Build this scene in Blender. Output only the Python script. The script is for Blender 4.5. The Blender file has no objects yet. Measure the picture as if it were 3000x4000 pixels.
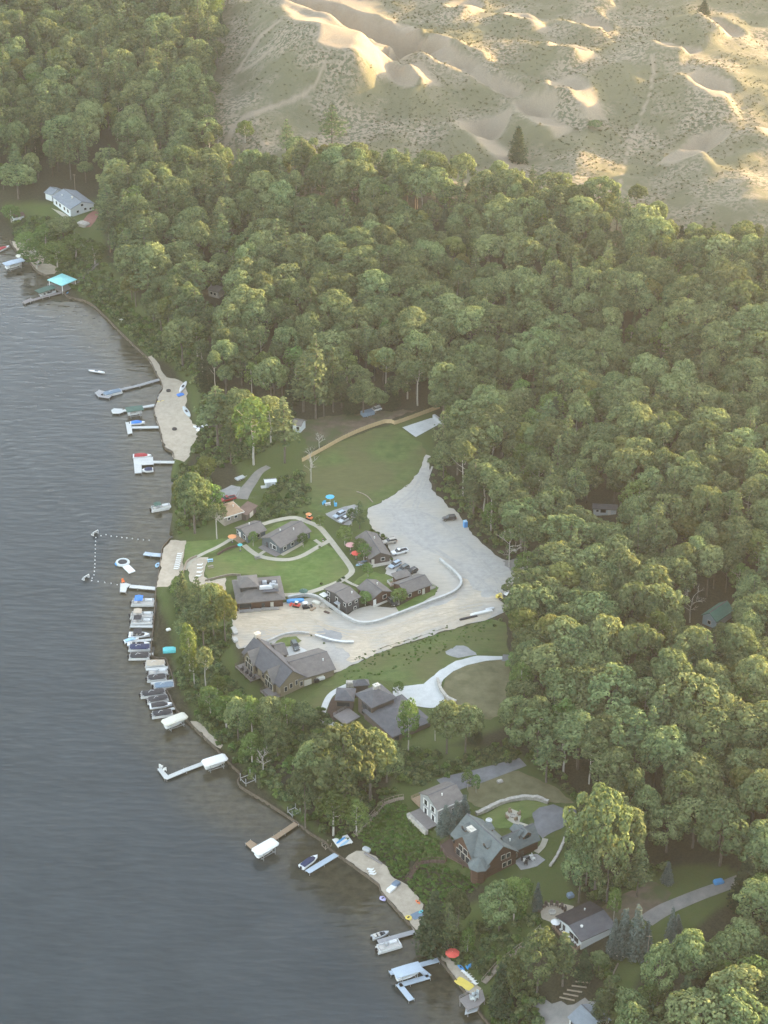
import bpy, math, random
import numpy as np
from mathutils import Vector
from mathutils.geometry import delaunay_2d_cdt
R = math.radians
S = bpy.context.scene
COL = S.collection
random.seed(7)
rng = np.random.default_rng(7)

# ---------------------------------------------------------------- camera model (pixels of a 1659 x 2212 view of the photo)
FPX, TH, CAMH = 4475.0, R(31.0), 370.0
CT, ST = math.cos(TH), math.sin(TH)
SUN_AZ, SUN_EL = R(58), R(7.0)          # azimuth measured from +Y towards +X

def at_z(x, y, z):
    u, v = (x - 829.5) / FPX, (y - 1106.0) / FPX
    t = (CAMH - z) / (ST + v * CT)
    return (u * t, (CT - v * ST) * t)

def proj(X, Y, Z):
    X, Y, Z = np.asarray(X, float), np.asarray(Y, float), np.asarray(Z, float)
    dep = Y * CT - (Z - CAMH) * ST
    up = Y * ST + (Z - CAMH) * CT
    dep = np.maximum(dep, 1.0)
    return 829.5 + FPX * X / dep, 1106.0 - FPX * up / dep

cam = bpy.data.cameras.new('camera')
cam.sensor_fit = 'VERTICAL'; cam.sensor_height = 24.0; cam.sensor_width = 18.0
cam.lens = 24.0 * FPX / 2212.0
cam.clip_start = 1.0; cam.clip_end = 30000.0
camo = bpy.data.objects.new('camera', cam); COL.objects.link(camo)
camo.location = (0, 0, CAMH); camo.rotation_euler = (math.pi / 2 - TH, 0, 0)
S.camera = camo

# ---------------------------------------------------------------- materials
MATS = {}
def mat(name, col, rough=0.8, var=0.12, scale=1.0, spec=0.3, metal=0.0, bump=0.0, col2=None, detail=4.0, obj_random=0.0, stretch=None, streak=0.0, patch=None):
    if name in MATS: return MATS[name]
    m = bpy.data.materials.new(name); m.use_nodes = True
    nt = m.node_tree; n = nt.nodes; l = nt.links
    b = n['Principled BSDF']
    b.inputs['Roughness'].default_value = rough
    b.inputs['Metallic'].default_value = metal
    b.inputs['Specular IOR Level'].default_value = spec
    tc = n.new('ShaderNodeTexCoord')
    mp = n.new('ShaderNodeMapping'); l.new(tc.outputs['Object'], mp.inputs[0])
    if stretch: mp.inputs['Scale'].default_value = stretch
    nz = n.new('ShaderNodeTexNoise'); nz.inputs['Scale'].default_value = scale; nz.inputs['Detail'].default_value = detail
    nz.inputs['Roughness'].default_value = 0.65
    l.new(mp.outputs[0], nz.inputs['Vector'])
    rp = n.new('ShaderNodeValToRGB')
    c2 = col2 if col2 else tuple(min(1, c * (1 + var)) for c in col)
    c1 = col if col2 else tuple(c * (1 - var) for c in col)
    rp.color_ramp.elements[0].position = 0.32; rp.color_ramp.elements[0].color = (*c1, 1)
    rp.color_ramp.elements[1].position = 0.68; rp.color_ramp.elements[1].color = (*c2, 1)
    l.new(nz.outputs['Fac'], rp.inputs[0])
    out = rp.outputs[0]
    if patch:
        n2 = n.new('ShaderNodeTexNoise'); n2.inputs['Scale'].default_value = patch[1]; n2.inputs['Detail'].default_value = 5; l.new(tc.outputs['Object'], n2.inputs['Vector'])
        r2 = n.new('ShaderNodeMapRange'); r2.inputs['From Min'].default_value = 0.42; r2.inputs['From Max'].default_value = 0.62; l.new(n2.outputs['Fac'], r2.inputs[0])
        mxp = n.new('ShaderNodeMix'); mxp.data_type = 'RGBA'; l.new(r2.outputs[0], mxp.inputs[0]); l.new(out, mxp.inputs[6]); mxp.inputs[7].default_value = (*patch[0], 1); out = mxp.outputs[2]
    if streak:
        for rot, sc in ((0.5, 0.22), (1.25, 0.3)):
            m2 = n.new('ShaderNodeMapping'); m2.inputs['Rotation'].default_value = (0, 0, rot); m2.inputs['Scale'].default_value = (0.16, 0.9, 1); l.new(tc.outputs['Object'], m2.inputs[0])
            n3 = n.new('ShaderNodeTexNoise'); n3.inputs['Scale'].default_value = sc * 3; n3.inputs['Detail'].default_value = 4; n3.inputs['Distortion'].default_value = 2.2; l.new(m2.outputs[0], n3.inputs['Vector'])
            r3 = n.new('ShaderNodeMapRange'); r3.inputs['From Min'].default_value = 0.3; r3.inputs['From Max'].default_value = 0.7; r3.inputs['To Min'].default_value = 1 - streak; r3.inputs['To Max'].default_value = 1 + streak * .7; l.new(n3.outputs['Fac'], r3.inputs[0])
            v3 = n.new('ShaderNodeVectorMath'); v3.operation = 'SCALE'; l.new(out, v3.inputs[0]); l.new(r3.outputs[0], v3.inputs['Scale']); out = v3.outputs[0]
    if obj_random:
        oi = n.new('ShaderNodeObjectInfo')
        mr = n.new('ShaderNodeMapRange'); mr.inputs['To Min'].default_value = 1 - obj_random; mr.inputs['To Max'].default_value = 1 + obj_random
        l.new(oi.outputs['Random'], mr.inputs[0])
        mx = n.new('ShaderNodeVectorMath'); mx.operation = 'SCALE'
        l.new(out, mx.inputs[0]); l.new(mr.outputs[0], mx.inputs['Scale']); out = mx.outputs[0]
    l.new(out, b.inputs['Base Color'])
    if bump:
        bp = n.new('ShaderNodeBump'); bp.inputs['Strength'].default_value = bump; bp.inputs['Distance'].default_value = 0.3
        l.new(nz.outputs['Fac'], bp.inputs['Height']); l.new(bp.outputs[0], b.inputs['Normal'])
    MATS[name] = m
    return m

def leaf_mat(name, c1, c2, trans=0.35, warm=(1.0, 1.0, 0.75), osc=0.35):
    m = bpy.data.materials.new(name); m.use_nodes = True
    nt = m.node_tree; n = nt.nodes; l = nt.links
    n.remove(n['Principled BSDF'])
    out = n['Material Output']
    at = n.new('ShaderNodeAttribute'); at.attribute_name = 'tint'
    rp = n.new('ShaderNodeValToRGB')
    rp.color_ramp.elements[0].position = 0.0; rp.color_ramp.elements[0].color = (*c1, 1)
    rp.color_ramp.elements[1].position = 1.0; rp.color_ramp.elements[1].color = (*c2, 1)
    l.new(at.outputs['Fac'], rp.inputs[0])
    oi = n.new('ShaderNodeObjectInfo')
    hs = n.new('ShaderNodeHueSaturation')
    mr = n.new('ShaderNodeMapRange'); mr.inputs['To Min'].default_value = 0.475; mr.inputs['To Max'].default_value = 0.515
    l.new(oi.outputs['Random'], mr.inputs[0]); l.new(mr.outputs[0], hs.inputs['Hue'])
    ml = n.new('ShaderNodeMath'); ml.operation = 'MULTIPLY'; ml.inputs[1].default_value = 7.31
    fr = n.new('ShaderNodeMath'); fr.operation = 'FRACT'
    l.new(oi.outputs['Random'], ml.inputs[0]); l.new(ml.outputs[0], fr.inputs[0])
    mv = n.new('ShaderNodeMapRange'); mv.inputs['To Min'].default_value = 1 - osc; mv.inputs['To Max'].default_value = 1 + osc
    l.new(fr.outputs[0], mv.inputs[0]); l.new(mv.outputs[0], hs.inputs['Value'])
    l.new(rp.outputs[0], hs.inputs['Color'])
    df = n.new('ShaderNodeBsdfDiffuse'); tr = n.new('ShaderNodeBsdfTranslucent')
    l.new(hs.outputs[0], df.inputs[0])
    mx = n.new('ShaderNodeVectorMath'); mx.operation = 'MULTIPLY'; mx.inputs[1].default_value = (*warm,)
    l.new(hs.outputs[0], mx.inputs[0]); l.new(mx.outputs[0], tr.inputs[0])
    ms = n.new('ShaderNodeMixShader'); ms.inputs[0].default_value = trans
    l.new(df.outputs[0], ms.inputs[1]); l.new(tr.outputs[0], ms.inputs[2])
    l.new(ms.outputs[0], out.inputs['Surface'])
    MATS[name] = m
    return m

# ---------------------------------------------------------------- object helpers
def tag(o, label=None, cat=None, group=None, kind=None):
    if label: o['label'] = label
    if cat: o['category'] = cat
    if group: o['group'] = group
    if kind: o['kind'] = kind
    return o

def link(o, parent=None):
    COL.objects.link(o)
    if parent: o.parent = parent
    return o

def empty(name, loc, rz=0.0, label=None, cat=None, group=None):
    o = bpy.data.objects.new(name, None); o.empty_display_size = 0.5
    o.location = loc; o.rotation_euler = (0, 0, rz)
    link(o); tag(o, label, cat, group)
    return o

def clone(root, loc, rz, label=None, group=None, scale=None):
    r = root.copy(); COL.objects.link(r); r.location = loc; r.rotation_euler = (0, 0, rz)
    if scale is not None: r.scale = scale
    if label: r['label'] = label
    if group: r['group'] = group
    for ch in list(root.children):
        c = ch.copy(); COL.objects.link(c); c.parent = r
        for g in list(ch.children):
            d = g.copy(); COL.objects.link(d); d.parent = c
    return r

class MB:
    def __init__(s): s.v, s.f, s.m = [], [], []
    def add(s, vs, fs, mi=0):
        b = len(s.v); s.v += [tuple(p) for p in vs]
        s.f += [tuple(b + i for i in f) for f in fs]; s.m += [mi] * len(fs)
        return s
    def box(s, c, d, rz=0.0, mi=0, top=(1, 1)):
        x, y, z = d[0] / 2, d[1] / 2, d[2] / 2; cr, sr = math.cos(rz), math.sin(rz)
        vs = []
        for k, zz in ((0, -z), (1, z)):
            tx, ty = (top if k else (1, 1))
            for a, b_ in ((-x, -y), (x, -y), (x, y), (-x, y)):
                a2, b2 = a * tx, b_ * ty
                vs.append((c[0] + a2 * cr - b2 * sr, c[1] + a2 * sr + b2 * cr, c[2] + zz))
        return s.add(vs, [(3, 2, 1, 0), (4, 5, 6, 7), (0, 1, 5, 4), (1, 2, 6, 5), (2, 3, 7, 6), (3, 0, 4, 7)], mi)
    def prism(s, poly, z0, z1, mi=0):
        n = len(poly)
        vs = [(p[0], p[1], z0) for p in poly] + [(p[0], p[1], z1) for p in poly]
        a = sum(poly[i][0] * poly[(i + 1) % n][1] - poly[(i + 1) % n][0] * poly[i][1] for i in range(n))
        fs = [tuple(range(n - 1, -1, -1)), tuple(range(n, 2 * n))] + [(i, (i + 1) % n, n + (i + 1) % n, n + i) for i in range(n)]
        if a < 0: fs = [tuple(reversed(f)) for f in fs]
        return s.add(vs, fs, mi)
    def tube(s, pts, r, n=6, mi=0, r1=None):
        pts = [Vector(p) for p in pts]; rings = []; k = len(pts)
        for i, p in enumerate(pts):
            d = (pts[min(i + 1, k - 1)] - pts[max(i - 1, 0)]).normalized()
            a = d.cross(Vector((0, 0, 1))) if abs(d.z) < 0.95 else d.cross(Vector((1, 0, 0)))
            a.normalize(); b = d.cross(a)
            rr = r if r1 is None else r + (r1 - r) * i / (k - 1)
            rings.append([p + a * rr * math.cos(2 * math.pi * j / n) + b * rr * math.sin(2 * math.pi * j / n) for j in range(n)])
        vs = [q for g in rings for q in g]; fs = []
        for i in range(k - 1):
            for j in range(n):
                fs.append((i * n + j, i * n + (j + 1) % n, (i + 1) * n + (j + 1) % n, (i + 1) * n + j))
        fs += [tuple(range(n - 1, -1, -1)), tuple((k - 1) * n + j for j in range(n))]
        return s.add(vs, fs, mi)
    def lathe(s, prof, n=12, c=(0, 0, 0), mi=0):
        vs, fs = [], []
        for r, z in prof:
            for j in range(n):
                a = 2 * math.pi * j / n; vs.append((c[0] + r * math.cos(a), c[1] + r * math.sin(a), c[2] + z))
        for i in range(len(prof) - 1):
            for j in range(n):
                fs.append((i * n + j, i * n + (j + 1) % n, (i + 1) * n + (j + 1) % n, (i + 1) * n + j))
        fs += [tuple(range(n - 1, -1, -1)), tuple((len(prof) - 1) * n + j for j in range(n))]
        return s.add(vs, fs, mi)
    def loft(s, secs, mi=0):
        """secs: (x, half width, z bottom, z top, chamfer) rings of eight points along X"""
        vs, fs = [], []
        for x, w, zb, zt, c in secs:
            c = min(c, w * 0.9, (zt - zb) * 0.45)
            for yy, zz in ((-w + c, zb), (w - c, zb), (w, zb + c), (w, zt - c), (w - c, zt), (-w + c, zt), (-w, zt - c), (-w, zb + c)):
                vs.append((x, yy, zz))
        k = len(secs)
        for i in range(k - 1):
            for j in range(8):
                fs.append((i * 8 + j, (i + 1) * 8 + j, (i + 1) * 8 + (j + 1) % 8, i * 8 + (j + 1) % 8))
        fs += [tuple(range(7, -1, -1))[::-1], tuple((k - 1) * 8 + j for j in range(8))[::-1]]
        return s.add(vs, fs, mi)
    def mesh(s, name, mats):
        me = bpy.data.meshes.new(name); me.from_pydata(s.v, [], s.f)
        for m in (mats if isinstance(mats, (list, tuple)) else [mats]): me.materials.append(m)
        me.polygons.foreach_set('material_index', s.m)
        me.update()
        return me
    def build(s, name, mats, parent=None, smooth=False):
        me = s.mesh(name, mats)
        if smooth: me.polygons.foreach_set('use_smooth', [True] * len(me.polygons))
        return link(bpy.data.objects.new(name, me), parent)

# ---------------------------------------------------------------- value noise
_tab = rng.random((256, 256))
def vnoise(x, y):
    xi, yi = np.floor(x).astype(int), np.floor(y).astype(int); fx, fy = x - xi, y - yi
    fx, fy = fx * fx * (3 - 2 * fx), fy * fy * (3 - 2 * fy)
    a, b = _tab[xi & 255, yi & 255], _tab[(xi + 1) & 255, yi & 255]
    c, d = _tab[xi & 255, (yi + 1) & 255], _tab[(xi + 1) & 255, (yi + 1) & 255]
    return (a * (1 - fx) + b * fx) * (1 - fy) + (c * (1 - fx) + d * fx) * fy
def fbm(x, y, o=4):
    t, a = 0, 0.5
    for k in range(o): t = t + a * (vnoise(x * 2 ** k + 17 * k, y * 2 ** k - 9 * k) - 0.5); a *= 0.5
    return t
def sstep(a, b, x):
    t = np.clip((x - a) / (b - a), 0, 1); return t * t * (3 - 2 * t)
def inpoly(px, py, poly):
    px, py = np.asarray(px, float), np.asarray(py, float); ins = np.zeros(px.shape, bool); n = len(poly)
    for i in range(n):
        x1, y1 = poly[i]; x2, y2 = poly[(i + 1) % n]
        if y1 == y2: continue
        c = ((y1 > py) != (y2 > py)) & (px < (x2 - x1) * (py - y1) / (y2 - y1) + x1)
        ins ^= c
    return ins
def pdist(px, py, pts, closed=False):
    best = np.full(np.shape(px), 1e9); n = len(pts)
    for i in range(n if closed else n - 1):
        x1, y1 = pts[i]; x2, y2 = pts[(i + 1) % n]; dx, dy = x2 - x1, y2 - y1; q = dx * dx + dy * dy + 1e-9
        t = np.clip(((px - x1) * dx + (py - y1) * dy) / q, 0, 1)
        best = np.minimum(best, np.hypot(px - x1 - t * dx, py - y1 - t * dy))
    return best

# ---------------------------------------------------------------- the land
SHORE = [(-400,180),(-120,400),(0,500),(22,523),(27,531),(35,545),(56,560),(67,575),(80,588),(93,598),(107,603),(137,633),(150,645),(183,653),(205,665),
 (233,692),(250,710),(286,746),(322,780),(338,812),(346,824),(351,842),(342,856),(336,876),(333,890),(338,910),(344,926),(350,950),(356,970),
 (373,980),(376,994),(373,1020),(368,1080),(368,1141),(370,1165),(352,1186),(349,1202),(343,1240),(337,1271),(335,1311),(331,1361),(328,1421),(357,1426),
 (363,1439),(373,1466),(379,1489),(360,1493),(367,1507),(373,1522),(381,1538),(402,1558),(430,1586),(466,1620),(498,1655),(520,1677),(516,1699),
 (580,1740),(635,1776),(672,1805),(704,1824),(715,1840),(746,1862),(819,1916),(823,1930),(886,2002),(919,2040),(945,2070),(1003,2145),(1031,2184),
 (1052,2212),(1150,2330),(1400,2600)]
SHW = [at_z(x, y, 0.0) for x, y in SHORE]
LAKE = SHW + [(SHW[-1][0], -6000), (-9000, -6000), (-9000, 6000), (SHW[0][0] - 500, 6000)]
CTRL = [(100,480,6),(180,440,8),(250,600,8),(0,300,14),(150,200,18),(350,150,22),(480,100,26),(560,200,27),(330,450,14),(430,650,8),(500,900,3.6),
 (640,950,4),(620,1040,3.5),(800,980,4),(910,925,4.5),(900,1100,4.2),(1000,1200,4.5),(620,1160,3.2),(500,1105,3.0),(560,1230,2.8),(640,1230,3.2),
 (800,1180,3.8),(740,1280,3.8),(900,1265,4),(540,1285,2.9),(580,1340,3.4),(800,1380,4.6),(1000,1320,4.8),(1100,1290,5),(620,1430,5.2),
 (700,1440,5.6),(582,1504,1.2),(568,1494,1.2),(552,1478,1.0),(536,1462,1.0),(520,1446,1.0),(600,1522,1.6),(504,1424,1.4),(640,1500,4.6),(590,1455,4.6),(560,1425,4.6),(540,1400,4.4),(810,1520,8),(900,1480,8),(1000,1500,9),(750,1620,6),(870,1600,8),(950,1720,8),(1050,1660,9),(1100,1780,8.5),(1150,1780,9),
 (1000,1840,8),(1150,1850,8.5),(1270,2000,8),(1350,1950,9),(1500,1930,10),(1260,2180,5),(1400,2200,9),(1100,2150,4),(1300,1300,9),(1500,1500,13),
 (1640,1800,14),(1640,2200,13),(1600,1100,14),(1300,900,10),(1000,700,9),(700,600,10),(1300,600,18),(1640,700,22),(800,350,22),(1000,350,24),
 (1300,350,27),(1600,400,30),(700,150,32),(1000,100,36),(1400,100,40),(800,-100,38),(1500,-100,44),(200,-100,26),(2200,1200,20),(2200,400,34)]
CW = np.array([(*at_z(x, y, z), z) for x, y, z in CTRL])
DUNE = [(400,-700),(438,60),(446,150),(428,290),(450,335),(510,385),(575,400),(640,415),(800,430),(1000,450),(1200,500),(1480,590),(1700,640),(3600,700),(3600,-700)]
DUNEW = [at_z(x, y, 26) for x, y in DUNE]
# sand bowls (centre x, y, radii x, y in picture pixels, tilt in degrees, depth in metres)
BOWLS = [(712,58,58,150,-26,15),(830,118,135,46,6,9),(945,122,45,18,0,5),(997,27,36,22,10,6),(1272,70,50,17,0,5),(1120,62,40,12,20,4),(1235,142,52,20,12,6),(1550,90,42,22,-8,6),
 (1460,147,44,11,8,4),(1530,212,62,26,10,7),(1512,318,44,36,25,7),(1040,262,52,30,25,6),(1155,240,56,20,34,6),(1232,212,42,17,34,5),(1268,5,44,14,0,5),(860,182,60,9,35,4),(1470,352,60,8,-3,3)]
BW = []
for bx, by, rx, ry, tl, dp in BOWLS:
    zb_ = 35 - by * .02 - dp * .3; c = at_z(bx, by, zb_); ex = at_z(bx + rx, by, zb_); ey = at_z(bx, by - ry, zb_)
    BW.append((c[0], c[1], abs(ex[0] - c[0]), abs(ey[1] - c[1]), R(-tl) * 1.6, dp))
def bowl_field(X, Y):
    dz = np.zeros_like(X); msk = np.zeros_like(X)
    for cx, cy, rx, ry, tl, dp in BW:
        dx, dy = X - cx, Y - cy; c, s_ = math.cos(tl), math.sin(tl)
        u, v = (dx * c + dy * s_) / rx, (-dx * s_ + dy * c) / ry
        u = u + 0.9 * fbm(X / 26, Y / 26) + .3 * fbm(X / 8, Y / 8); v = v + 1.0 * fbm(X / 26 + 50, Y / 26) + .3 * fbm(X / 8 + 20, Y / 8)
        r = np.hypot(u, v)
        dz += -dp * (1 - sstep(0.15, 1.0, r)) + dp * 0.22 * np.exp(-((r - 1.15) / 0.25) ** 2)
        msk = np.maximum(msk, 1 - sstep(0.86, 0.98, r))
    return dz, msk
# wind-cut sand faces: crest line in picture pixels, height, length of the face towards the evening sun, length of the lee
FACES = [([(575,-60),(612,30),(655,100),(697,150),(757,160),(850,163)],21,80,26),([(975,238),(1000,275),(1050,312),(1092,348)],6,18,14),([(1106,213),(1135,250),(1170,274),(1208,289)],7,19,14),([(1190,192),(1225,225),(1262,262)],6,18,14),
 ([(1472,192),(1498,228),(1540,244),(1592,240)],7,21,16),([(1512,78),(1528,103),(1575,112)],6,18,14),([(1235,-12),(1270,15),(1315,10)],6,18,16),([(1188,122),(1210,148),(1262,168)],6,18,14),([(1445,335),(1490,356),(1535,352)],5,18,14),([(1405,132),(1440,158),(1486,163)],5,16,12),
 ([(965,20),(985,42),(1025,50)],5,16,14),([(1105,45),(1130,72),(1165,90)],5,16,14),([(880,168),(905,190),(915,200)],5,14,12),([(1620,290),(1645,320),(1690,340)],6,21,16),([(1240,60),(1270,92),(1310,88)],5,16,14)]
FWD = [([at_z(x, y, 32 - y * .02 + h * .35) for x, y in pts], h, wr, wl) for pts, h, wr, wl in FACES]
def face_field(X, Y):
    dz = np.zeros_like(X); msk = np.zeros_like(X); sx, sy = math.sin(SUN_AZ), math.cos(SUN_AZ)
    wb = 7 * fbm(X / 22 + 3, Y / 22, 3)
    for pts, h, wr, wl in FWD:
        best = np.full_like(X, 1e9); sg = np.zeros_like(X); par = np.zeros_like(X); n = len(pts) - 1
        for i in range(n):
            x1, y1 = pts[i]; x2, y2 = pts[i + 1]; dx, dy = x2 - x1, y2 - y1; t = np.clip(((X - x1) * dx + (Y - y1) * dy) / (dx * dx + dy * dy), 0, 1)
            ex, ey = X - x1 - t * dx, Y - y1 - t * dy; d = np.hypot(ex, ey); k = d < best
            nx, ny = -dy, dx
            if nx * sx + ny * sy < 0: nx, ny = -nx, -ny
            best = np.where(k, d, best); sg = np.where(k, np.sign(ex * nx + ey * ny), sg); par = np.where(k, (i + t) / n, par)
        s_ = best * sg + wb * (1 if wr < 50 else 1.6); tp = sstep(0, .22, par) * (1 - sstep(.8, 1, par)) * .85 + .15
        hh = np.where(s_ > 0, np.clip(1 - s_ / wr, 0, 1) ** 1.15, np.exp(-(s_ / wl) ** 2)) * h * tp
        off = np.exp(-np.maximum(0, best - wr) / 10.0)
        dz = np.maximum(dz, hh * off); msk = np.maximum(msk, sstep(-2, 1.5, s_) * (1 - sstep(wr * .5, wr * .8, s_)) * sstep(.08, .3, tp) * (best < wr))
    return dz, msk
def land(X, Y):
    num = np.zeros_like(X); den = np.zeros_like(X)
    for cx, cy, cz in CW:
        w = 1.0 / ((X - cx) ** 2 + (Y - cy) ** 2 + 250.0) ** 1.7
        num += w * cz; den += w
    zc = num / den
    d = pdist(X, Y, SHW); d = np.where(inpoly(X, Y, LAKE), -d, d)
    far = np.hypot(X, Y - 700)
    zc = zc + 1.6 * fbm(X / 45, Y / 45) * sstep(40, 110, d) + sstep(500, 2500, far) * 12
    z = 0.85 + (zc - 0.85) * sstep(5.0, 24.0, d) + 0.1 * fbm(X / 4, Y / 4, 3) * sstep(1, 6, d)
    din = pdist(X, Y, DUNEW, True); din = np.where(inpoly(X, Y, DUNEW), din, -din)
    dm = sstep(-4, 14, din + 12 * fbm(X / 30, Y / 30))
    bz, bm = bowl_field(X, Y); fz, fm = face_field(X, Y); bz = bz * .75 + fz; bm = np.maximum(bm, fm); ns = 1 - .8 * np.maximum(bm, fm)
    rid = 1 - np.abs(2 * vnoise(X / 70 + 3.3, Y / 95 + 8.1) - 1)
    z = z + dm * (bz + 9 * fbm(X / 130, Y / 150 + 5, 2) + 6.5 * (rid - 0.6) + ns * (5.5 * fbm(X / 36, Y / 44, 3) + 3.2 * fbm(X / 10, Y / 10, 3)))
    z = np.where(d < 0, -0.9 + np.maximum(d, -40) * 0.09, z)
    return z, d, dm, bm * dm
def lines(a, b, st):
    return list(np.arange(a, b, st))
gx = [-7000,-4000,-2200,-1200,-700,-450] + lines(-330, -200, 3) + lines(-200, 130, 1.5) + lines(130, 330, 2.5) + [335,380,450,600,900,1500,2600,4500,7000]
gy = [-3000,-800,0,200,300] + lines(340, 720, 1.5) + lines(720, 1290, 2.2) + [1295,1320,1370,1450,1600,1900,2600,4000,7000]
gx, gy = np.array(gx, float), np.array(gy, float)
GX, GY = np.meshgrid(gx, gy)
GZ, GD, GDM, GBM = land(GX, GY)
def tz(x, y):
    i = np.clip(np.searchsorted(gx, x) - 1, 0, len(gx) - 2); j = np.clip(np.searchsorted(gy, y) - 1, 0, len(gy) - 2)
    fx, fy = (x - gx[i]) / (gx[i + 1] - gx[i]), (y - gy[j]) / (gy[j + 1] - gy[j])
    return (GZ[j, i] * (1 - fx) + GZ[j, i + 1] * fx) * (1 - fy) + (GZ[j + 1, i] * (1 - fx) + GZ[j + 1, i + 1] * fx) * fy
def G(x, y, dz=0.0):
    z = 4.0
    for _ in range(14):
        p = at_z(x, y, z + dz); z = 0.5 * z + 0.5 * float(tz(p[0], p[1]))
    p = at_z(x, y, z + dz)
    return Vector((p[0], p[1], z))

GPX, GPY = proj(GX, GY, GZ)
def zmask(poly, soft=9.0):
    d = pdist(GPX, GPY, poly, True); d = np.where(inpoly(GPX, GPY, poly), d, -d)
    return sstep(-soft, soft, d + 10 * fbm(GX / 7, GY / 7, 3))
GRASS = [[(395,1160),(560,1000),(650,985),(940,880),(940,1000),(800,1100),(830,1230),(930,1290),(700,1310),(440,1290),(380,1290)],
 [(330,1265),(372,1262),(400,1400),(420,1560),(520,1650),(640,1770),(720,1830),(690,1790),(560,1640),(470,1560),(395,1440)],
 [(640,1580),(720,1470),(860,1400),(1060,1335),(1100,1420),(1120,1540),(1090,1570),(1000,1600),(900,1640),(780,1560),(700,1600)],
 [(880,1600),(1120,1620),(1260,1740),(1230,1880),(1200,1940),(1080,1920),(980,1890),(780,1800),(830,1720)],
 [(1000,1960),(1150,1900),(1220,1890),(1250,1940),(1200,2000),(1130,2080),(1060,2212),(960,2090)],
 [(1380,1990),(1540,1880),(1600,1920),(1500,2010),(1400,2080),(1330,2212),(1290,2190),(1320,2080)],
 [(372,1265),(450,1290),(510,1330),(505,1400),(520,1440),(600,1520),(700,1560),(660,1640),(560,1640),(440,1570),(395,1500),(372,1420)],[(1300,1960),(1390,1890),(1480,1865),(1570,1870),(1620,1910),(1560,1960),(1450,2010),(1370,2010)],[(600,1500),(660,1480),(735,1455),(760,1480),(700,1560),(640,1560)],[(300,690),(420,690),(440,850),(430,960),(400,1000),(380,1100),(420,1160),(380,1165),(360,1000),(420,930),(400,830)],
 [(0,440),(220,430),(230,560),(330,690),(360,780),(320,770),(180,640),(60,540)],
 [(480,850),(640,900),(690,960),(560,1060),(520,1060)]]
gm = np.zeros_like(GX)
for g in GRASS: gm = np.maximum(gm, zmask(g))
trail = np.zeros_like(GX)
TRAILS = [([(697,146),(685,178),(660,202),(622,220),(575,236),(530,252),(503,278),(490,305)], 5.5), ([(603,45),(560,80),(512,155)], 3.0), ([(512,155),(545,140),(592,100)], 2.0),
 ([(1408,100),(1412,150),(1405,200),(1385,250),(1365,300),(1350,350),(1335,415)], 2.4), ([(1040,262),(1065,310),(1085,340),(1100,362)], 4.5), ([(560,330),(590,310),(600,280)], 3)]
for pts, w in TRAILS:
    trail = np.maximum(trail, 1 - sstep(w * 0.6, w * 1.3, pdist(GPX, GPY, pts) + 6 * fbm(GX / 9, GY / 9, 2)))

def grid_mesh(name, xs, ys, Z, attrs, m):
    ny, nx = Z.shape
    XX, YY = np.meshgrid(xs, ys)
    v = np.stack([XX, YY, Z], -1).reshape(-1, 3)
    idx = np.arange(nx * ny).reshape(ny, nx)
    f = np.stack([idx[:-1, :-1], idx[:-1, 1:], idx[1:, 1:], idx[1:, :-1]], -1).reshape(-1, 4)
    me = bpy.data.meshes.new(name)
    me.vertices.add(len(v)); me.vertices.foreach_set('co', v.ravel())
    me.loops.add(f.size); me.loops.foreach_set('vertex_index', f.ravel())
    me.polygons.add(len(f)); me.polygons.foreach_set('loop_start', np.arange(len(f)) * 4)
    me.update(calc_edges=True); me.validate()
    me.polygons.foreach_set('use_smooth', np.ones(len(f), bool))
    for an, a in attrs.items():
        at = me.attributes.new(an, 'FLOAT', 'POINT'); at.data.foreach_set('value', a.ravel().astype(np.float32))
    me.materials.append(m)
    return link(bpy.data.objects.new(name, me))

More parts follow.
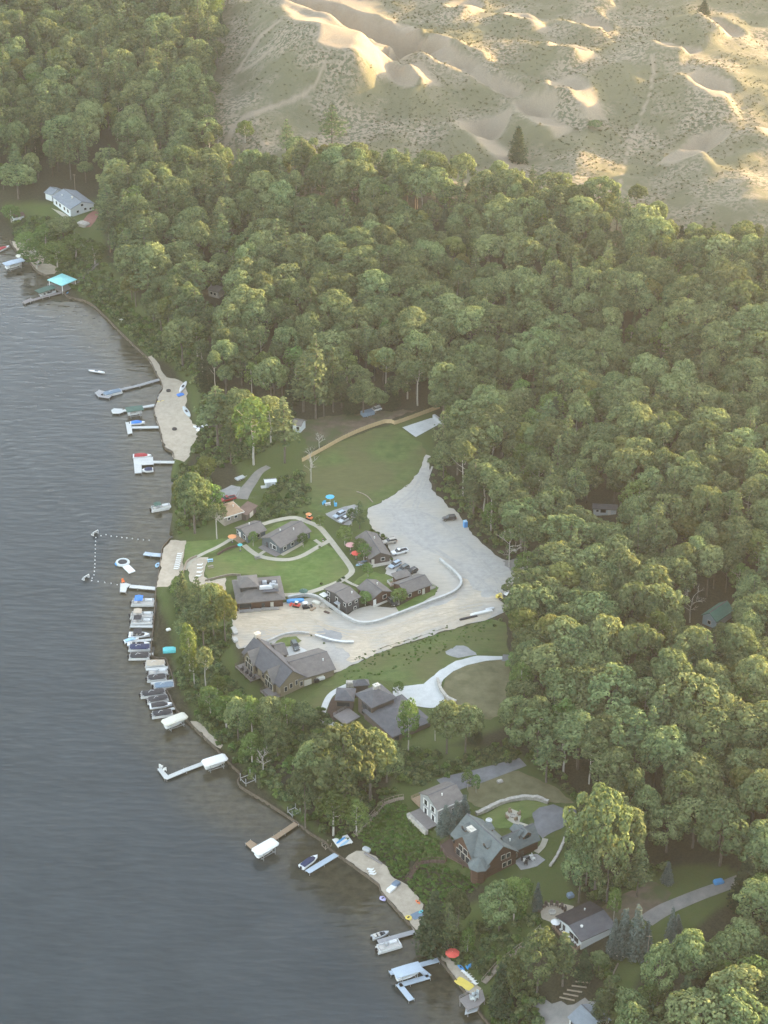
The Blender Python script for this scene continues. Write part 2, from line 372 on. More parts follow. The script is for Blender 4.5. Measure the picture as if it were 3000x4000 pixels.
def nd(nt, t, **kw):
    n = nt.nodes.new(t)
    for k, v in kw.items(): setattr(n, k, v)
    return n
def ground_material():
    m = bpy.data.materials.new('land_surface'); m.use_nodes = True
    nt = m.node_tree; l = nt.links; b = nt.nodes['Principled BSDF']
    b.inputs['Roughness'].default_value = 0.95; b.inputs['Specular IOR Level'].default_value = 0.1
    tc = nd(nt, 'ShaderNodeTexCoord')
    def noise(sc, det=5, ro=0.6):
        n = nd(nt, 'ShaderNodeTexNoise'); n.inputs['Scale'].default_value = sc; n.inputs['Detail'].default_value = det; n.inputs['Roughness'].default_value = ro
        l.new(tc.outputs['Object'], n.inputs['Vector']); return n.outputs['Fac']
    def ramp(f, p0, c0, p1, c1):
        r = nd(nt, 'ShaderNodeValToRGB'); e = r.color_ramp.elements
        e[0].position = p0; e[0].color = (*c0, 1); e[1].position = p1; e[1].color = (*c1, 1); l.new(f, r.inputs[0]); return r.outputs[0]
    def mix(f, a, c):
        x = nd(nt, 'ShaderNodeMix', data_type='RGBA'); l.new(f, x.inputs[0]); l.new(a, x.inputs[6]); l.new(c, x.inputs[7]); return x.outputs[2]
    def attr(n):
        a = nd(nt, 'ShaderNodeAttribute', attribute_name=n); return a.outputs['Fac']
    n1, n2, n3, n4 = noise(0.35), noise(1.6, 6, 0.7), noise(0.03, 4), noise(0.55, 6, 0.62)
    floor = ramp(n2, 0.35, (0.030, 0.030, 0.018), 0.7, (0.068, 0.062, 0.038))
    grass = mix(n1, ramp(n2, 0.3, (0.045, 0.075, 0.022), 0.7, (0.085, 0.12, 0.035)), ramp(n2, 0.3, (0.11, 0.115, 0.05), 0.75, (0.07, 0.10, 0.03)))
    sand = ramp(n2, 0.3, (0.205, 0.175, 0.132), 0.7, (0.265, 0.226, 0.172))
    veg = ramp(n3, 0.4, (0.066, 0.078, 0.044), 0.6, (0.108, 0.110, 0.062))
    tuft = ramp(n4, 0.46, (1, 1, 1), 0.54, (0, 0, 0))
    big = ramp(n3, 0.42, (0.0, 0.0, 0.0), 0.56, (0.85, 0.85, 0.85))
    tm = nd(nt, 'ShaderNodeMath', operation='MULTIPLY'); l.new(tuft, tm.inputs[0]); tm.inputs[1].default_value = 0.8
    mx = nd(nt, 'ShaderNodeMath', operation='MAXIMUM'); l.new(tm.outputs[0], mx.inputs[0]); l.new(big, mx.inputs[1])
    dune = mix(mx.outputs[0], sand, veg)
    clean = nd(nt, 'ShaderNodeMath', operation='MAXIMUM'); l.new(attr('bare'), clean.inputs[0]); l.new(attr('trail'), clean.inputs[1])
    dune = mix(clean.outputs[0], dune, sand)
    c = mix(attr('grass'), floor, grass)
    c = mix(attr('dune'), c, dune)
    bed = ramp(n2, 0.3, (0.05, 0.045, 0.03), 0.7, (0.08, 0.07, 0.045))
    c = mix(attr('lakebed'), c, bed)
    l.new(c, b.inputs['Base Color'])
    bp = nd(nt, 'ShaderNodeBump'); bp.inputs['Strength'].default_value = 0.5; bp.inputs['Distance'].default_value = 0.5
    l.new(n2, bp.inputs['Height']); l.new(bp.outputs[0], b.inputs['Normal'])
    return m
ground = grid_mesh('ground', gx, gy, GZ, {'grass': gm * (1 - GDM), 'dune': GDM, 'bare': GBM, 'trail': trail * GDM, 'lakebed': (GD < -0.3).astype(float)}, ground_material())
tag(ground, 'wooded lakeside land rising to grassy sand dunes', 'ground', kind='structure')

# ---------------------------------------------------------------- the lake
wx = np.array([-7000,-3000,-1500,-800,-450] + lines(-330, 90, 3) + [92,140,300,800], float)
wy = np.array([-3000,-1000,0,200,290] + lines(330, 1000, 3) + [1010,1200,1600,2600,5000], float)
WXX, WYY = np.meshgrid(wx, wy)
wd = pdist(WXX, WYY, SHW)
sh = 1 - sstep(7.0, 24.0, wd + 7 * fbm(WXX / 24, WYY / 24, 3))
WAKE = [at_z(x, y, 0) for x, y in [(-30,915),(0,945),(30,975),(52,1000),(70,1025),(88,1045),(115,1060),(135,1095),(150,1110),(190,1130),(215,1150),(240,1190)]]
wk = 1 - sstep(0.3, 2.4, pdist(WXX, WYY, WAKE) + 1.5 * fbm(WXX / 5, WYY / 5, 2))
def water_material():
    m = bpy.data.materials.new('lake_water'); m.use_nodes = True
    nt = m.node_tree; l = nt.links; b = nt.nodes['Principled BSDF']
    b.inputs['Roughness'].default_value = 0.10; b.inputs['IOR'].default_value = 1.333
    tc = nd(nt, 'ShaderNodeTexCoord'); mp = nd(nt, 'ShaderNodeMapping'); l.new(tc.outputs['Object'], mp.inputs[0])
    mp.inputs['Scale'].default_value = (0.36, 1.0, 1.0); mp.inputs['Rotation'].default_value = (0, 0, R(12))
    def noise(sc, det, ro, v):
        n = nd(nt, 'ShaderNodeTexNoise'); n.inputs['Scale'].default_value = sc; n.inputs['Detail'].default_value = det; n.inputs['Roughness'].default_value = ro
        l.new(v, n.inputs['Vector']); return n.outputs['Fac']
    n1 = noise(0.40, 1.6, 0.5, mp.outputs[0]); n0 = noise(0.05, 3, 0.6, tc.outputs['Object']); n3 = noise(0.35, 4, 0.6, tc.outputs['Object'])
    a = nd(nt, 'ShaderNodeAttribute', attribute_name='shallow')
    deep = nd(nt, 'ShaderNodeValToRGB'); e = deep.color_ramp.elements
    e[0].position = 0.3; e[0].color = (0.025, 0.034, 0.039, 1); e[1].position = 0.7; e[1].color = (0.036, 0.046, 0.052, 1); l.new(n0, deep.inputs[0])
    sl = nd(nt, 'ShaderNodeValToRGB'); e = sl.color_ramp.elements
    e[0].position = 0.3; e[0].color = (0.034, 0.032, 0.022, 1); e[1].position = 0.7; e[1].color = (0.075, 0.068, 0.046, 1); l.new(n3, sl.inputs[0])
    mx = nd(nt, 'ShaderNodeMix', data_type='RGBA'); l.new(a.outputs['Fac'], mx.inputs[0]); l.new(deep.outputs[0], mx.inputs[6]); l.new(sl.outputs[0], mx.inputs[7])
    l.new(mx.outputs[2], b.inputs['Base Color'])
    wk = nd(nt, 'ShaderNodeAttribute', attribute_name='wake')
    ad = nd(nt, 'ShaderNodeMath', operation='MULTIPLY_ADD'); l.new(wk.outputs['Fac'], ad.inputs[0]); ad.inputs[1].default_value = 0.55; l.new(n1, ad.inputs[2])
    bp = nd(nt, 'ShaderNodeBump'); bp.inputs['Strength'].default_value = 0.8; bp.inputs['Distance'].default_value = 0.28
    l.new(ad.outputs[0], bp.inputs['Height']); l.new(bp.outputs[0], b.inputs['Normal'])
    return m
lake = grid_mesh('lake_water', wx, wy, np.zeros_like(WXX), {'shallow': sh, 'wake': wk}, water_material())
tag(lake, 'dark rippled lake with brown shallows along the shore', 'lake', kind='structure')

# ---------------------------------------------------------------- draped sheets, strips and walls that follow the land
def drape(name, poly, m, off, label, cat, step=2.2, jit=0.25, px=True):
    pts = [tuple(G(x, y)[:2]) for x, y in poly] if px else poly
    ring = []
    for i in range(len(pts)):
        a, b = np.array(pts[i]), np.array(pts[(i + 1) % len(pts)]); k = max(1, int(np.hypot(*(b - a)) / 1.6))
        for q in range(k):
            p = a + (b - a) * q / k
            if q: p = p + rng.normal(0, jit, 2)
            ring.append(p)
    P = np.array(ring); n = len(P)
    X, Y = np.meshgrid(np.arange(P[:, 0].min(), P[:, 0].max(), step), np.arange(P[:, 1].min(), P[:, 1].max(), step))
    X, Y = X.ravel() + rng.normal(0, .2, X.size), Y.ravel() + rng.normal(0, .2, Y.size)
    ok = inpoly(X, Y, [tuple(p) for p in P]) & (pdist(X, Y, [tuple(p) for p in P], True) > 0.8)
    allp = [Vector(p) for p in P] + [Vector((a, b)) for a, b in zip(X[ok], Y[ok])]
    r = delaunay_2d_cdt(allp, [(i, (i + 1) % n) for i in range(n)], [], 1, 1e-4)
    vs = np.array([tuple(v) for v in r[0]]); zz = np.maximum(tz(vs[:, 0], vs[:, 1]), 0.83) + off
    me = bpy.data.meshes.new(name); me.from_pydata([(a[0], a[1], z) for a, z in zip(vs, zz)], [], [tuple(f) for f in r[2]])
    nrm = [p.normal.z for p in me.polygons]
    if nrm and sum(nrm) < 0: me.flip_normals()
    me.polygons.foreach_set('use_smooth', [True] * len(me.polygons))
    me.materials.append(m)
    o = link(bpy.data.objects.new(name, me)); tag(o, label, cat, kind='structure')
    return o
def smooth_line(pts, step=1.2, closed=False):
    pts = [Vector((p[0], p[1])) for p in pts]; out = []
    n = len(pts)
    for i in range(n - 1):
        p0, p1, p2, p3 = pts[max(i - 1, 0)], pts[i], pts[i + 1], pts[min(i + 2, n - 1)]
        k = max(1, int((p2 - p1).length / step))
        for q in range(k):
            t = q / k
            out.append(0.5 * ((2 * p1) + (p2 - p0) * t + (2 * p0 - 5 * p1 + 4 * p2 - p3) * t * t + (3 * p1 - p0 - 3 * p2 + p3) * t ** 3))
    out.append(pts[-1]); return out
def line_px(pts): return [G(x, y)[:2] for x, y in pts]
def side(ln, i):
    d = (ln[min(i + 1, len(ln) - 1)] - ln[max(i - 1, 0)]).normalized(); return Vector((-d.y, d.x))
def strip(name, pts, w, m, off, label, cat, px=True, smooth=True):
    ln = line_px(pts) if px else pts
    ln = smooth_line(ln) if smooth else smooth_line(ln)
    vs, fs = [], []; k = 4
    for i, p in enumerate(ln):
        s_ = side(ln, i); ww = w if not isinstance(w, (list, tuple)) else w[0] + (w[1] - w[0]) * i / (len(ln) - 1)
        for j in range(k + 1):
            q = p + s_ * (ww * (j / k - 0.5)); vs.append((q.x, q.y, float(tz(q.x, q.y)) + off))
    for i in range(len(ln) - 1):
        for j in range(k): a = i * (k + 1) + j; fs.append((a, a + k + 1, a + k + 2, a + 1))
    me = bpy.data.meshes.new(name); me.from_pydata(vs, [], fs); me.materials.append(m)
    if sum(p.normal.z for p in me.polygons) < 0: me.flip_normals()
    return tag(link(bpy.data.objects.new(name, me)), label, cat, kind='structure')
def wall_mb(pts, h, t, px=True, base=None, step=1.0, h1=None, dip=0.5, hvar=0.0):
    ln = smooth_line(line_px(pts) if px else pts, step); mb = MB(); vs = []; fs = []
    n = len(ln)
    for i, p in enumerate(ln):
        s_ = side(ln, i) * (t / 2)
        zg = float(tz(p.x, p.y)) if base is None else base
        hh = h if h1 is None else h + (h1 - h) * i / (n - 1)
        hh += random.uniform(-hvar, hvar)
        a, b = p + s_, p - s_
        vs += [(a.x, a.y, zg - dip), (b.x, b.y, zg - dip), (b.x, b.y, zg + hh), (a.x, a.y, zg + hh)]
    for i in range(n - 1):
        for j in range(4): q = i * 4; fs.append((q + j, q + (j + 1) % 4, q + 4 + (j + 1) % 4, q + 4 + j))
    fs += [(0, 3, 2, 1), tuple(4 * (n - 1) + j for j in range(4))]
    mb.add(vs, fs); return mb, ln
# ---------------------------------------------------------------- surfaces of the settled ground
m_gravel = mat('gravel', (0.34, 0.33, 0.315), 0.95, scale=0.5, col2=(0.43, 0.415, 0.385), detail=10, bump=0.15, streak=.06, patch=((.44, .40, .335), .045))
m_sand = mat('sand', (0.46, 0.385, 0.29), 0.95, scale=0.45, col2=(0.55, 0.48, 0.375), detail=9, bump=0.6, streak=.10, patch=((.40, .375, .335), .07))
m_beach = mat('beach_sand', (0.35, 0.30, 0.235), 0.95, scale=0.5, col2=(0.46, 0.40, 0.32), detail=9, bump=0.2)
m_lawn = mat('lawn_grass', (0.078, 0.132, 0.034), 0.95, scale=0.3, col2=(0.140, 0.195, 0.062), detail=10, spec=0.1, bump=0.3, streak=.08, patch=((.14, .16, .06), .06))
m_field = mat('field_grass', (0.066, 0.102, 0.032), 0.95, scale=0.3, col2=(0.115, 0.150, 0.052), detail=10, spec=0.1, bump=0.3, streak=.09, patch=((.11, .115, .05), .05))
m_dry = mat('dry_grass', (0.105, 0.105, 0.055), 0.95, scale=0.22, col2=(0.19, 0.175, 0.105), detail=10, spec=0.1, bump=0.3)
m_conc = mat('concrete', (0.46, 0.47, 0.46), 0.85, scale=0.4, col2=(0.56, 0.57, 0.56), detail=6)
m_path = mat('path_concrete', (0.36, 0.34, 0.27), 0.9, scale=0.6, col2=(0.44, 0.41, 0.34), detail=6)
m_asph = mat('asphalt', (0.125, 0.13, 0.14), 0.9, scale=0.3, col2=(0.20, 0.205, 0.215), detail=8)
m_drive = mat('worn_gravel_drive', (0.17, 0.165, 0.16), 0.95, scale=0.3, col2=(0.26, 0.245, 0.225), detail=8)
m_mulch = mat('mulch', (0.045, 0.03, 0.022), 0.95, scale=0.8, col2=(0.09, 0.055, 0.04))
m_soil = mat('bare_soil', (0.085, 0.066, 0.048), 0.95, scale=0.4, col2=(0.17, 0.128, 0.095), detail=8, patch=((.07, .085, .035), .12))
m_slate = mat('damp_gravel', (0.22, 0.225, 0.23), 0.95, scale=0.3, col2=(0.32, 0.32, 0.315), detail=7)

drape('gravel_lot', [(920,982),(930,985),(928,1015),(928,1040),(935,1060),(960,1085),(985,1105),(1000,1125),(1020,1155),(1055,1185),(1085,1208),(1120,1215),
 (1140,1235),(1128,1262),(1108,1285),(1100,1318),(1050,1340),(1000,1352),(960,1362),(900,1383),(850,1397),(800,1418),(735,1450),(700,1458),(610,1425),(560,1400),(515,1402),(500,1380),(506,1320),(620,1300),
 (690,1288),(712,1315),(752,1328),(765,1318),(800,1308),(845,1313),(905,1300),(945,1278),(930,1262),(880,1252),(850,1247),(832,1240),(838,1222),(850,1207),(838,1178),(822,1160),(803,1142),(795,1120),(795,1098),(815,1090),(850,1070),(885,1045),(905,1020),(912,1000)],
 m_gravel, 0.05, 'pale gravel parking lot among the cabins', 'parking lot')
drape('sandy_road', [(506,1322),(618,1306),(680,1305),(720,1328),(757,1351),(795,1360),(852,1345),(925,1316),(985,1292),(1002,1268),(996,1248),(1010,1252),(1040,1290),(1090,1288),(1096,1312),(1050,1340),(1000,1352),(960,1362),(900,1383),
 (850,1397),(800,1418),(760,1432),(740,1400),(690,1383),(640,1372),(600,1378),(560,1392),(520,1400),(503,1380)], m_sand, 0.11, 'tracked sand work area and haul road below the cabins', 'sand road', jit=0.5)
drape('beach_sand', [(318,772),(328,768),(338,780),(347,798),(360,815),(378,818),(394,825),(402,838),(406,850),(404,865),(402,880),(408,900),(415,915),(432,925),(427,945),(412,965),(410,985),(398,998),(376,994),(373,980),(356,970),(350,950),(344,926),(338,910),(334,890),(337,876),(343,856),(352,842),(347,824),(339,812)],
 m_beach, 0.06, 'private sand beach with a seawall edge beside the wooded bank', 'beach')
drape('beach_sand', [(25,525),(50,522),(66,534),(86,545),(100,558),(112,572),(128,582),(118,592),(96,596),(80,587),(68,574),(57,559),(36,544)], m_beach, 0.06, 'small sandy landing at the far left shore', 'beach')
drape('beach_sand', [(369,1167),(402,1168),(398,1190),(394,1215),(391,1243),(376,1258),(362,1268),(338,1270),(344,1240),(350,1202),(353,1186)], m_beach, 0.06, 'resort swimming beach with a row of loungers', 'beach')
drape('sand_terrace', [(412,1212),(432,1204),(450,1204),(443,1229),(441,1246),(455,1256),(487,1248),(487,1284),(462,1286),(430,1270),(410,1255),(406,1232)], m_beach, 0.06, 'raised sand terrace beside the restaurant', 'sand terrace')
drape('beach_sand', [(411,1560),(424,1558),(440,1568),(462,1592),(482,1610),(476,1618),(466,1616),(440,1592),(418,1572)], m_beach, 0.06, 'narrow strip of sand behind the seawall', 'beach')
drape('beach_sand', [(746,1858),(752,1848),(770,1838),(790,1838),(812,1850),(836,1872),(852,1898),(868,1905),(880,1912),(890,1925),(905,1940),(915,1955),(910,1985),(905,2010),(918,2036),(888,2001),(824,1929),(820,1915)], m_beach, 0.06, 'sand beach with chairs below the log house', 'beach')
drape('beach_sand', [(922,2040),(945,2046),(965,2060),(985,2082),(1010,2108),(1030,2128),(1040,2135),(1030,2150),(1006,2146),(946,2070)], m_beach, 0.06, 'small beach with a red umbrella and kayaks', 'beach')
drape('lawn', [(447,1210),(520,1182),(560,1202),(610,1212),(660,1200),(705,1172),(730,1195),(755,1222),(760,1240),(745,1252),(700,1268),(640,1284),(612,1284),(605,1246),(520,1240),(455,1254),(443,1240)], m_lawn, 0.06, 'bright green common lawn inside the curved resort path', 'lawn')
drape('field', [(652,1000),(720,962),(800,930),(845,918),(880,935),(912,960),(920,982),(912,1000),(905,1020),(885,1045),(850,1070),(795,1098),(775,1108),(700,1110),(665,1095),(660,1050)], m_field, 0.05, 'large mown grass field below the wooden fence', 'field')
drape('lawn', [(560,1150),(600,1130),(660,1118),(700,1130),(708,1158),(690,1180),(650,1198),(600,1208),(560,1196),(530,1180)], m_lawn, 0.04, 'lawn around the long grey cabin', 'lawn')
drape('lawn', [(400,1170),(470,1165),(500,1165),(470,1190),(430,1205),(402,1225),(396,1215)], m_lawn, 0.05, 'grass wedge between the beach and the tan cabin', 'lawn')
drape('lawn', [(775,1248),(800,1235),(835,1240),(850,1250),(860,1262),(830,1275),(790,1258),(760,1262)], m_lawn, 0.06, 'grass between the three eastern cabins', 'lawn')
drape('lawn', [(855,1312),(880,1300),(935,1262),(948,1270),(940,1286),(905,1304),(862,1322)], m_lawn, 0.09, 'grass verge around the small brown cabin', 'lawn')
drape('lawn', [(612,1378),(640,1375),(652,1385),(640,1392),(615,1398),(590,1395),(598,1385)], m_lawn, 0.16, 'dark green turf patch behind the big lake house', 'lawn')
drape('grass_bank', [(700,1475),(735,1450),(800,1420),(850,1400),(900,1386),(960,1365),(1000,1355),(1060,1338),(1092,1345),(1098,1415),(1060,1408),(1000,1425),(960,1450),(925,1480),(880,1480),(840,1472),(780,1468),(735,1482),(700,1530),(660,1560),(640,1570),(650,1520)], m_field, 0.05, 'rough grass bank between the sand road and the brown house', 'grass bank')
drape('dry_grass', [(955,1490),(965,1460),(1000,1438),(1050,1425),(1095,1425),(1110,1470),(1105,1530),(1060,1555),(1010,1545),(970,1522)], m_dry, 0.07, 'dry grass plot inside the curve of the concrete drive', 'grass')
drape('dry_grass', [(1010,1690),(1060,1672),(1120,1665),(1200,1700),(1240,1735),(1200,1735),(1150,1722),(1090,1730),(1040,1745),(1010,1730)], m_dry, 0.06, 'dry grass slope behind the boulder wall', 'grass')
drape('lawn', [(1040,1765),(1080,1740),(1140,1728),(1185,1738),(1160,1758),(1130,1770),(1120,1790),(1080,1790),(1050,1785)], m_lawn, 0.07, 'dark lawn behind the log house', 'lawn')
strip('footpath', [(398,1232),(412,1212),(440,1196),(470,1182),(498,1166),(505,1163)], 1.7, m_path, 0.12, 'concrete path climbing from the beach to the small cabin', 'path')
strip('footpath', [(527,1178),(545,1193),(562,1202),(590,1208),(625,1209),(655,1200),(690,1180),(712,1168)], 1.9, m_path, 0.12, 'curved concrete path below the long cabin', 'path')
strip('footpath', [(568,1133),(595,1125),(625,1119),(640,1119),(665,1128),(690,1140),(712,1165),(735,1195),(755,1222),(760,1236),(748,1248),(735,1256),(700,1270),(655,1283),(608,1286)], 2.0, m_path, 0.15, 'long concrete path looping round the common lawn', 'path')
strip('footpath', [(556,1204),(566,1195),(574,1190)], 1.3, m_path, 0.17, 'short walk to the porch of the long cabin', 'path')
strip('footpath', [(680,1167),(692,1175),(700,1178)], 1.3, m_path, 0.18, 'short walk to the side of the long cabin', 'path')
strip('footpath', [(742,1252),(760,1262),(775,1268)], 1.1, m_path, 0.18, 'narrow walk to the middle brown cabin', 'path')
drape('gravel_pad', [(703,1110),(735,1098),(765,1090),(780,1096),(775,1115),(755,1135),(735,1132)], m_slate, 0.10, 'gravel pad under two parked light blue cars', 'parking pad')
drape('gravel_pad', [(475,1060),(500,1048),(520,1052),(512,1075),(485,1085)], m_slate, 0.08, 'grey gravel yard behind the tan cabin', 'yard')
strip('track', [(520,1078),(530,1060),(545,1040),(560,1020),(580,1008)], [5.0, 2.5], m_drive, 0.07, 'worn dirt track leading past the white shed', 'track')
drape('concrete_slab', [(614,1407),(626,1397),(640,1394),(652,1400),(668,1412),(664,1420),(634,1430)], m_conc, 0.2, 'white concrete parking slab at the big lake house', 'driveway')
drape('gravel_patch', [(683,1366),(700,1358),(722,1360),(738,1370),(735,1384),(715,1388),(692,1380)], m_slate, 0.16, 'patch of grey crushed stone on the sand road', 'gravel patch', jit=0.5)
drape('concrete_drive', [(1085,1418),(1085,1425),(1050,1428),(1010,1437),(980,1450),(958,1468),(950,1490),(960,1510),(975,1520),(960,1528),(930,1530),(890,1525),(850,1515),(848,1485),(880,1482),(915,1478),(930,1465),(950,1448),(985,1428),(1030,1417)], m_conc, 0.12, 'sweeping pale concrete driveway of the brown house', 'driveway', jit=0.08)
strip('track', [(1085,1421),(1100,1422),(1130,1418)], 4, m_asph, 0.1, 'asphalt end of the curved driveway', 'road')
strip('garden_path', [(760,1478),(735,1488),(713,1503),(700,1530),(694,1553),(700,1560),(715,1564),(740,1572)], 2.0, m_conc, 0.12, 'pale concrete walk curving round the brown house', 'path')
drape('mulch_bed', [(724,1503),(713,1515),(706,1540),(708,1552),(725,1558),(735,1545),(730,1520)], m_mulch, 0.1, 'dark mulch bed beside the brown house', 'flower bed')
drape('gravel_patch', [(962,1408),(985,1395),(1010,1398),(1030,1415),(1000,1420),(975,1418)], m_slate, 0.1, 'stony bare patch beside the curved drive', 'bare patch', jit=0.5)
strip('asphalt_drive', [(958,1700),(985,1690),(1030,1678),(1080,1662),(1130,1646)], [7.5, 4.0], m_asph, 0.1, 'asphalt drive to the grey gabled house', 'driveway')
drape('asphalt_drive', [(1150,1757),(1165,1745),(1195,1738),(1225,1750),(1245,1748),(1246,1770),(1220,1785),(1190,1800),(1172,1812),(1155,1790)], m_asph, 0.12, 'wide asphalt apron by the log house garage', 'driveway', jit=0.1)
drape('stone_patio', [(1092,1756),(1105,1748),(1120,1754),(1126,1764),(1122,1776),(1140,1782),(1150,1790),(1130,1792),(1110,1780),(1096,1772)], m_path, 0.14, 'round stone patio with a fire pit behind the log house', 'patio', jit=0.1)
drape('stone_patio', [(1110,1862),(1130,1850),(1160,1845),(1178,1858),(1160,1872),(1125,1880)], m_slate, 0.12, 'stone patio at the end of the log house', 'patio')
strip('garden_path', [(1178,1812),(1172,1828),(1158,1842)], 1.6, m_path, 0.13, 'short stone walk from the garage to the patio', 'path')
drape('bare_soil', [(1300,1960),(1350,1930),(1400,1905),(1450,1930),(1430,1960),(1400,1980),(1350,1990),(1310,1985)], m_soil, 0.07, 'reddish needle covered yard behind the white house', 'yard', jit=0.6)
strip('track', [(1395,1990),(1430,1968),(1470,1950),(1520,1930),(1580,1908),(1650,1880)], [4.6, 3.4], m_drive, 0.12, 'grey gravel lane running into the trees', 'lane')
drape('sand_patio', [(1165,1962),(1180,1950),(1215,1952),(1240,1958),(1210,1980),(1190,1992),(1170,1985)], m_beach, 0.08, 'sandy fire pit circle by the white house', 'patio', jit=0.4)
drape('bare_soil', [(1150,2170),(1180,2160),(1240,2170),(1290,2165),(1250,2212),(1235,2290),(1180,2260)], m_drive, 0.07, 'bare eroded ground beside the bottom house', 'bare ground', jit=0.6)
drape('bare_soil', [(640,915),(700,900),(780,892),(850,888),(900,886),(860,900),(800,922),(720,952),(670,975)], m_soil, 0.05, 'shaded bare ground behind the wooden fence', 'bare ground', jit=0.5)
drape('bare_soil', [(1085,1212),(1120,1205),(1145,1225),(1135,1245),(1105,1240)], m_drive, 0.12, 'churned grey soil at the lot edge', 'bare ground', jit=0.6)

m_track = mat('track_sand', (0.40, 0.345, 0.265), 0.95, scale=0.6, col2=(0.50, 0.43, 0.335), detail=8)
m_trkg = mat('track_gravel', (0.32, 0.31, 0.29), 0.95, scale=0.5, col2=(0.42, 0.40, 0.37), detail=8)
for i, pts in enumerate([[(520,1345),(580,1352),(640,1350),(700,1352),(760,1372),(830,1378),(920,1352),(1000,1325)],[(540,1360),(600,1342),(650,1335),(700,1345)],[(525,1332),(575,1338),(620,1362),(600,1372),(570,1360)],[(600,1330),(660,1325),(690,1345),(750,1362),(820,1362),(900,1335),(985,1312),(1040,1300)],[(560,1375),(620,1366),(680,1368)],[(780,1405),(850,1380),(930,1350),(1020,1318)],[(630,1340),(640,1352),(655,1362),(700,1362)]]):
    for k, off in enumerate((0, 7)): strip('tyre_track', [(x + off * .4, y + off) for x, y in pts], .5, m_track, .14 + .006 * i + .003 * k, 'faint tyre track across the sand work area', 'track')
for i, pts in enumerate([[(925,1005),(905,1060),(890,1110),(910,1160),(960,1200),(1020,1240),(1060,1280)],[(915,1020),(890,1060),(850,1100),(870,1150),(930,1190),(990,1215)],[(820,1110),(880,1100),(940,1120),(990,1165),(1040,1215),(1075,1260)],[(1080,1225),(1030,1255),(1020,1290),(1040,1320)]]):
    for k, off in enumerate((0, 9)): strip('tyre_track', [(x + off, y + off * .3) for x, y in pts], .7, m_trkg, .07 + .006 * i + .003 * k, 'faint tyre track curving over the gravel lot', 'track')
# ---------------------------------------------------------------- foliage
m_bark = mat('bark', (0.075, 0.062, 0.05), 0.95, scale=1.5, col2=(0.16, 0.14, 0.12), stretch=(4, 4, 0.6))
m_pbark = mat('pale_bark', (0.30, 0.28, 0.25), 0.9, scale=1.5, col2=(0.46, 0.44, 0.40), stretch=(2, 2, 1))
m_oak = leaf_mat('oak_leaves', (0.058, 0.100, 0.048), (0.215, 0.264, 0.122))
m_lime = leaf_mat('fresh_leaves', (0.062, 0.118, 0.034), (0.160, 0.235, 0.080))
m_pine = leaf_mat('pine_needles', (0.044, 0.076, 0.040), (0.145, 0.185, 0.085), trans=0.2)
m_blue = leaf_mat('blue_needles', (0.070, 0.098, 0.090), (0.150, 0.180, 0.165), trans=0.15, osc=0.12)
m_dark = leaf_mat('dark_needles', (0.025, 0.044, 0.026), (0.065, 0.088, 0.046), trans=0.15)
m_yel = leaf_mat('sun_yellow_leaves', (0.085, 0.118, 0.036), (0.215, 0.235, 0.085))  # yellow of the low sun on crowns, put into the leaf colour
m_tuft = leaf_mat('dune_grass', (0.075, 0.075, 0.04), (0.155, 0.145, 0.08), trans=0.2)
m_red = leaf_mat('red_leaves', (0.10, 0.02, 0.02), (0.20, 0.04, 0.04))

def leaves_mesh(name, P, N, size, m, r, tint=None):
    """rhombic leaf sprays at points P with normals N"""
    n = len(P); N = N / (np.linalg.norm(N, axis=1, keepdims=True) + 1e-9)
    up = np.where(np.abs(N[:, 2:3]) < 0.9, np.array([[0, 0, 1.]]), np.array([[1., 0, 0]]))
    A = np.cross(N, up); A /= np.linalg.norm(A, axis=1, keepdims=True) + 1e-9
    B = np.cross(N, A); th = r.uniform(0, 2 * np.pi, (n, 1))
    A, B = A * np.cos(th) + B * np.sin(th), -A * np.sin(th) + B * np.cos(th)
    s = (size * r.uniform(0.65, 1.3, n))[:, None]
    V = np.stack([P - A * s, P - B * s * 0.62 + N * s * 0.18, P + A * s, P + B * s * 0.62 + N * s * 0.18], 1).reshape(-1, 3)
    me = bpy.data.meshes.new(name)
    me.vertices.add(4 * n); me.vertices.foreach_set('co', V.ravel().astype(np.float32))
    me.loops.add(4 * n); me.loops.foreach_set('vertex_index', np.arange(4 * n))
    me.polygons.add(n); me.polygons.foreach_set('loop_start', np.arange(n) * 4)
    me.update(calc_edges=True)
    at = me.attributes.new('tint', 'FLOAT', 'FACE')
    at.data.foreach_set('value', (r.uniform(0, 1, n) if tint is None else np.clip(tint + r.normal(0, .22, n), 0, 1)).astype(np.float32))
    me.materials.append(m)
    return me
def sphere_dirs(n, r):
    d = r.normal(size=(n, 3)); return d / np.linalg.norm(d, axis=1, keepdims=True)
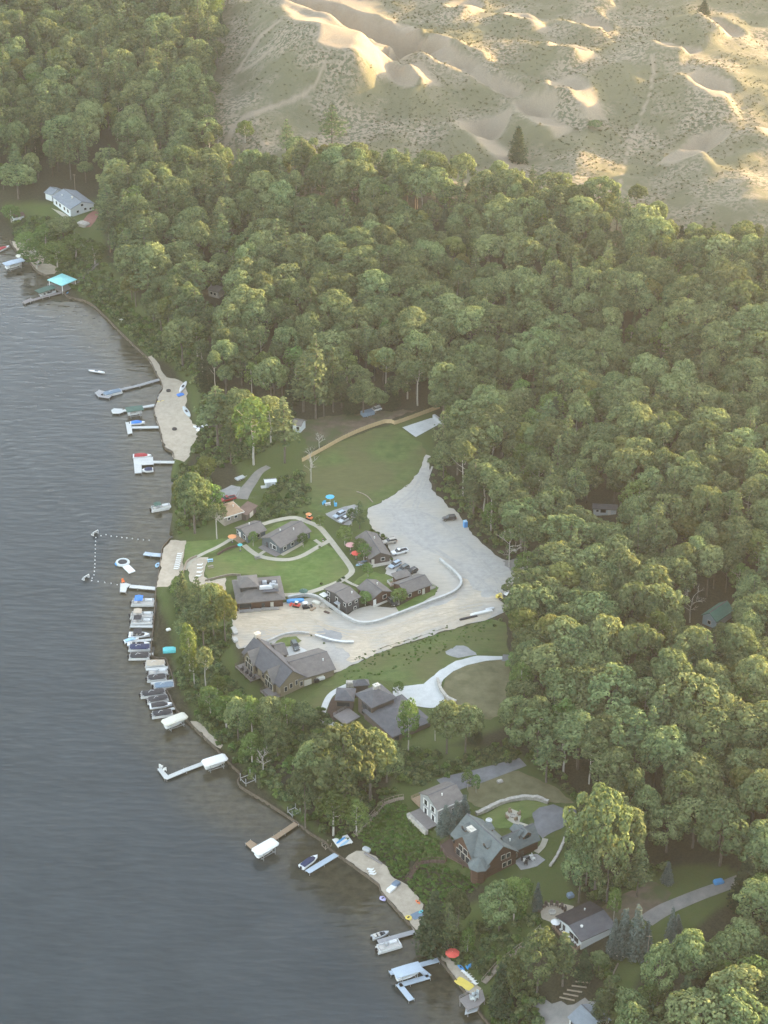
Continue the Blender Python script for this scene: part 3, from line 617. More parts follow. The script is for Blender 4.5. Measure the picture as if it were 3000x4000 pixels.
def oak_crown(name, seed, h=18.0, rad=5.4, nl=60, per=62, low=0.34, m=None, leaf=0.36, lobe=(0.9, 1.6), squash=0.9):
    """rounded leaf masses set on the upper surface of an uneven dome, with gaps between them"""
    r = np.random.default_rng(seed); P, N, T = [], [], []
    cz, rz = h * (1 + low) / 2, h * (1 - low) / 2 * squash
    cen = np.array([0, 0, cz]); ax = 1 + 0.18 * r.normal(size=2).clip(-1, 1); ph = r.uniform(0, 6.28, 3)
    for k in range(nl):
        u = (k + .5) / nl; zz = 1 - 1.55 * u; a = k * 2.39996 + r.normal(0, .25); q_ = math.sqrt(max(0, 1 - zz * zz))
        wob = 1 + .16 * math.sin(2 * a + ph[0]) + .1 * math.sin(3 * a + ph[1]); lr = r.uniform(*lobe) * (1 - .15 * (zz < 0))
        rr = r.uniform(.80, 1.0) * (1 if r.random() > .12 else .7)
        q = np.array([q_ * math.cos(a) * (rad * ax[0] - lr * .7) * wob * rr, q_ * math.sin(a) * (rad * ax[1] - lr * .7) * wob * rr, zz * (rz - lr * .6) * rr])
        c = cen + q; n = int(per * (lr / 1.25) ** 2); dd = sphere_dirs(n * 2, r)
        o = q / np.array([rad, rad, rz]); o /= np.linalg.norm(o) + 1e-6; o = o + np.array([0, 0, .45])
        dd = dd[(dd @ o) > -0.3][:n]
        P.append(c + dd * lr * r.uniform(0.84, 1.06, (len(dd), 1)) * np.array([1, 1, .82]))
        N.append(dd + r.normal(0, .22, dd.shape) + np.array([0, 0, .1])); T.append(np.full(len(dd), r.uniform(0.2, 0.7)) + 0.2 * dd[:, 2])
    return leaves_mesh(name, np.concatenate(P), np.concatenate(N), leaf, m or m_oak, r, np.concatenate(T))
def pine_crown(name, seed, h=24.0, rad=4.2, m=None, lv=13, z0=0.34, droop=0.1, leaf=0.42, dens=13, ragged=0.35, nb=(5, 7), power=0.85):
    r = np.random.default_rng(seed); P, N, T = [], [], []
    for k in range(lv):
        t = (k + r.uniform(-.25, .25)) / (lv - 1); z = h * (z0 + (0.97 - z0) * t)
        L0 = rad * (max(0.03, 1 - t) ** power) + 0.45
        if t < 0.12: L0 *= 0.75
        a0 = r.uniform(0, 6.28); n = r.integers(*nb)
        for b in range(n):
            L = L0 * r.uniform(1 - ragged, 1 + ragged * .5); a = a0 + 6.28 * b / n + r.normal(0, .25); c = max(4, int(dens * L / 2.2)); tt = r.uniform(.15, .85)
            s = r.uniform(0.12, 1.0, c) ** 0.8 * L; w = r.normal(0, 1, c) * (0.16 + 0.16 * s)
            x, y = s * math.cos(a) - w * math.sin(a), s * math.sin(a) + w * math.cos(a)
            zz = z - droop * s + 0.05 * s * s * (1 if droop < .3 else 0) + r.normal(0, .16, c)
            P.append(np.stack([x, y, zz], 1)); N.append(np.stack([0.45 * math.cos(a) + r.normal(0, .45, c), 0.45 * math.sin(a) + r.normal(0, .45, c), np.ones(c)], 1)); T.append(np.full(c, tt))
    return leaves_mesh(name, np.concatenate(P), np.concatenate(N), leaf, m or m_pine, r, np.concatenate(T))
def trunk_mesh(name, seed, h, r0, m, limbs=5, frac=0.8, l0=0.4, ll=3.5):
    q = random.Random(seed); mb = MB()
    pts = [(q.uniform(-.05, .05) * h * .1 * i, q.uniform(-.05, .05) * h * .1 * i, h * frac * i / 5 - (0.6 if i == 0 else 0)) for i in range(6)]
    mb.tube(pts, r0, 7, 0, r0 * 0.25)
    for k in range(limbs):
        t = l0 + (0.9 - l0) * (k + 1) / (limbs + 1); a = q.uniform(0, 6.28); p = Vector(pts[0]).lerp(Vector(pts[5]), t); L = ll * q.uniform(.6, 1.1)
        mb.tube([p, p + Vector((math.cos(a) * L * .5, math.sin(a) * L * .5, L * .35)), p + Vector((math.cos(a) * L, math.sin(a) * L, L * .95))], r0 * .4, 5, 0, r0 * .08)
    return mb.mesh(name, m)
def bush_mesh(name, seed, m, n=9, per=45, leaf=0.26):
    r = np.random.default_rng(seed); P, N, T = [], [], []
    for k in range(n):
        a, d = r.uniform(0, 6.28), r.uniform(0, .8); c = np.array([d * math.cos(a), d * math.sin(a), r.uniform(.35, .85) * (1.15 - d * .5)]); lr = r.uniform(.32, .55)
        dd = sphere_dirs(per, r); dd = dd[dd[:, 2] > -.5]
        P.append(c + dd * lr); N.append(dd + r.normal(0, .4, dd.shape)); T.append(np.full(len(dd), r.uniform(.1, .85)))
    P = np.concatenate(P); P[:, 2] = np.maximum(P[:, 2], 0.02)
    return leaves_mesh(name, P, np.concatenate(N), leaf, m, r, np.concatenate(T))

# kind -> list of (crown mesh, trunk mesh, native height, native crown diameter)
KIND = {}
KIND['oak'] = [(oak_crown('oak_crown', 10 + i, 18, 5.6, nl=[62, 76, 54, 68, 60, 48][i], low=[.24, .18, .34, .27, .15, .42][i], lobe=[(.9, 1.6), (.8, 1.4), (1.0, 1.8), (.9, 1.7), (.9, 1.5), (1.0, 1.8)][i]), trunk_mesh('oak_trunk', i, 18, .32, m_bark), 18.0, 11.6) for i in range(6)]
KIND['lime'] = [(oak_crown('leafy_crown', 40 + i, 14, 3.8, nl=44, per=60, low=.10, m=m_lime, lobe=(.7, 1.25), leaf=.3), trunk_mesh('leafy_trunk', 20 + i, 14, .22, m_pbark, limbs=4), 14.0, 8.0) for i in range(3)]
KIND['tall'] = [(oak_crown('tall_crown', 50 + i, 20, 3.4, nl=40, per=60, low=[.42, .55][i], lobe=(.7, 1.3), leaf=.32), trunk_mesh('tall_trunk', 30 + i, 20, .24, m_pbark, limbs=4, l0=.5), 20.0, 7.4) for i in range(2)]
KIND['turn'] = [(oak_crown('sun_yellow_crown', 60, 16, 4.4, nl=52, low=.34, m=m_yel, lobe=(.8, 1.4)), trunk_mesh('sun_yellow_tree_trunk', 61, 16, .26, m_bark), 16.0, 9.4)]  # crown whose sunlit yellow is painted into its leaves
KIND['pine'] = [(pine_crown('pine_crown', 70 + i, 24, [4.4, 3.8, 5.0][i], lv=[13, 14, 11][i], z0=[.36, .28, .45][i], ragged=[.35, .3, .45][i]), trunk_mesh('pine_trunk', 70 + i, 24, .3, m_bark, limbs=0, frac=.95), 24.0, 9.0) for i in range(3)]
KIND['spruce'] = [(pine_crown('spruce_crown', 80 + i, 12, 3.1, m=m_blue, lv=19, z0=.04, droop=.35, leaf=.3, dens=20, ragged=.16, nb=(8, 11), power=.9), trunk_mesh('spruce_trunk', 80 + i, 12, .2, m_bark, limbs=0, frac=.9), 12.0, 6.2) for i in range(2)]
KIND['fir'] = [(pine_crown('fir_crown', 85, 16, 3.6, m=m_dark, lv=20, z0=.06, droop=.3, leaf=.36, dens=16, ragged=.25, nb=(7, 9)), trunk_mesh('fir_trunk', 85, 16, .24, m_bark, limbs=0, frac=.9), 16.0, 7.2)]
KIND['bush'] = [(bush_mesh('bush', 90 + i, m_oak if i < 2 else m_lime), None, 1.3, 2.6) for i in range(3)]

def scatter(name, pts, protos, label, cat, kind='stuff'):
    """one object: points carrying turn, size and a choice of plant, grown by geometry nodes"""
    if name + '_plants' not in bpy.data.collections:
        pc = bpy.data.collections.new(name + '_plants')
        for i, (cm, tm, h, w) in enumerate(protos):
            if tm is None: pc.objects.link(bpy.data.objects.new('plant_%02d' % i + name, cm)); continue
            me = bpy.data.meshes.new('joined_plant')
            nv = len(cm.vertices); a = np.empty(nv * 3, np.float32); cm.vertices.foreach_get('co', a)
            tv = [tuple(v.co) for v in tm.vertices]; tf = [tuple(p.vertices) for p in tm.polygons]
            lt = np.zeros(len(cm.polygons), np.float32); cm.attributes['tint'].data.foreach_get('value', lt)
            tot = [nv + k for f in tf for k in f]; ls, acc = [], 0
            for f in tf: ls.append(nv + acc); acc += len(f)
            me.vertices.add(nv + len(tv)); me.vertices.foreach_set('co', np.concatenate([a, np.array(tv, np.float32).ravel()]))
            me.loops.add(nv + len(tot)); me.loops.foreach_set('vertex_index', np.concatenate([np.arange(nv), np.array(tot)]).astype(np.int32))
            me.polygons.add(len(lt) + len(tf)); me.polygons.foreach_set('loop_start', np.concatenate([np.arange(len(lt)) * 4, np.array(ls)]).astype(np.int32))
            me.update(calc_edges=True)
            me.materials.append(cm.materials[0]); me.materials.append(tm.materials[0])
            me.polygons.foreach_set('material_index', np.concatenate([np.zeros(len(lt)), np.ones(len(tf))]).astype(np.int32))
            at = me.attributes.new('tint', 'FLOAT', 'FACE'); at.data.foreach_set('value', np.concatenate([lt, np.zeros(len(tf))]).astype(np.float32))
            pc.objects.link(bpy.data.objects.new('plant_%02d' % i + name, me))
    pc = bpy.data.collections[name + '_plants']
    me = bpy.data.meshes.new(name); me.from_pydata([p[0] for p in pts], [], [])
    for an, ty, k in (('turn', 'FLOAT', 1), ('pick', 'INT', 3)):
        at = me.attributes.new(an, ty, 'POINT'); at.data.foreach_set('value', [p[k] for p in pts])
    at = me.attributes.new('size', 'FLOAT_VECTOR', 'POINT'); at.data.foreach_set('vector', [c for p in pts for c in p[2]])
    ob = link(bpy.data.objects.new(name, me))
    ng = bpy.data.node_groups.new(name + '_growth', 'GeometryNodeTree')
    ng.interface.new_socket('Geometry', in_out='INPUT', socket_type='NodeSocketGeometry'); ng.interface.new_socket('Geometry', in_out='OUTPUT', socket_type='NodeSocketGeometry')
    gi, go = ng.nodes.new('NodeGroupInput'), ng.nodes.new('NodeGroupOutput')
    ip = ng.nodes.new('GeometryNodeInstanceOnPoints'); ci = ng.nodes.new('GeometryNodeCollectionInfo')
    ci.inputs['Collection'].default_value = pc; ci.inputs['Separate Children'].default_value = True; ci.inputs['Reset Children'].default_value = True
    ip.inputs['Pick Instance'].default_value = True
    def na(n, t):
        a = ng.nodes.new('GeometryNodeInputNamedAttribute'); a.data_type = t; a.inputs['Name'].default_value = n; return a.outputs[0]
    cx = ng.nodes.new('ShaderNodeCombineXYZ'); L = ng.links
    L.new(na('turn', 'FLOAT'), cx.inputs[2]); L.new(na('pick', 'INT'), ip.inputs['Instance Index']); L.new(na('size', 'FLOAT_VECTOR'), ip.inputs['Scale'])
    L.new(gi.outputs[0], ip.inputs['Points']); L.new(ci.outputs[0], ip.inputs['Instance']); L.new(cx.outputs[0], ip.inputs['Rotation']); L.new(ip.outputs[0], go.inputs[0])
    md = ob.modifiers.new('growth', 'NODES'); md.node_group = ng
    return tag(ob, label, cat, kind=kind)

TREES = []     # dict(kind, x, y, z, h, w, pick) gathered first, then the largest in view become objects
def tree_at(kind, px, py, top=None, h=None, w=None, pick=None, label=None):
    p = G(px, py)
    if top is not None:
        lo, hi = 1.0, 60.0
        for _ in range(30):
            mid = (lo + hi) / 2; yy = proj(p.x, p.y, p.z + mid)[1]
            if yy > top: lo = mid
            else: hi = mid
        h = lo
    if w is not None: w = w * (Vector((p.x, p.y, p.z)) - Vector((0, 0, CAMH))).length / FPX
    k = KIND[kind]; pick = random.randrange(len(k)) if pick is None else pick
    if w is None: w = k[pick][3] * h / k[pick][2] * random.uniform(.85, 1.15)
    TREES.append(dict(kind=kind, x=p.x, y=p.y, z=p.z, h=h, w=w, pick=pick, label=label, hand=True))

# hand-placed trees: kind, base x, base y, crown top y, crown width in picture pixels
for t in [
 ('lime',548,1004,850,105),('pine',615,1000,857,80),('pine',499,1002,902,62),('pine',470,965,832,95),('turn',445,1062,985,60),('oak',421,1152,1018,98),('turn',400,1120,1030,70),('lime',460,1120,1040,62),('tall',469,1164,1085,46),
 ('oak',520,960,835,90),('tall',585,960,850,60),
 ('turn',487,1394,1278,62),('oak',462,1380,1255,75),('pine',397,1330,1233,60),('pine',430,1345,1245,66),('oak',440,1400,1300,70),('pine',405,1400,1315,58),('lime',410,1450,1340,50),('turn',470,1340,1262,56),('lime',385,1300,1240,40),
 ('tall',445,1490,1395,48),('lime',420,1480,1400,44),
 ('lime',455,1545,1478,62),('lime',490,1575,1502,70),('oak',515,1600,1505,72),('lime',545,1595,1500,60),('oak',585,1590,1505,80),('lime',620,1580,1508,72),('oak',655,1580,1520,70),('lime',545,1650,1580,70),('oak',600,1640,1560,70),('lime',470,1510,1455,44),('lime',510,1540,1490,50),
 ('oak',745,1755,1555,150,1),('oak',800,1730,1570,110,0),('oak',690,1745,1600,105,3),('oak',835,1690,1600,90,4),('lime',720,1805,1695,85,0),('oak',660,1790,1660,70,2),('lime',770,1800,1720,60,1),
 ('lime',882,1627,1503,66,0),('oak',965,1628,1512,92,0),('oak',1005,1625,1520,80,3),('tall',940,1600,1530,44),('fir',1025,1600,1545,40),
 ('spruce',962,1800,1738,38),('spruce',985,1800,1728,40),('spruce',1003,1772,1716,34),('lime',1010,1705,1660,30),('lime',1028,1712,1672,28),
 ('oak',1078,2010,1908,92,1),('lime',1110,1990,1890,75,0),('oak',990,2010,1920,60,3),('fir',936,2056,1925,88),('pine',968,2062,1950,62),
 ('lime',1010,2060,2000,40),('spruce',1160,1965,1905,26),('lime',1130,1960,1895,50),
 ('oak',1160,2150,2010,96,1),('pine',1215,2130,2015,80),('oak',1100,2170,2060,72),('oak',1292,2104,2056,50),('fir',1080,2190,2080,60),('fir',1260,2115,2050,45),
 ('spruce',1345,2062,1962,50),('spruce',1372,2068,1956,56),('spruce',1325,2062,1985,40),('spruce',1395,2062,1990,34),('spruce',1448,2036,1960,32),('spruce',1462,2015,1975,26),('spruce',1441,1908,1862,30),
 ('pine',1375,1938,1815,66),('oak',1285,1925,1690,130,1),('oak',1266,1912,1770,80,0),('oak',1345,1905,1740,90,3),('oak',1310,1950,1800,90,4),('lime',1325,1992,1912,40),('oak',1250,1950,1830,80,2),
 ('oak',1420,2175,2040,90,1),('oak',1480,2150,2010,100,3),('lime',1400,2200,2120,70,0),('pine',1310,2225,2110,70),('fir',1290,2220,2150,40),('lime',1480,2100,2040,60),('oak',1360,2240,2140,90,0),
 ('lime',692,1139,1112,28),('pine',777,1142,1082,40),('lime',745,1178,1135,42),('lime',547,1180,1146,28),('lime',655,1182,1150,30),('lime',778,1195,1162,36),('lime',786,1212,1172,40),('lime',795,1246,1215,30),('lime',862,1306,1268,42),('lime',789,1308,1276,38),('lime',760,1135,1095,30),
 ('lime',860,1500,1470,30),
 ('pine',738,884,800,56),('oak',812,886,838,56,3),('fir',760,892,830,44),('oak',700,900,830,60,0),('oak',860,872,812,58,2),('pine',682,905,722,95),('oak',785,902,818,80,0),('pine',720,890,752,66),('pine',655,890,770,70),('fir',845,878,812,50),('tall',902,876,775,58),('tall',935,868,770,55),('tall',880,862,775,55),('oak',1002,905,800,76,2),('oak',1010,965,860,92,1),('tall',1000,1075,950,62),('lime',975,975,905,40),
 ('tall',1045,1110,1000,64),('tall',1062,1120,1010,60),('oak',1090,1130,1020,90,3),('oak',988,1026,925,80,5),('oak',1020,1040,920,95,0),('lime',1060,1150,1080,52),('oak',1125,1170,1060,100,0),('tall',1090,1160,1080,50),('oak',1190,1170,1050,100,3),
 ('pine',1160,1300,1180,92),('turn',1210,1330,1215,88),('turn',1130,1420,1310,90),('turn',1180,1450,1330,98),('lime',1125,1535,1425,64),('oak',1240,1380,1270,110,0),('oak',1130,1560,1470,80,2),('turn',1250,1450,1350,90),('oak',1110,1600,1500,70,3),('lime',1215,1620,1505,70),('pine',1180,1690,1590,80),('oak',1160,1645,1530,110,1),('oak',1260,1600,1490,120,4),
 ('lime',80,580,520,80),('lime',125,585,520,76),('lime',165,560,505,70),('lime',205,570,520,60),('lime',100,540,480,70),('lime',60,545,500,60),('oak',138,520,468,60),('pine',322,670,560,70),('pine',275,610,505,80),('pine',238,545,445,66),('pine',236,485,398,76),('lime',25,480,440,50),('oak',40,430,350,80),('pine',40,420,310,70),
 ('lime',530,308,256,46),('pine',718,345,224,62),('pine',620,345,258,48),('fir',1118,348,272,50),('oak',1375,450,396,48),('pine',605,420,340,52),('oak',1285,275,262,36),('lime',575,25,-10,40),('lime',605,30,5,40),('fir',1520,30,0,30)]:
    tree_at(t[0], t[1], t[2], t[3], w=t[4], pick=(t[5] if len(t) > 5 else None))

# the forest: jittered fill of the wooded ground
FOR_A = [(-250,-420),(462,-420),(482,60),(478,200),(462,290),(480,345),(520,402),(575,398),(598,365),(640,340),(730,345),(800,375),(860,390),(920,400),(1020,425),(1080,415),(1180,425),(1290,462),(1400,505),(1470,555),(1500,540),(1700,545),(2500,560),(2500,1280),(1250,1290),(1150,1240),(1120,1195),(1065,1165),
 (1022,1120),(995,1075),(958,1040),(948,1000),(962,940),(955,900),(930,868),(860,848),(760,852),(680,880),(600,880),(520,860),(450,850),(412,810),(375,770),(345,735),(318,700),(300,670),(262,630),(228,560),(222,500),(222,450),(200,400),(100,385),(0,430),(-250,350)]
FOR_B = [(1125,1250),(1250,1280),(2500,1280),(2500,2600),(1330,2600),(1330,2260),(1400,2200),(1450,2160),(1520,2140),(1585,2110),(1615,2020),(1600,1925),(1560,1890),(1450,1865),(1390,1860),(1330,1890),(1260,1910),(1245,1860),(1262,1790),(1260,1740),(1190,1680),(1140,1635),(1120,1560),(1112,1470),(1100,1430),(1112,1350),(1150,1290)]
CLEAR = [(1255,1358,1112,1280),(1500,1580,1338,1460),(438,492,642,760),(866,948,946,1010),(1468,1515,1345,1440)]
HOLES = [(455,628,30,18),(1300,1112,52,24),(1535,1328,38,24),(1140,1640,30,16),(1480,1312,20,12),(1130,1228,25,14),(470,640,24,16)]
fx, fy = np.meshgrid(np.arange(-330, 420, 7.0), np.arange(345, 1560, 7.0))
fx = fx + (np.arange(fx.shape[0])[:, None] % 2) * 3.5
fx, fy = fx.ravel() + rng.uniform(-3, 3, fx.size), fy.ravel() + rng.uniform(-3, 3, fx.size)
fz = tz(fx, fy); qx, qy = proj(fx, fy, fz)
ok = (inpoly(qx, qy, FOR_A) | inpoly(qx, qy, FOR_B)) & (qx < 2450) & (qx > -240)
for hx, hy, rx, ry in HOLES: ok &= ((qx - hx) / rx) ** 2 + ((qy - hy) / ry) ** 2 > 1
hx_ = np.array([[t['x'], t['y'], t['w']] for t in TREES])
for x, y, z, a, b in zip(fx[ok], fy[ok], fz[ok], qx[ok], qy[ok]):
    if np.any(np.hypot(hx_[:, 0] - x, hx_[:, 1] - y) < 0.36 * hx_[:, 2]): continue
    g = fbm(np.array([x / 60]), np.array([y / 60]), 2)[0]; r_ = random.random()
    if fbm(np.array([x / 22 + 9]), np.array([y / 22]), 2)[0] > 0.24: continue       # small clearings in the canopy
    pc = 0.10 + (0.22 if a < 520 else 0.0) + 0.25 * max(0, g)
    if r_ < pc: k, h = 'pine', random.uniform(17, 26)
    elif r_ < pc + 0.05: k, h = 'fir', random.uniform(11, 17)
    elif r_ < pc + 0.11: k, h = 'tall', random.uniform(16, 21)
    elif r_ < pc + 0.19: k, h = 'lime', random.uniform(12, 17)
    elif r_ < pc + 0.23: k, h = 'turn', random.uniform(13, 17)
    else: k, h = 'oak', random.uniform(12, 22.5)
    if 1095 < a < 1330 and 1200 < b < 1520 and k == 'oak': h = random.uniform(18, 22)
    edge = min(pdist(a, b, FOR_A, True), pdist(a, b, FOR_B, True))
    if b < 640 and edge < 40: h *= random.uniform(.6, 1.0)
    pk = random.randrange(len(KIND[k])); nat = KIND[k][pk]; skip = False
    for x0, x1, yt, y1 in CLEAR:
        if x0 < a < x1 and yt < b < y1:
            hc = (b - yt) / 4.6 * 0.7      # only low growth keeps these openings in the canopy free
            if hc < 5: skip = True
            h = min(h, hc)
    if skip: continue
    TREES.append(dict(kind=k, x=float(x), y=float(y), z=float(z), h=h, w=nat[3] * h / nat[2] * random.uniform(.82, 1.4), pick=pk, label=None, hand=False))
# ---------------------------------------------------------------- houses
def shingle(name, c1, c2): return mat(name, c1, 0.85, scale=0.55, col2=c2, detail=10, spec=0.2, bump=0.25, stretch=(1, 1, 3))
m_rg = shingle('grey_shingles', (0.145, 0.135, 0.13), (0.20, 0.185, 0.175))
m_rc = shingle('charcoal_shingles', (0.085, 0.085, 0.095), (0.125, 0.125, 0.135))
m_rb = shingle('brown_grey_shingles', (0.13, 0.12, 0.115), (0.185, 0.17, 0.16))
m_rd = shingle('dark_shingles', (0.035, 0.03, 0.032), (0.06, 0.052, 0.054))
m_rt = shingle('tan_shingles', (0.27, 0.185, 0.125), (0.36, 0.26, 0.18))
m_rn = shingle('brown_shingles', (0.115, 0.08, 0.068), (0.17, 0.12, 0.10))
m_rs = shingle('slate_blue_shingles', (0.16, 0.185, 0.215), (0.22, 0.25, 0.28))
m_rv = shingle('green_grey_shingles', (0.105, 0.125, 0.125), (0.155, 0.175, 0.175))
m_rgr = shingle('green_shingles', (0.05, 0.14, 0.11), (0.07, 0.18, 0.14))
m_white = mat('white_paint', (0.72, 0.72, 0.70), 0.6, 0.05, 0.8)
m_sid = mat('white_siding', (0.58, 0.62, 0.64), 0.7, 0.06, 0.8, stretch=(.3, .3, 6))
m_sgr = mat('grey_siding', (0.30, 0.31, 0.31), 0.75, 0.1, 0.8, stretch=(.3, .3, 6))
m_sdk = mat('dark_siding', (0.055, 0.055, 0.06), 0.75, 0.15, 0.8, stretch=(3, 3, .4))
m_slb = mat('slate_siding', (0.09, 0.11, 0.125), 0.75, 0.15, 0.8, stretch=(.3, .3, 5))
m_log = mat('log_siding', (0.068, 0.038, 0.027), 0.7, scale=0.8, col2=(0.110, 0.060, 0.043), stretch=(.3, .3, 5))
m_tan = mat('tan_siding', (0.21, 0.175, 0.12), 0.8, 0.08, 0.8, stretch=(.3, .3, 6))
m_brk = mat('block_siding', (0.27, 0.24, 0.205), 0.85, 0.12, 1.5)
m_dbr = mat('dark_brown_siding', (0.10, 0.078, 0.068), 0.8, 0.12, 0.8)
m_trim = mat('cream_trim', (0.55, 0.52, 0.46), 0.7, 0.05, 1)
m_found = mat('foundation', (0.28, 0.27, 0.26), 0.9, 0.1, 0.8)
m_glass = mat('window_glass', (0.03, 0.036, 0.042), 0.08, 0.1, 0.5, spec=0.6)
m_deckg = mat('grey_decking', (0.225, 0.205, 0.20), 0.8, 0.12, 1.0, stretch=(1, 6, 1))
m_deckb = mat('brown_decking', (0.105, 0.07, 0.058), 0.8, 0.15, 1.0, stretch=(1, 6, 1))
m_deckw = mat('tan_decking', (0.30, 0.22, 0.15), 0.8, 0.12, 1.0, stretch=(1, 6, 1))
m_stone = mat('field_stone', (0.30, 0.275, 0.24), 0.9, scale=1.2, col2=(0.52, 0.49, 0.44), bump=0.6)
m_metal = mat('galvanised_metal', (0.42, 0.43, 0.44), 0.45, 0.08, 1, metal=0.5)
m_alu = mat('white_aluminium', (0.62, 0.63, 0.64), 0.5, 0.05, 1)
m_alug = mat('grey_aluminium', (0.40, 0.42, 0.44), 0.5, 0.08, 1)
m_wood = mat('weathered_wood', (0.20, 0.165, 0.13), 0.85, scale=0.8, col2=(0.30, 0.26, 0.21), stretch=(1, 5, 1))
m_new = mat('new_wood', (0.46, 0.34, 0.19), 0.8, scale=0.8, col2=(0.56, 0.42, 0.25), stretch=(4, 4, .5))
m_block = mat('concrete_block', (0.36, 0.36, 0.35), 0.9, scale=1.0, col2=(0.52, 0.51, 0.49), bump=0.4)
m_capg = mat('weathered_cap', (.42, .42, .40), .85, scale=.6, col2=(.58, .58, .56), detail=6)
m_sea = mat('seawall_timber', (.075, .06, .045), .9, scale=.8, col2=(.14, .115, .09))
m_brick = mat('red_brick', (0.20, 0.09, 0.075), 0.85, scale=1.0, col2=(0.28, 0.13, 0.11))
m_black = mat('black_rubber', (0.02, 0.02, 0.022), 0.7, 0.1, 1)

class Wing:
    def __init__(s, A, B, C, eh, zb, root=None, name=None, label=None, cat='house', over=0.45):
        z = zb + eh
        a, b, c = (Vector(at_z(*p, z)) for p in (A, B, C))
        d = a + (c - b); s.sa = -1
        u = (b - a).normalized()
        if (c - b).dot(Vector((-u.y, u.x))) < 0: a, b, c, d = b, a, d, c; s.sa = 1; u = -u
        v2 = (c - b).normalized(); q = Vector((v2.y, -v2.x))      # square the corner between both edges
        la, lb = (b - a).length, (c - b).length
        u = (u * la + q * lb * .6).normalized(); v = Vector((-u.y, u.x))
        s.L = (b - a).dot(u); s.W = (c - b).dot(v); s.eh, s.zb, s.o = eh, zb, over
        cen = (a + b + c + d) / 4; s.yaw = math.atan2(u.y, u.x)
        if root is None: root = empty(name, (cen.x, cen.y, zb), s.yaw, label, cat)
        s.root = root; s.cen = cen
        s.dy = s.yaw - root.rotation_euler.z; ry = -root.rotation_euler.z
        k = Vector((cen.x - root.location.x, cen.y - root.location.y))
        s.off = Vector((k.x * math.cos(ry) - k.y * math.sin(ry), k.x * math.sin(ry) + k.y * math.cos(ry), zb - root.location.z))
        s.wl, s.ww = s.L - 2 * over, s.W - 2 * over
    def loc(s, p):
        c, q = math.cos(s.dy), math.sin(s.dy); return (p[0] * c - p[1] * q + s.off.x, p[0] * q + p[1] * c + s.off.y, p[2] + s.off.z)
    def part(s, name, mb, m, parent=None):
        mb.v = [s.loc(p) for p in mb.v]; return mb.build(name, m, parent or s.root)
    def walls(s, m, rise=0.0, base=2.5, hip=False, name='wall'):
        a, b = s.wl / 2, s.ww / 2; hb = s.eh - 0.22; mb = MB()
        if hip or rise == 0: mb.box((0, 0, (hb - base) / 2 + 0.0), (2 * a, 2 * b, hb + base))
        else:
            sl = rise / (s.W / 2); he = hb + s.o * sl - .03; ap = hb + rise - .03
            pr = [(-b, -base), (b, -base), (b, he), (0, ap), (-b, he)]
            vs = [(x, y, z) for x in (-a, a) for y, z in pr]
            mb.add(vs, [(4, 3, 2, 1, 0), (5, 6, 7, 8, 9)] + [(i, (i + 1) % 5, 5 + (i + 1) % 5, 5 + i) for i in range(5)])
        return s.part(name, mb, m)
    def gable(s, m, rise, th=0.22, name='roof', asym=0.0):
        a, b, h = s.L / 2, s.W / 2, s.eh; mb = MB()
        pr = [(-b, h), (asym, h + rise), (b, h), (b, h - th), (asym, h + rise - th), (-b, h - th)]
        vs = [(x, y, z) for x in (-a, a) for y, z in pr]
        mb.add(vs, [(0, 1, 4, 5), (1, 2, 3, 4), (6, 11, 10, 7), (7, 10, 9, 8)] + [(i, 6 + i, 6 + (i + 1) % 6, (i + 1) % 6) for i in range(6)])
        r = s.part(name, mb, m)
        cp = MB(); cp.box((0, asym, h + rise + .02), (2 * a - .1, .34, .08)); s.part('ridge_cap', cp, m_rc if m is not m_rc else m_rd, r)
        s.rise = rise; return r
    def hip(s, m, rise, th=0.22, name='roof', ridge=None, flat=0.0):
        a, b, h = s.L / 2, s.W / 2, s.eh; mb = MB(); rl = max(a - b, 0.0) if ridge is None else ridge
        wy = flat
        vs = [(-a, -b, h), (a, -b, h), (a, b, h), (-a, b, h), (-a, -b, h - th), (a, -b, h - th), (a, b, h - th), (-a, b, h - th), (-rl - .01, -wy, h + rise), (rl + .01, -wy, h + rise), (rl + .01, wy + .01, h + rise), (-rl - .01, wy + .01, h + rise)]
        mb.add(vs, [(0, 1, 9, 8), (1, 2, 10, 9), (2, 3, 11, 10), (3, 0, 8, 11), (8, 9, 10, 11), (0, 4, 5, 1), (1, 5, 6, 2), (2, 6, 7, 3), (3, 7, 4, 0), (7, 6, 5, 4)])
        s.rise = rise; return s.part(name, mb, m)
    def shed(s, m, rise, th=0.2, name='roof'):
        a, b, h = s.L / 2, s.W / 2, s.eh; mb = MB()
        vs = [(-a, -b, h), (a, -b, h), (a, b, h + rise), (-a, b, h + rise)]; vs += [(x, y, z - th) for x, y, z in vs]
        mb.add(vs, [(0, 1, 2, 3), (7, 6, 5, 4), (0, 4, 5, 1), (1, 5, 6, 2), (2, 6, 7, 3), (3, 7, 4, 0)]); return s.part(name, mb, m)
    def wallpos(s, sd, t, z, out):
        """sd: 'AB' long side, 'CD' opposite, 'A' or 'B' end; t -1..1 from A to B, or from the AB side to the CD side"""
        a, b = s.wl / 2, s.ww / 2
        if sd == 'AB': return (-s.sa * -1 * -1 * t * a * 1.0 if False else (t * a if s.sa < 0 else -t * a), -b - out, z), 0
        if sd == 'CD': return ((t * a if s.sa < 0 else -t * a), b + out, z), 0
        e = s.sa if sd == 'A' else -s.sa
        return (e * (a + out), t * b, z), math.pi / 2
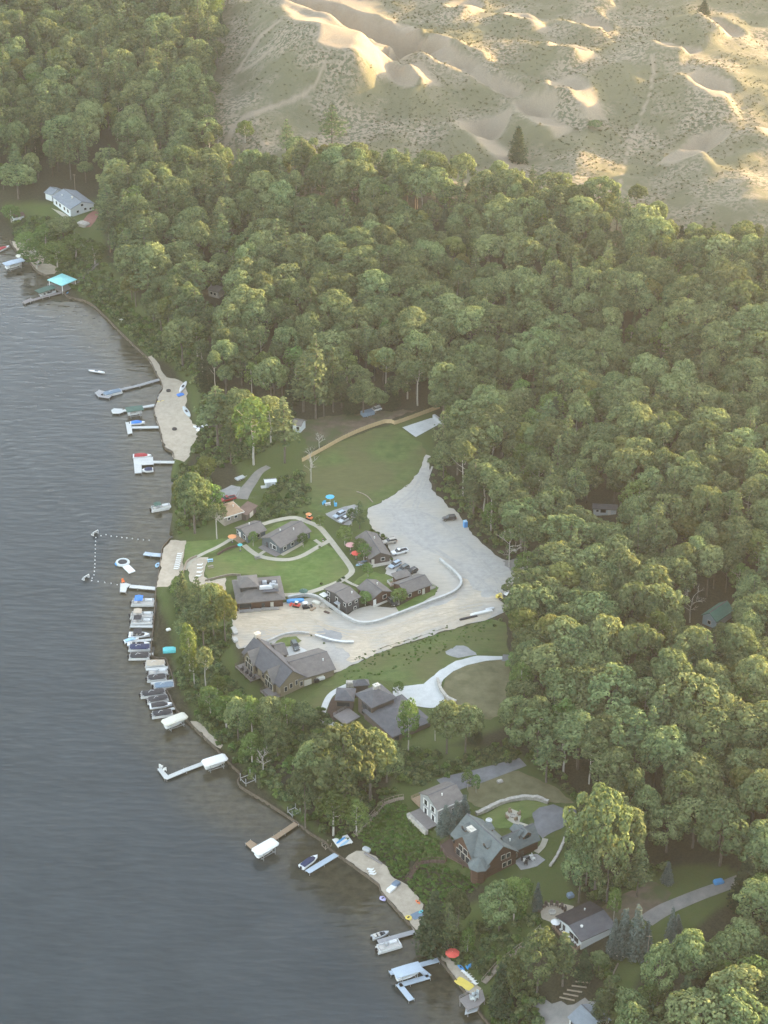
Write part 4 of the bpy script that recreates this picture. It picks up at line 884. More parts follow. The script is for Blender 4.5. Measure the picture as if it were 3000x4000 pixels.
    def window(s, sd, t, z, w=1.1, h=1.2, fm=None, shutters=None):
        p, r = s.wallpos(sd, t, z, 0.03); mb = MB(); mb.box(p, (w + .24, .1, h + .24), r); f = s.part('window', mb, fm or m_white)
        p, r = s.wallpos(sd, t, z, 0.06); mb = MB(); mb.box(p, (w, .1, h), r); s.part('pane', mb, m_glass, f)
        if shutters:
            for q in (-1, 1):
                p, r = s.wallpos(sd, t, z, 0.05); dx = q * (w / 2 + .35); p = (p[0] + dx * math.cos(r), p[1] + dx * math.sin(r), p[2]); mb = MB(); mb.box(p, (.36, .06, h + .2), r); s.part('shutter', mb, shutters, f)
    def door(s, sd, t, m=None, w=1.0, h=2.1, z0=0.05):
        p, r = s.wallpos(sd, t, z0 + h / 2, 0.03); mb = MB(); mb.box(p, (w, .12, h), r); d = s.part('door', mb, m or m_white)
        p, r = s.wallpos(sd, t, z0 + h * .47, 0.12); mb = MB(); mb.box((p[0] + .35 * w * math.cos(r), p[1] + .35 * w * math.sin(r), p[2]), (.1, .08, .1), r); s.part('handle', mb, m_metal, d)
    def vent(s, x, y, m=None, r=.16, h=.55):
        """pipe on the roof; x, y as fractions of the half length and half width"""
        X, Y = x * s.L / 2, y * s.W / 2; z = s.eh + getattr(s, 'rise', 0) * (1 - abs(y)); mb = MB(); mb.lathe([(r, z - .3), (r, z + h), (r * 1.3, z + h), (r * 1.3, z + h + .12), (.02, z + h + .2)], 8, (X, Y, 0)); s.part('vent_pipe', mb, m or m_white)
    def chimney(s, x, y, d=(1.2, 1.2), h=1.4, m=None):
        X, Y = x * s.L / 2, y * s.W / 2; z = s.eh + getattr(s, 'rise', 0); mb = MB(); mb.box((X, Y, z - .6 + h / 2), (d[0], d[1], h + 1.8)); c = s.part('chimney', mb, m or m_stone)
        mb = MB(); mb.box((X, Y, z + h + .38), (d[0] + .25, d[1] + .25, .16)); mb.box((X, Y, z + h + .6), (d[0] * .4, d[1] * .4, .3)); s.part('chimney_cap', mb, m_trim, c)
    def porch(s, sd, t0, t1, depth, z, m, rail=None, posts=0, name='deck', drop=2.5, roofless=True):
        a, b = s.wl / 2, s.ww / 2
        f = lambda t, out: s.wallpos(sd, t, 0, out)[0]
        q = [f(t0, .02), f(t1, .02), f(t1, depth), f(t0, depth)]
        mb = MB(); mb.prism([(p[0], p[1]) for p in q], z - .25, z); d = s.part(name, mb, m)
        for i in range(posts):
            k = i / max(1, posts - 1); p = Vector(q[3]).lerp(Vector(q[2]), .03 + .94 * k); mb = MB(); mb.box((p.x, p.y, z - .25 - drop / 2), (.22, .22, drop)); s.part('post', mb, rail or m, d)
        if rail:
            mb = MB(); pth = [Vector(q[0]), Vector(q[3]), Vector(q[2]), Vector(q[1])]
            for i in range(3):
                p0, p1 = pth[i], pth[i + 1]; dd = p1 - p0; n = max(1, int(dd.length / 1.5)); an = math.atan2(dd.y, dd.x)
                for zz in (.35, .68, .98): mb.box(((p0.x + p1.x) / 2, (p0.y + p1.y) / 2, z + zz), (dd.length, .06, .07), an)
                for j in range(n + 1): pp = p0.lerp(p1, j / n); mb.box((pp.x, pp.y, z + .5), (.09, .09, 1.0))
            s.part('railing', mb, rail, d)
        return d

def deck_px(root, pts, z, m, rail=None, th=.25, name='deck', posts=0, drop=2.5, rail_edges=None):
    """a deck traced in the picture at height z (world), as a part of root"""
    W_ = [Vector(at_z(x, y, z)) for x, y in pts]; ry = -root.rotation_euler.z; c, s_ = math.cos(ry), math.sin(ry)
    q = [Vector(((p.x - root.location.x) * c - (p.y - root.location.y) * s_, (p.x - root.location.x) * s_ + (p.y - root.location.y) * c)) for p in W_]; zl = z - root.location.z
    mb = MB(); mb.prism([(p.x, p.y) for p in q], zl - th, zl); d = mb.build(name, m, root)
    n = len(q)
    for i in range(posts):
        p = q[i % n].lerp(sum(q, Vector((0, 0))) / n, .06); mb = MB(); mb.box((p.x, p.y, zl - th - drop / 2), (.22, .22, drop)); mb.build('post', rail or m, d)
    if rail:
        mb = MB()
        for i in (rail_edges if rail_edges is not None else range(n)):
            p0, p1 = q[i], q[(i + 1) % n]; dd = p1 - p0; k = max(1, int(dd.length / 1.6)); an = math.atan2(dd.y, dd.x)
            for zz in (.4, .7, 1.0): mb.box(((p0.x + p1.x) / 2, (p0.y + p1.y) / 2, zl + zz), (dd.length, .06, .07), an)
            for j in range(k + 1): pp = p0.lerp(p1, j / k); mb.box((pp.x, pp.y, zl + .5), (.09, .09, 1.0))
        mb.build('railing', rail, d)
    return d
def zg(x, y): return G(x, y).z

# long grey cabin
h = Wing((606,1183), (675,1147), (629,1126), 2.9, zg(640,1180), name='grey_cabin', label='long grey gabled cabin standing inside the curved path', cat='cabin')
h.walls(m_slb, 2.1); h.gable(m_rb, 2.1); h.vent(-.2 * h.sa * -1, .25); h.vent(.3, -.3)
h.door('A', .45, m_sdk); h.window('A', -.35, 1.6, 1.6, 1.4); h.window('A', .0, 1.6, .8, 1.8, m_white)
for t in (-.7, -.2, .3, .75): h.window('AB', t, 1.6, 1.2, 1.1)
h.porch('A', -1, .9, 2.2, .25, m_deckg, None); h.porch('AB', -1, .45, 1.2, .2, m_path, None, name='porch_slab')
# small cabin beside it
h = Wing((534,1161), (577,1145), (549,1124), 2.7, zg(545,1165), name='grey_cabin', label='small grey gabled cabin between the tan cabin and the long one', cat='cabin')
h.walls(m_slb, 1.7); h.gable(m_rb, 1.7); h.vent(0, .2); h.window('A', -.45, 1.6, 1.3, 1.2); h.door('A', .35, m_white); h.window('A', .75, 1.6, .8, 1.1); h.window('AB', .2, 1.5)
h.porch('A', -.6, 1, 2.4, .25, m_deckw, None)
# tan hip cabin and its garage
h = Wing((484,1118), (529,1105), (502,1083), 3.4, zg(500,1130), name='tan_cabin', label='tan hip-roofed cabin with pale block walls', cat='house')
h.walls(m_brk, 0, hip=True); h.hip(m_rt, 2.3); h.window('AB', .25, 2.2, 1.1, .9); h.window('AB', -.5, 2.2, .9, .9); h.window('B', 0, 2.0); h.vent(.3, -.35)
f = MB(); f.box((0, -h.W / 2 - .04, h.eh - .12), (h.L, .08, .26)); f.box((h.L / 2 + .04, 0, h.eh - .12), (.08, h.W, .26)); h.part('fascia', f, m_white)
h = Wing((533,1115), (554,1093), (535,1084), 2.6, zg(540,1110), name='brown_garage', label='low brown-roofed shed behind the tan cabin', cat='garage')
h.walls(m_dbr, 0, hip=True); h.shed(m_rn, .7); h.door('AB', 0, m_trim, 2.2, 2.0)
# eastern cabins
h = Wing((797.6,1207.5), (765,1159.7), (814,1152.7), 2.7, zg(805,1200), name='grey_cabin', label='grey gabled cabin facing the parked white pickup', cat='cabin')
h.walls(m_dbr, 1.9); h.gable(m_rb, 1.9); h.vent(-.35, .35); h.door('A', -.7, m_trim); h.window('A', .3, 1.6, 1.2, 1.0); h.window('CD', -.3, 1.6); h.window('CD', .4, 1.6); h.window('AB', -.4, 1.6); h.window('AB', .2, 1.6)
h.porch('A', -1, 1, 1.6, .25, m_trim, m_trim)
h = Wing((748.5,1304), (780,1289), (731,1256.5), 4.4, zg(755,1300), name='dark_cabin', label='tall dark two-storey cabin by the curved block wall', cat='cabin')
h.walls(m_sdk, 1.2); h.gable(m_rb, 1.2); h.vent(.5, -.5)
for t, z in ((.72, 3.1), (-.05, 3.2), (.72, 1.0), (-.8, 3.0)): h.window('A', t, z, .9, 1.1)
for t, z in ((-.5, 3.3), (.5, 3.2), (.3, 1.0)): h.window('AB', t, z, .9, .8)
h.door('A', -.25, m_white, z0=.0); a = MB(); p, r = h.wallpos('A', -.25, 2.5, .7); a.box(p, (1.8, 1.4, .12), r); h.part('awning', a, m_alug)
a = MB(); p, r = h.wallpos('A', .95, 2.6, 1.0); a.box(p, (2.4, 2.0, .12), r); h.part('awning', a, m_white); h.porch('AB', -.8, .9, 1.3, .1, m_found, None)
h = Wing((803.4,1294.5), (768.4,1268.8), (813.9,1252.5), 2.9, zg(805,1292), name='brown_cabin', label='brown gabled cabin in the middle of the three, dark car at its front', cat='cabin')
h.walls(m_log, 1.8); h.gable(m_rb, 1.8); h.vent(-.1, .35); h.door('A', -.75, m_white, 1.1); h.window('A', .35, 1.8, 1.3, 1.2); h.window('AB', .2, 1.6); h.porch('A', -1, 1, 1.0, .15, m_trim, None, name='step')
h = Wing((875.7,1284.5), (931.7,1262.8), (904,1238), 2.9, zg(895,1285), name='brown_cabin', label='small red-brown cabin with porch, nearest the parked grey cars', cat='cabin')
h.walls(m_log, 1.7); h.gable(m_rb, 1.7); h.window('AB', -.7, 1.6, 1.1, 1.1); h.window('AB', .1, 1.6, .7, .8); h.door('AB', .45, m_trim)
w2 = Wing((856,1251), (892,1243), (878,1233), 2.7, h.zb, h.root); w2.walls(m_log, 0, hip=True); w2.shed(m_rb, .5); w2.porch('A', -1, 1, 2.0, .3, m_deckw, m_white)
h.porch('B', -.8, .8, 2.6, .2, m_deckg, m_trim, posts=3, drop=.2)
# restaurant
zr = zg(560,1310)
h = Wing((513,1303), (620,1295), (603,1244.5), 3.3, zr, name='restaurant', label='wide brown-grey roofed restaurant with rooftop kitchen equipment', cat='restaurant', over=.8)
h.walls(m_log, 0, hip=True); h.hip(m_rb, 1.7, ridge=h.L / 2 - 4.2, flat=h.W / 2 - 5.0)
for t in (-.85, -.7, -.55): h.window('AB', t, 1.7, 1.6, 1.5, m_dbr)
h.door('AB', .1, m_sdk); h.door('AB', .5, m_trim); h.window('CD', .2, 1.7, 2, 1.4); h.window('CD', -.4, 1.7, 2, 1.4)
w2 = Wing((518,1269.5), (561.5,1267), (553,1241.5), 6.2, zr, h.root, over=.5); w2.walls(m_sdk, 0, base=-3.2, hip=True); w2.hip(m_rb, 1.6)
w3 = Wing((569,1279), (604,1277), (597,1252), 5.06, zr, h.root, over=0); mb = MB()
mb.box((0, 0, 5.0), (w3.L, w3.W, .12)); w3.part('roof_well', mb, m_rc)
for x, y, sx, sy, sz, mm, nm in ((-.55, -.35, 4.2, 1.3, .9, m_alu, 'exhaust_duct'), (.35, -.2, 1.6, 1.4, 1.1, m_alug, 'air_unit'), (.55, .25, 1.4, 1.2, 1.0, m_metal, 'air_unit'), (-.6, .45, 1.4, 1.4, .9, m_alug, 'air_unit'), (-.05, .5, 1.5, .9, .8, m_sdk, 'fan_housing'), (.75, -.4, 1.1, 1.1, 1.2, m_metal, 'air_unit'), (.1, .1, .9, .9, .7, m_alu, 'fan_housing')):
    mb = MB(); px_, py_ = x * w3.L / 2, y * w3.W / 2
    if nm == 'fan_housing': mb.lathe([(sx / 2, 5.05), (sx / 2, 5.05 + sz), (sx / 3, 5.2 + sz)], 10, (px_, py_, 0))
    else: mb.box((px_, py_, 5.05 + sz / 2), (sx, sy, sz), .0, 0, (.92, .9)); mb.box((px_, py_, 5.12 + sz), (sx * .5, sy * .6, .14))
    w3.part(nm, mb, mm)
h.porch('AB', -1, -.5, 1.6, .3, m_deckg, m_alug)
# big grey lake house
zh = zg(640,1452)
h = Wing((603.6,1484), (520,1408.6), (580.4,1388.6), 3.6, zh, name='lake_house', label='big grey-roofed lake house with balconies facing the water', cat='house', over=.6)
h.walls(m_tan, 4.2, base=4.5); h.gable(m_rc, 4.2)
for t, z in ((-.55, 1.7), (.35, 2.6), (-.1, 2.2), (.75, 1.5)): h.window('A', t, z, .9 if t != .35 else .7, 1.5, m_trim)
for t, z in ((-.6, 1.7), (-.1, 1.7), (.35, 1.7), (.8, 1.7), (-.5, -1.6), (.3, -1.6), (.75, -1.6)): h.window('AB', t, z, 2.0, 1.7, m_dbr)
h.chimney(-.93 * h.sa, .1, (1.3, 1.6), .9)
LAKE_HOUSE = h
h.porch('AB', -1, -.45, 3.6, -.1, m_deckg, m_dbr, posts=3, drop=3.2, name='balcony'); h.porch('AB', .1, 1.0, 3.4, -.1, m_deckg, m_dbr, posts=4, drop=3.2, name='balcony')
h.porch('AB', -1, 1.0, 5.4, -2.0, mat('blue_grey_paving', (.24, .275, .29), .85, .1, .8), None, posts=5, drop=2, name='lower_terrace')
w2 = Wing((642,1471), (723,1445.4), (689,1397.8), 3.3, zh, h.root, over=.5); w2.walls(m_tan, 2.7); w2.gable(m_rb, 2.7); w2.vent(-.6 * -w2.sa * -1, -.4)
for t in (-.5, .2): w2.door('AB', t, m_trim, 2.4, 2.1)
w3 = Wing((598,1419), (622,1413), (608,1386), 3.2, zh, h.root, over=.4); w3.walls(m_tan, 1.9); w3.gable(m_rb, 1.9)
# dark brown hip house
zh = zg(800,1545)
h = Wing((802,1530), (857.5,1507), (822,1476), 6.0, zh, name='brown_house', label='dark brown house with crossing hip roofs beside the curved concrete drive', cat='house', over=.7)
h.walls(m_dbr, 0, hip=True, base=4); h.hip(m_rc, 2.3, ridge=.6); h.chimney(.12, .12, (1.7, 1.3), .7)
for t in (-.65, -.2, .25): h.window('A', t, 3.6, 1.3, 1.9, m_sdk); h.window('A', t, 1.2, 1.3, 1.3, m_sdk)
w2 = Wing((727,1511), (769,1516), (765,1488), 3.4, zh, h.root, over=.5); w2.walls(m_dbr, 0, hip=True, base=4); w2.hip(m_rc, 1.6)
for t in (-.6, -.15, .3): w2.window('AB', t, 1.7, 1.4, 1.3, m_sdk)
w3 = Wing((850,1590), (940,1557), (866,1502), 3.0, zh, h.root, over=.5); w3.walls(m_dbr, 0, hip=True, base=4); w3.hip(m_rc, 2.6); w3.window('AB', -.8, 1.5, 1.3, 1.3, m_sdk); w3.vent(.5, -.4); w3.vent(-.2, -.5)
w4 = Wing((765,1482), (800,1480), (795,1468), 3.6, zh, h.root, over=.4); w4.walls(m_dbr, 0, hip=True); w4.hip(m_rc, 1.3)
deck_px(h.root, [(720,1546), (752,1528), (778,1548), (745,1565)], zh + .25, m_deckg, m_deckg, rail_edges=[0, 3])
mb = MB(); mb.box((0, 0, .9), (2.6, 1.6, 1.8)); mb.box((0, 0, 1.85), (2.2, 1.2, .15)); c_ = mb.build('outdoor_hearth', m_stone, None); c_.location = G(757,1483); tag(c_, 'pale stone hearth block behind the dark brown house', 'fireplace')
# grey gabled house with white framed windows
zh = zg(960,1745)
h = Wing((945.5,1751), (1006,1726), (963,1688), 5.6, zh, name='gabled_house', label='grey gabled house with tall white-framed windows', cat='house', over=.4)
h.walls(m_sgr, 2.2, base=3); h.gable(m_rb, 2.2); h.vent(-.2, -.3)
for t, z in ((.35, 4.2), (-.45, 4.2)): h.window('A', t, z, 1.3, 1.7, m_white, shutters=m_white)
for t in (.35, -.5): h.window('A', t, 1.3, 1.1, 1.8, m_white, shutters=m_white)
f = MB(); f.box((0, -h.W / 2 - .05, h.eh - .1), (h.L, .1, .3)); h.part('fascia', f, m_white); h.window('AB', .2, 3.6, 1.0, .6)
h.porch('A', -1, 1.0, 3.4, .35, m_deckg, None, name='terrace'); h.porch('CD', -1, .1, 4.5, .6, m_deckw, m_deckw)
mb = MB(); p, r = h.wallpos('A', 0, -.6, 3.8); mb.box(p, (h.ww + .6, 1.0, 1.6), r); h.part('stone_retaining_base', mb, m_stone)
# log house
zh = zg(1040,1835)
log_h = None
h = Wing((1049.5,1867.7), (964,1799.7), (1044,1776), 4.2, zh, name='log_house', label='log house with grey-green roofs and a round turret', cat='house', over=.6)
h.walls(m_log, 4.6, base=4); h.gable(m_rv, 4.6)
for t, z in ((.2, 1.6), (.55, 1.6), (.1, 4.4), (.45, 4.3)): h.window('A', t, z, 1.1, 1.4, m_trim)
for t in (.9, .68): h.window('AB', t, 2.4, 1.0, 1.3, m_dbr)
h.chimney(.36 * -h.sa, -.42, (2.2, 1.5), -1.0)
# cross gable with tall glazing towards the lake
def cross(hh, t, half, out, top, m, wm, glass=True, sidey=-1, hb=.4):
    c = (t * hh.wl / 2 if hh.sa < 0 else -t * hh.wl / 2); b = hh.W / 2; mb = MB(); y0, y1 = sidey * (b + out), sidey * .1 * b
    e = hh.eh - hb
    vs = [(c - half, y0, e), (c, y0, top), (c + half, y0, e), (c - half, y1, e), (c, y1, top), (c + half, y1, e)]; vs += [(x, y, z - .22) for x, y, z in vs]
    mb.add(vs, [(0, 1, 4, 3), (1, 2, 5, 4), (6, 9, 10, 7), (7, 10, 11, 8), (0, 6, 7, 1), (1, 7, 8, 2), (3, 4, 10, 9), (4, 5, 11, 10), (0, 3, 9, 6), (2, 8, 11, 5)]); hh.part('cross_gable_roof', mb, m)
    q = half - .5; y2 = y0 - sidey * .5; mb = MB(); zt = e + (top - e) * (1 - q / half) - .25
    vs = [(c - q, y2, -4), (c + q, y2, -4), (c + q, y2, zt), (c, y2, top - .25), (c - q, y2, zt)]; vs += [(x, y1, z) for x, y, z in vs]
    mb.add(vs, [(0, 1, 2, 3, 4), (9, 8, 7, 6, 5)] + [(i, 5 + i, 5 + (i + 1) % 5, (i + 1) % 5) for i in range(5)]); w_ = hh.part('gable_wall', mb, wm)
    if glass:
        for i, (xx, zz, ww, hh_) in enumerate(((-.55, 1.3, q * .42, 2.0), (0, 1.3, q * .42, 2.0), (.55, 1.3, q * .42, 2.0), (-.28, 3.5, q * .42, 1.5), (.28, 3.5, q * .42, 1.5))):
            mb = MB(); mb.box((c + xx * q, y2 + sidey * .04, zz), (ww + .2, .1, hh_ + .2)); f_ = hh.part('window', mb, m_trim, w_ if False else None); mb = MB(); mb.box((c + xx * q, y2 + sidey * .08, zz), (ww, .1, hh_)); hh.part('pane', mb, m_glass, f_)
cross(h, .22, 4.4, .8, 8.3, m_rv, m_log)
for t_ in (-.5, .6): cross(LAKE_HOUSE, t_, 3.1, .7, 7.0, m_rg, m_tan, hb=.3)
def dormer(hh, t, y, half, z0, z1, m, wm, ln=3.0):
    c = (t * hh.wl / 2 if hh.sa < 0 else -t * hh.wl / 2); Y = y * hh.W / 2; sg = -1 if y < 0 else 1; mb = MB()
    vs = [(c - half, Y, z0), (c, Y, z1), (c + half, Y, z0)]; vs += [(x, Y - sg * ln, z + .0) for x, yy, z in vs]; vs += [(x, yy, z - .18) for x, yy, z in vs]
    mb.add(vs, [(0, 1, 4, 3), (1, 2, 5, 4), (6, 9, 10, 7), (7, 10, 11, 8), (0, 6, 7, 1), (1, 7, 8, 2), (0, 3, 9, 6), (2, 8, 11, 5)]); hh.part('dormer_roof', mb, m)
    mb = MB(); q = half - .25; y2 = Y - sg * .35; mb.add([(c - q, y2, z0 - 1.9), (c + q, y2, z0 - 1.9), (c + q, y2, z0 + .05), (c, y2, z1 - .25), (c - q, y2, z0 + .05), (c - q, y2 - sg * ln, z0 - 1.9), (c + q, y2 - sg * ln, z0 - 1.9), (c + q, y2 - sg * ln, z0), (c - q, y2 - sg * ln, z0)], [(0, 1, 2, 3, 4), (1, 6, 7, 2), (5, 0, 4, 8)]); d = hh.part('dormer_wall', mb, wm)
    mb = MB(); mb.box((c, y2 + sg * .03, z0 - .7), (q * 1.1, .1, .9)); hh.part('pane', mb, m_glass, d)
dormer(h, .72, -.62, 1.2, 7.2, 8.1, m_rv, m_log); dormer(h, -.5, -.55, 1.2, 7.4, 8.3, m_rv, m_log); dormer(h, .35, .75, 1.6, 6.6, 7.6, m_rv, m_log)
c0 = h.wallpos('AB', -.78, 0, 1.3)[0]; mb = MB(); mb.lathe([(2.2, -4), (2.2, 3.9)], 8, c0); h.part('turret_wall', mb, m_log); mb = MB(); mb.lathe([(3.0, 3.75), (3.0, 3.95), (.05, 6.2)], 8, c0); h.part('turret_roof', mb, m_rv)
w2 = Wing((1099,1845), (1168,1814), (1136,1785), 3.6, zh, h.root, over=.5); w2.walls(m_log, 3.4, base=3); w2.gable(m_rv, 3.4); w2.vent(-.65, -.35); dormer(w2, .35, -.7, 1.5, 6.1, 7.2, m_rv, m_log, 4); dormer(w2, .15, .8, 1.5, 6.1, 7.2, m_rv, m_log, 4); w2.window('AB', -.6, 1.6, 1.2, 1.3, m_trim); w2.door('AB', -.1, m_dbr)
deck_px(h.root, [(950,1826), (972,1810), (1000,1828), (1052,1872), (1042,1889), (1000,1868), (962,1848)], zh + .1, m_deckb, m_deckb, posts=7, drop=5, rail_edges=[0, 3, 4, 5, 6])
# white house with dark double roof
zh = zg(1270,2020)
h = Wing((1255.4,2034), (1332,1999.6), (1275,1945.6), 2.9, zh, name='white_house', label='white house with a half dark half grey low roof and a lakeside deck', cat='house', over=.5)
h.walls(m_sid, 1.3, base=3); h.gable(m_rc, 1.3); mb = MB(); b = h.W / 2 - .05; a_ = h.L / 2 - .05
mb.add([(-a_, .1, 4.26), (a_, .1, 4.26), (a_, b, 2.96), (-a_, b, 2.96)], [(0, 1, 2, 3)]); mb.v = [(x, y, z + .03) for x, y, z in mb.v]; mb.add([(x, y, z - .05) for x, y, z in mb.v], [(3, 2, 1, 0)]); h.part('dark_roof_slope', mb, m_rd)
h.vent(-.5 * -h.sa, -.35, r=.3, h=.3); h.vent(.3, .5)
for t in (-.6, -.2): h.window('A', t, 1.4, 1.8, 1.6, m_white)
for t in (.45, .8): h.door('A', t, m_sdk, 1.0)
deck_px(h.root, [(1192,2002), (1208,1990), (1262,2040), (1242,2056)], zh + .1, m_deckb, m_deckw, posts=4, drop=3, rail_edges=[2, 3])
# bottom house
zh = zg(1262,2222)
h = Wing((1224,2196), (1262,2232), (1323,2204), 3.2, zh, name='white_house', label='white house with pale blue-grey roof at the bottom edge', cat='house')
h.walls(m_sid, 2.0, base=3); h.gable(m_rs, 2.0)
for t in (-.7, -.4, -.1): h.window('AB', t, 1.8, .8, 1.3)
h.chimney(.4, .5, (.6, .6), -.6, m_metal)
# far left ranch house
zh = zg(170,466)
h = Wing((151,453), (112,424), (165,411), 3.6, zh, name='ranch_house', label='white ranch house with slate-blue roof on the far left slope', cat='house')
h.walls(m_sid, 2.3, base=4); h.gable(m_rs, 2.3)
for t, z in ((-.4, 1.6), (.25, 2.0), (0, 4.2), (.7, 1.6)): h.window('A', t, z, 1.1, 1.0)
for t in (-.7, -.3, .2, .6): h.window('AB', t, 1.7, 1.5, 1.5)
h.vent(.2, -.2, m_trim, .4, .6); h.vent(-.5, -.5)
w2 = Wing((112,424), (100,416), (122,403), 3.3, zh, h.root); w2.walls(m_sid, 1.7, base=3); w2.gable(m_rs, 1.7)
h.porch('AB', -.9, 1.2, 2.6, -.4, m_path, None, name='terrace')
# garden shed on the far left, small sheds in the woods
h = Wing((28,471), (52,465), (48,457), 2.3, zg(40,478), name='shed', label='small white shed with dull red roof on the far left', cat='shed'); h.walls(m_sid, .8, base=2); h.gable(m_rn, .8); h.door('AB', 0, m_white)
h = Wing((573,1042), (600,1041), (594,1033), 2.5, zg(585,1050), name='shed', label='white garden shed standing by the dirt track', cat='shed'); h.walls(m_sid, .6, base=1); h.gable(m_alu, .6); h.door('AB', -.4, m_alug, 1.4); h.porch('A', -1, 1, 1.6, .1, m_conc, None, name='step')
h = Wing((452,625), (474,634), (484,622), 3.0, zg(468,640), name='forest_cabin', label='small grey-roofed cabin glimpsed between trees on the left hillside', cat='cabin'); h.walls(m_sgr, 1.3, base=2); h.gable(m_rg, 1.3); h.window('AB', .3, 1.6); h.window('AB', -.4, 1.6)
h = Wing((632,916), (652,922), (660,908), 3.0, zg(645,928), name='forest_cabin', label='grey-roofed cabin half hidden behind the tall pine', cat='cabin'); h.walls(m_sid, 1.2, base=1); h.gable(m_rg, 1.2); h.window('AB', .3, 1.6)
h = Wing((1278,1099), (1333,1101), (1336,1091), 2.7, zg(1300,1112), name='trailer_home', label='white trailer home with one dark window among the forest trees', cat='trailer'); h.walls(m_sid, 0, hip=True, base=.3); h.shed(m_rc, .25); h.window('AB', -.15, 1.7, 1.6, 1.0, m_sdk); h.window('AB', -.65, 1.7, .8, .7); h.door('AB', .4, m_white)
h = Wing((1516,1328), (1553,1301), (1585,1318), 3.2, zg(1530,1340), name='green_roof_house', label='pale blue house with green roof half hidden in the right forest', cat='house'); h.walls(m_slb if False else mat('pale_blue_siding', (.30,.42,.48), .7, .06, .8), 2.2, base=2); h.gable(m_rgr, 2.2); h.window('A', 0, 1.6)
# turquoise boathouse
zh = .9
m_tq = mat('turquoise_roof', (0.22, 0.55, 0.55), 0.45, scale=.5, col2=(0.30, 0.66, 0.65))
h = Wing((107,604.5), (135,619.5), (161,603), 3.2, zh, name='boathouse', label='open boathouse with bright turquoise roof at the water', cat='boathouse', over=.4); h.hip(m_tq, .9)
for x in (-1, 1):
    for y in (-1, 1): mb = MB(); mb.box((x * (h.wl / 2 - .2), y * (h.ww / 2 - .2), .6), (.25, .25, 4.8)); h.part('post', mb, m_white)
mb = MB(); mb.box((0, 0, .1), (h.wl, h.ww, .3)); h.part('deck', mb, m_deckg); mb = MB(); mb.box((0, h.ww / 2 - .3, 1.5), (h.wl * .8, .2, 2.4)); h.part('back_wall', mb, m_sgr)

# ---------------------------------------------------------------- walls, fences, stairs
def wall_obj(name, pts, hh, t, m, label, cat, **k):
    mb, ln = wall_mb(pts, hh, t, **k); o = mb.build(name, m); return tag(o, label, cat)
def fence(name, pts, hh, label, m, post_gap=2.6):
    o = empty(name, G(*pts[0]), 0, label, 'fence'); mb, ln = wall_mb(pts, hh, .08, dip=.0, step=1.2); q = o.location
    mb.v = [(x - q.x, y - q.y, z - q.z) for x, y, z in mb.v]; mb.build('board_panel', m, o)
    acc = 0; last = None
    for i, p in enumerate(ln):
        if last is None or (p - last).length >= post_gap:
            s_ = side(ln, i) * .1; b = MB(); b.box((p.x + s_.x - q.x, p.y + s_.y - q.y, float(tz(p.x, p.y)) - q.z + hh / 2 + .05), (.14, .14, hh + .15)); b.build('post', m, o); last = p
    return o
fence('wooden_fence', [(653,998),(700,972),(742,949),(790,928),(832,914),(845,914),(852,917),(880,908),(915,895),(950,882)], 1.6, 'long new tan board fence along the top of the mown field', m_new)
def capped_wall(pts, hh, t, label, m1, m2, capw=.25, **k):
    mb, ln = wall_mb(pts, hh, t, **k); o = mb.build('retaining_wall', m1); tag(o, label, 'wall')
    vs, fs = [], []; n = len(ln)
    for i, p in enumerate(ln):
        s_ = side(ln, i) * (t / 2 + capw / 2); z = float(tz(p.x, p.y)) + hh
        for q in ((p + s_, z + .004), (p - s_, z + .004), (p - s_, z + .16), (p + s_, z + .16)): vs.append((q[0].x, q[0].y, q[1]))
    for i in range(n - 1):
        for j in range(4): a = 4 * i; fs.append((a + j, a + (j + 1) % 4, a + 4 + (j + 1) % 4, a + 4 + j))
    c = MB(); c.add(vs, fs); c.build('cap', m2, o); return o
RW = [(622,1294),(650,1289),(680,1291),(710,1309),(735,1327),(757,1341),(775,1348),(795,1349),(820,1344),(850,1333),(885,1320),(920,1306),(950,1295),(978,1283),(993,1270),(996,1258),(990,1247),(975,1232),(960,1220),(950,1211)]
capped_wall(RW, .95, .5, 'long curved pale block retaining wall between the cabins and sand road', m_block, m_capg, .25)
capped_wall([(578,1388),(611,1374),(644,1369),(668,1371)], .7, .4, 'low block wall behind the green turf patch', m_block, m_block)
capped_wall([(681,1375),(700,1381),(722,1387),(745,1390),(764,1390)], .7, .5, 'short pale wall beside the grey stone patch', m_block, m_alu)
capped_wall([(945,1470),(950,1488),(957,1500),(968,1512),(985,1520)], 1.0, .6, 'curved stone wall inside the concrete drive', m_stone, m_stone)
wall_obj('boulder_wall', [(1028,1760),(1050,1752),(1075,1739),(1100,1730),(1130,1726),(1160,1727),(1184,1735)], 1.0, 1.1, m_stone, 'curved pale boulder wall behind the log house', 'wall', hvar=.25)
wall_obj('boulder_edging', [(1240,1780),(1225,1800),(1215,1825),(1203,1850),(1188,1872)], .5, .7, m_stone, 'winding pale stone edging below the asphalt apron', 'edging', hvar=.2)
wall_obj('timber_edging', [(443,1256),(470,1249),(500,1243),(520,1244)], .7, .3, m_wood, 'low timber wall between the sand terrace and common lawn', 'edging')
wall_obj('timber_edging', [(396,1238),(404,1215),(425,1203)], .8, .3, m_wood, 'timber wall curving along the beach terrace', 'edging')
wall_obj('timber_edging', [(470,1200),(490,1188),(515,1180)], .8, .3, m_deckb, 'dark timber wall beside the climbing path', 'edging')
wall_obj('log_pile_edge', [(805,1407),(850,1391),(900,1377),(930,1366),(960,1357)], .3, .6, m_sand, 'ragged earth berm along the grass bank', 'berm', hvar=.3)
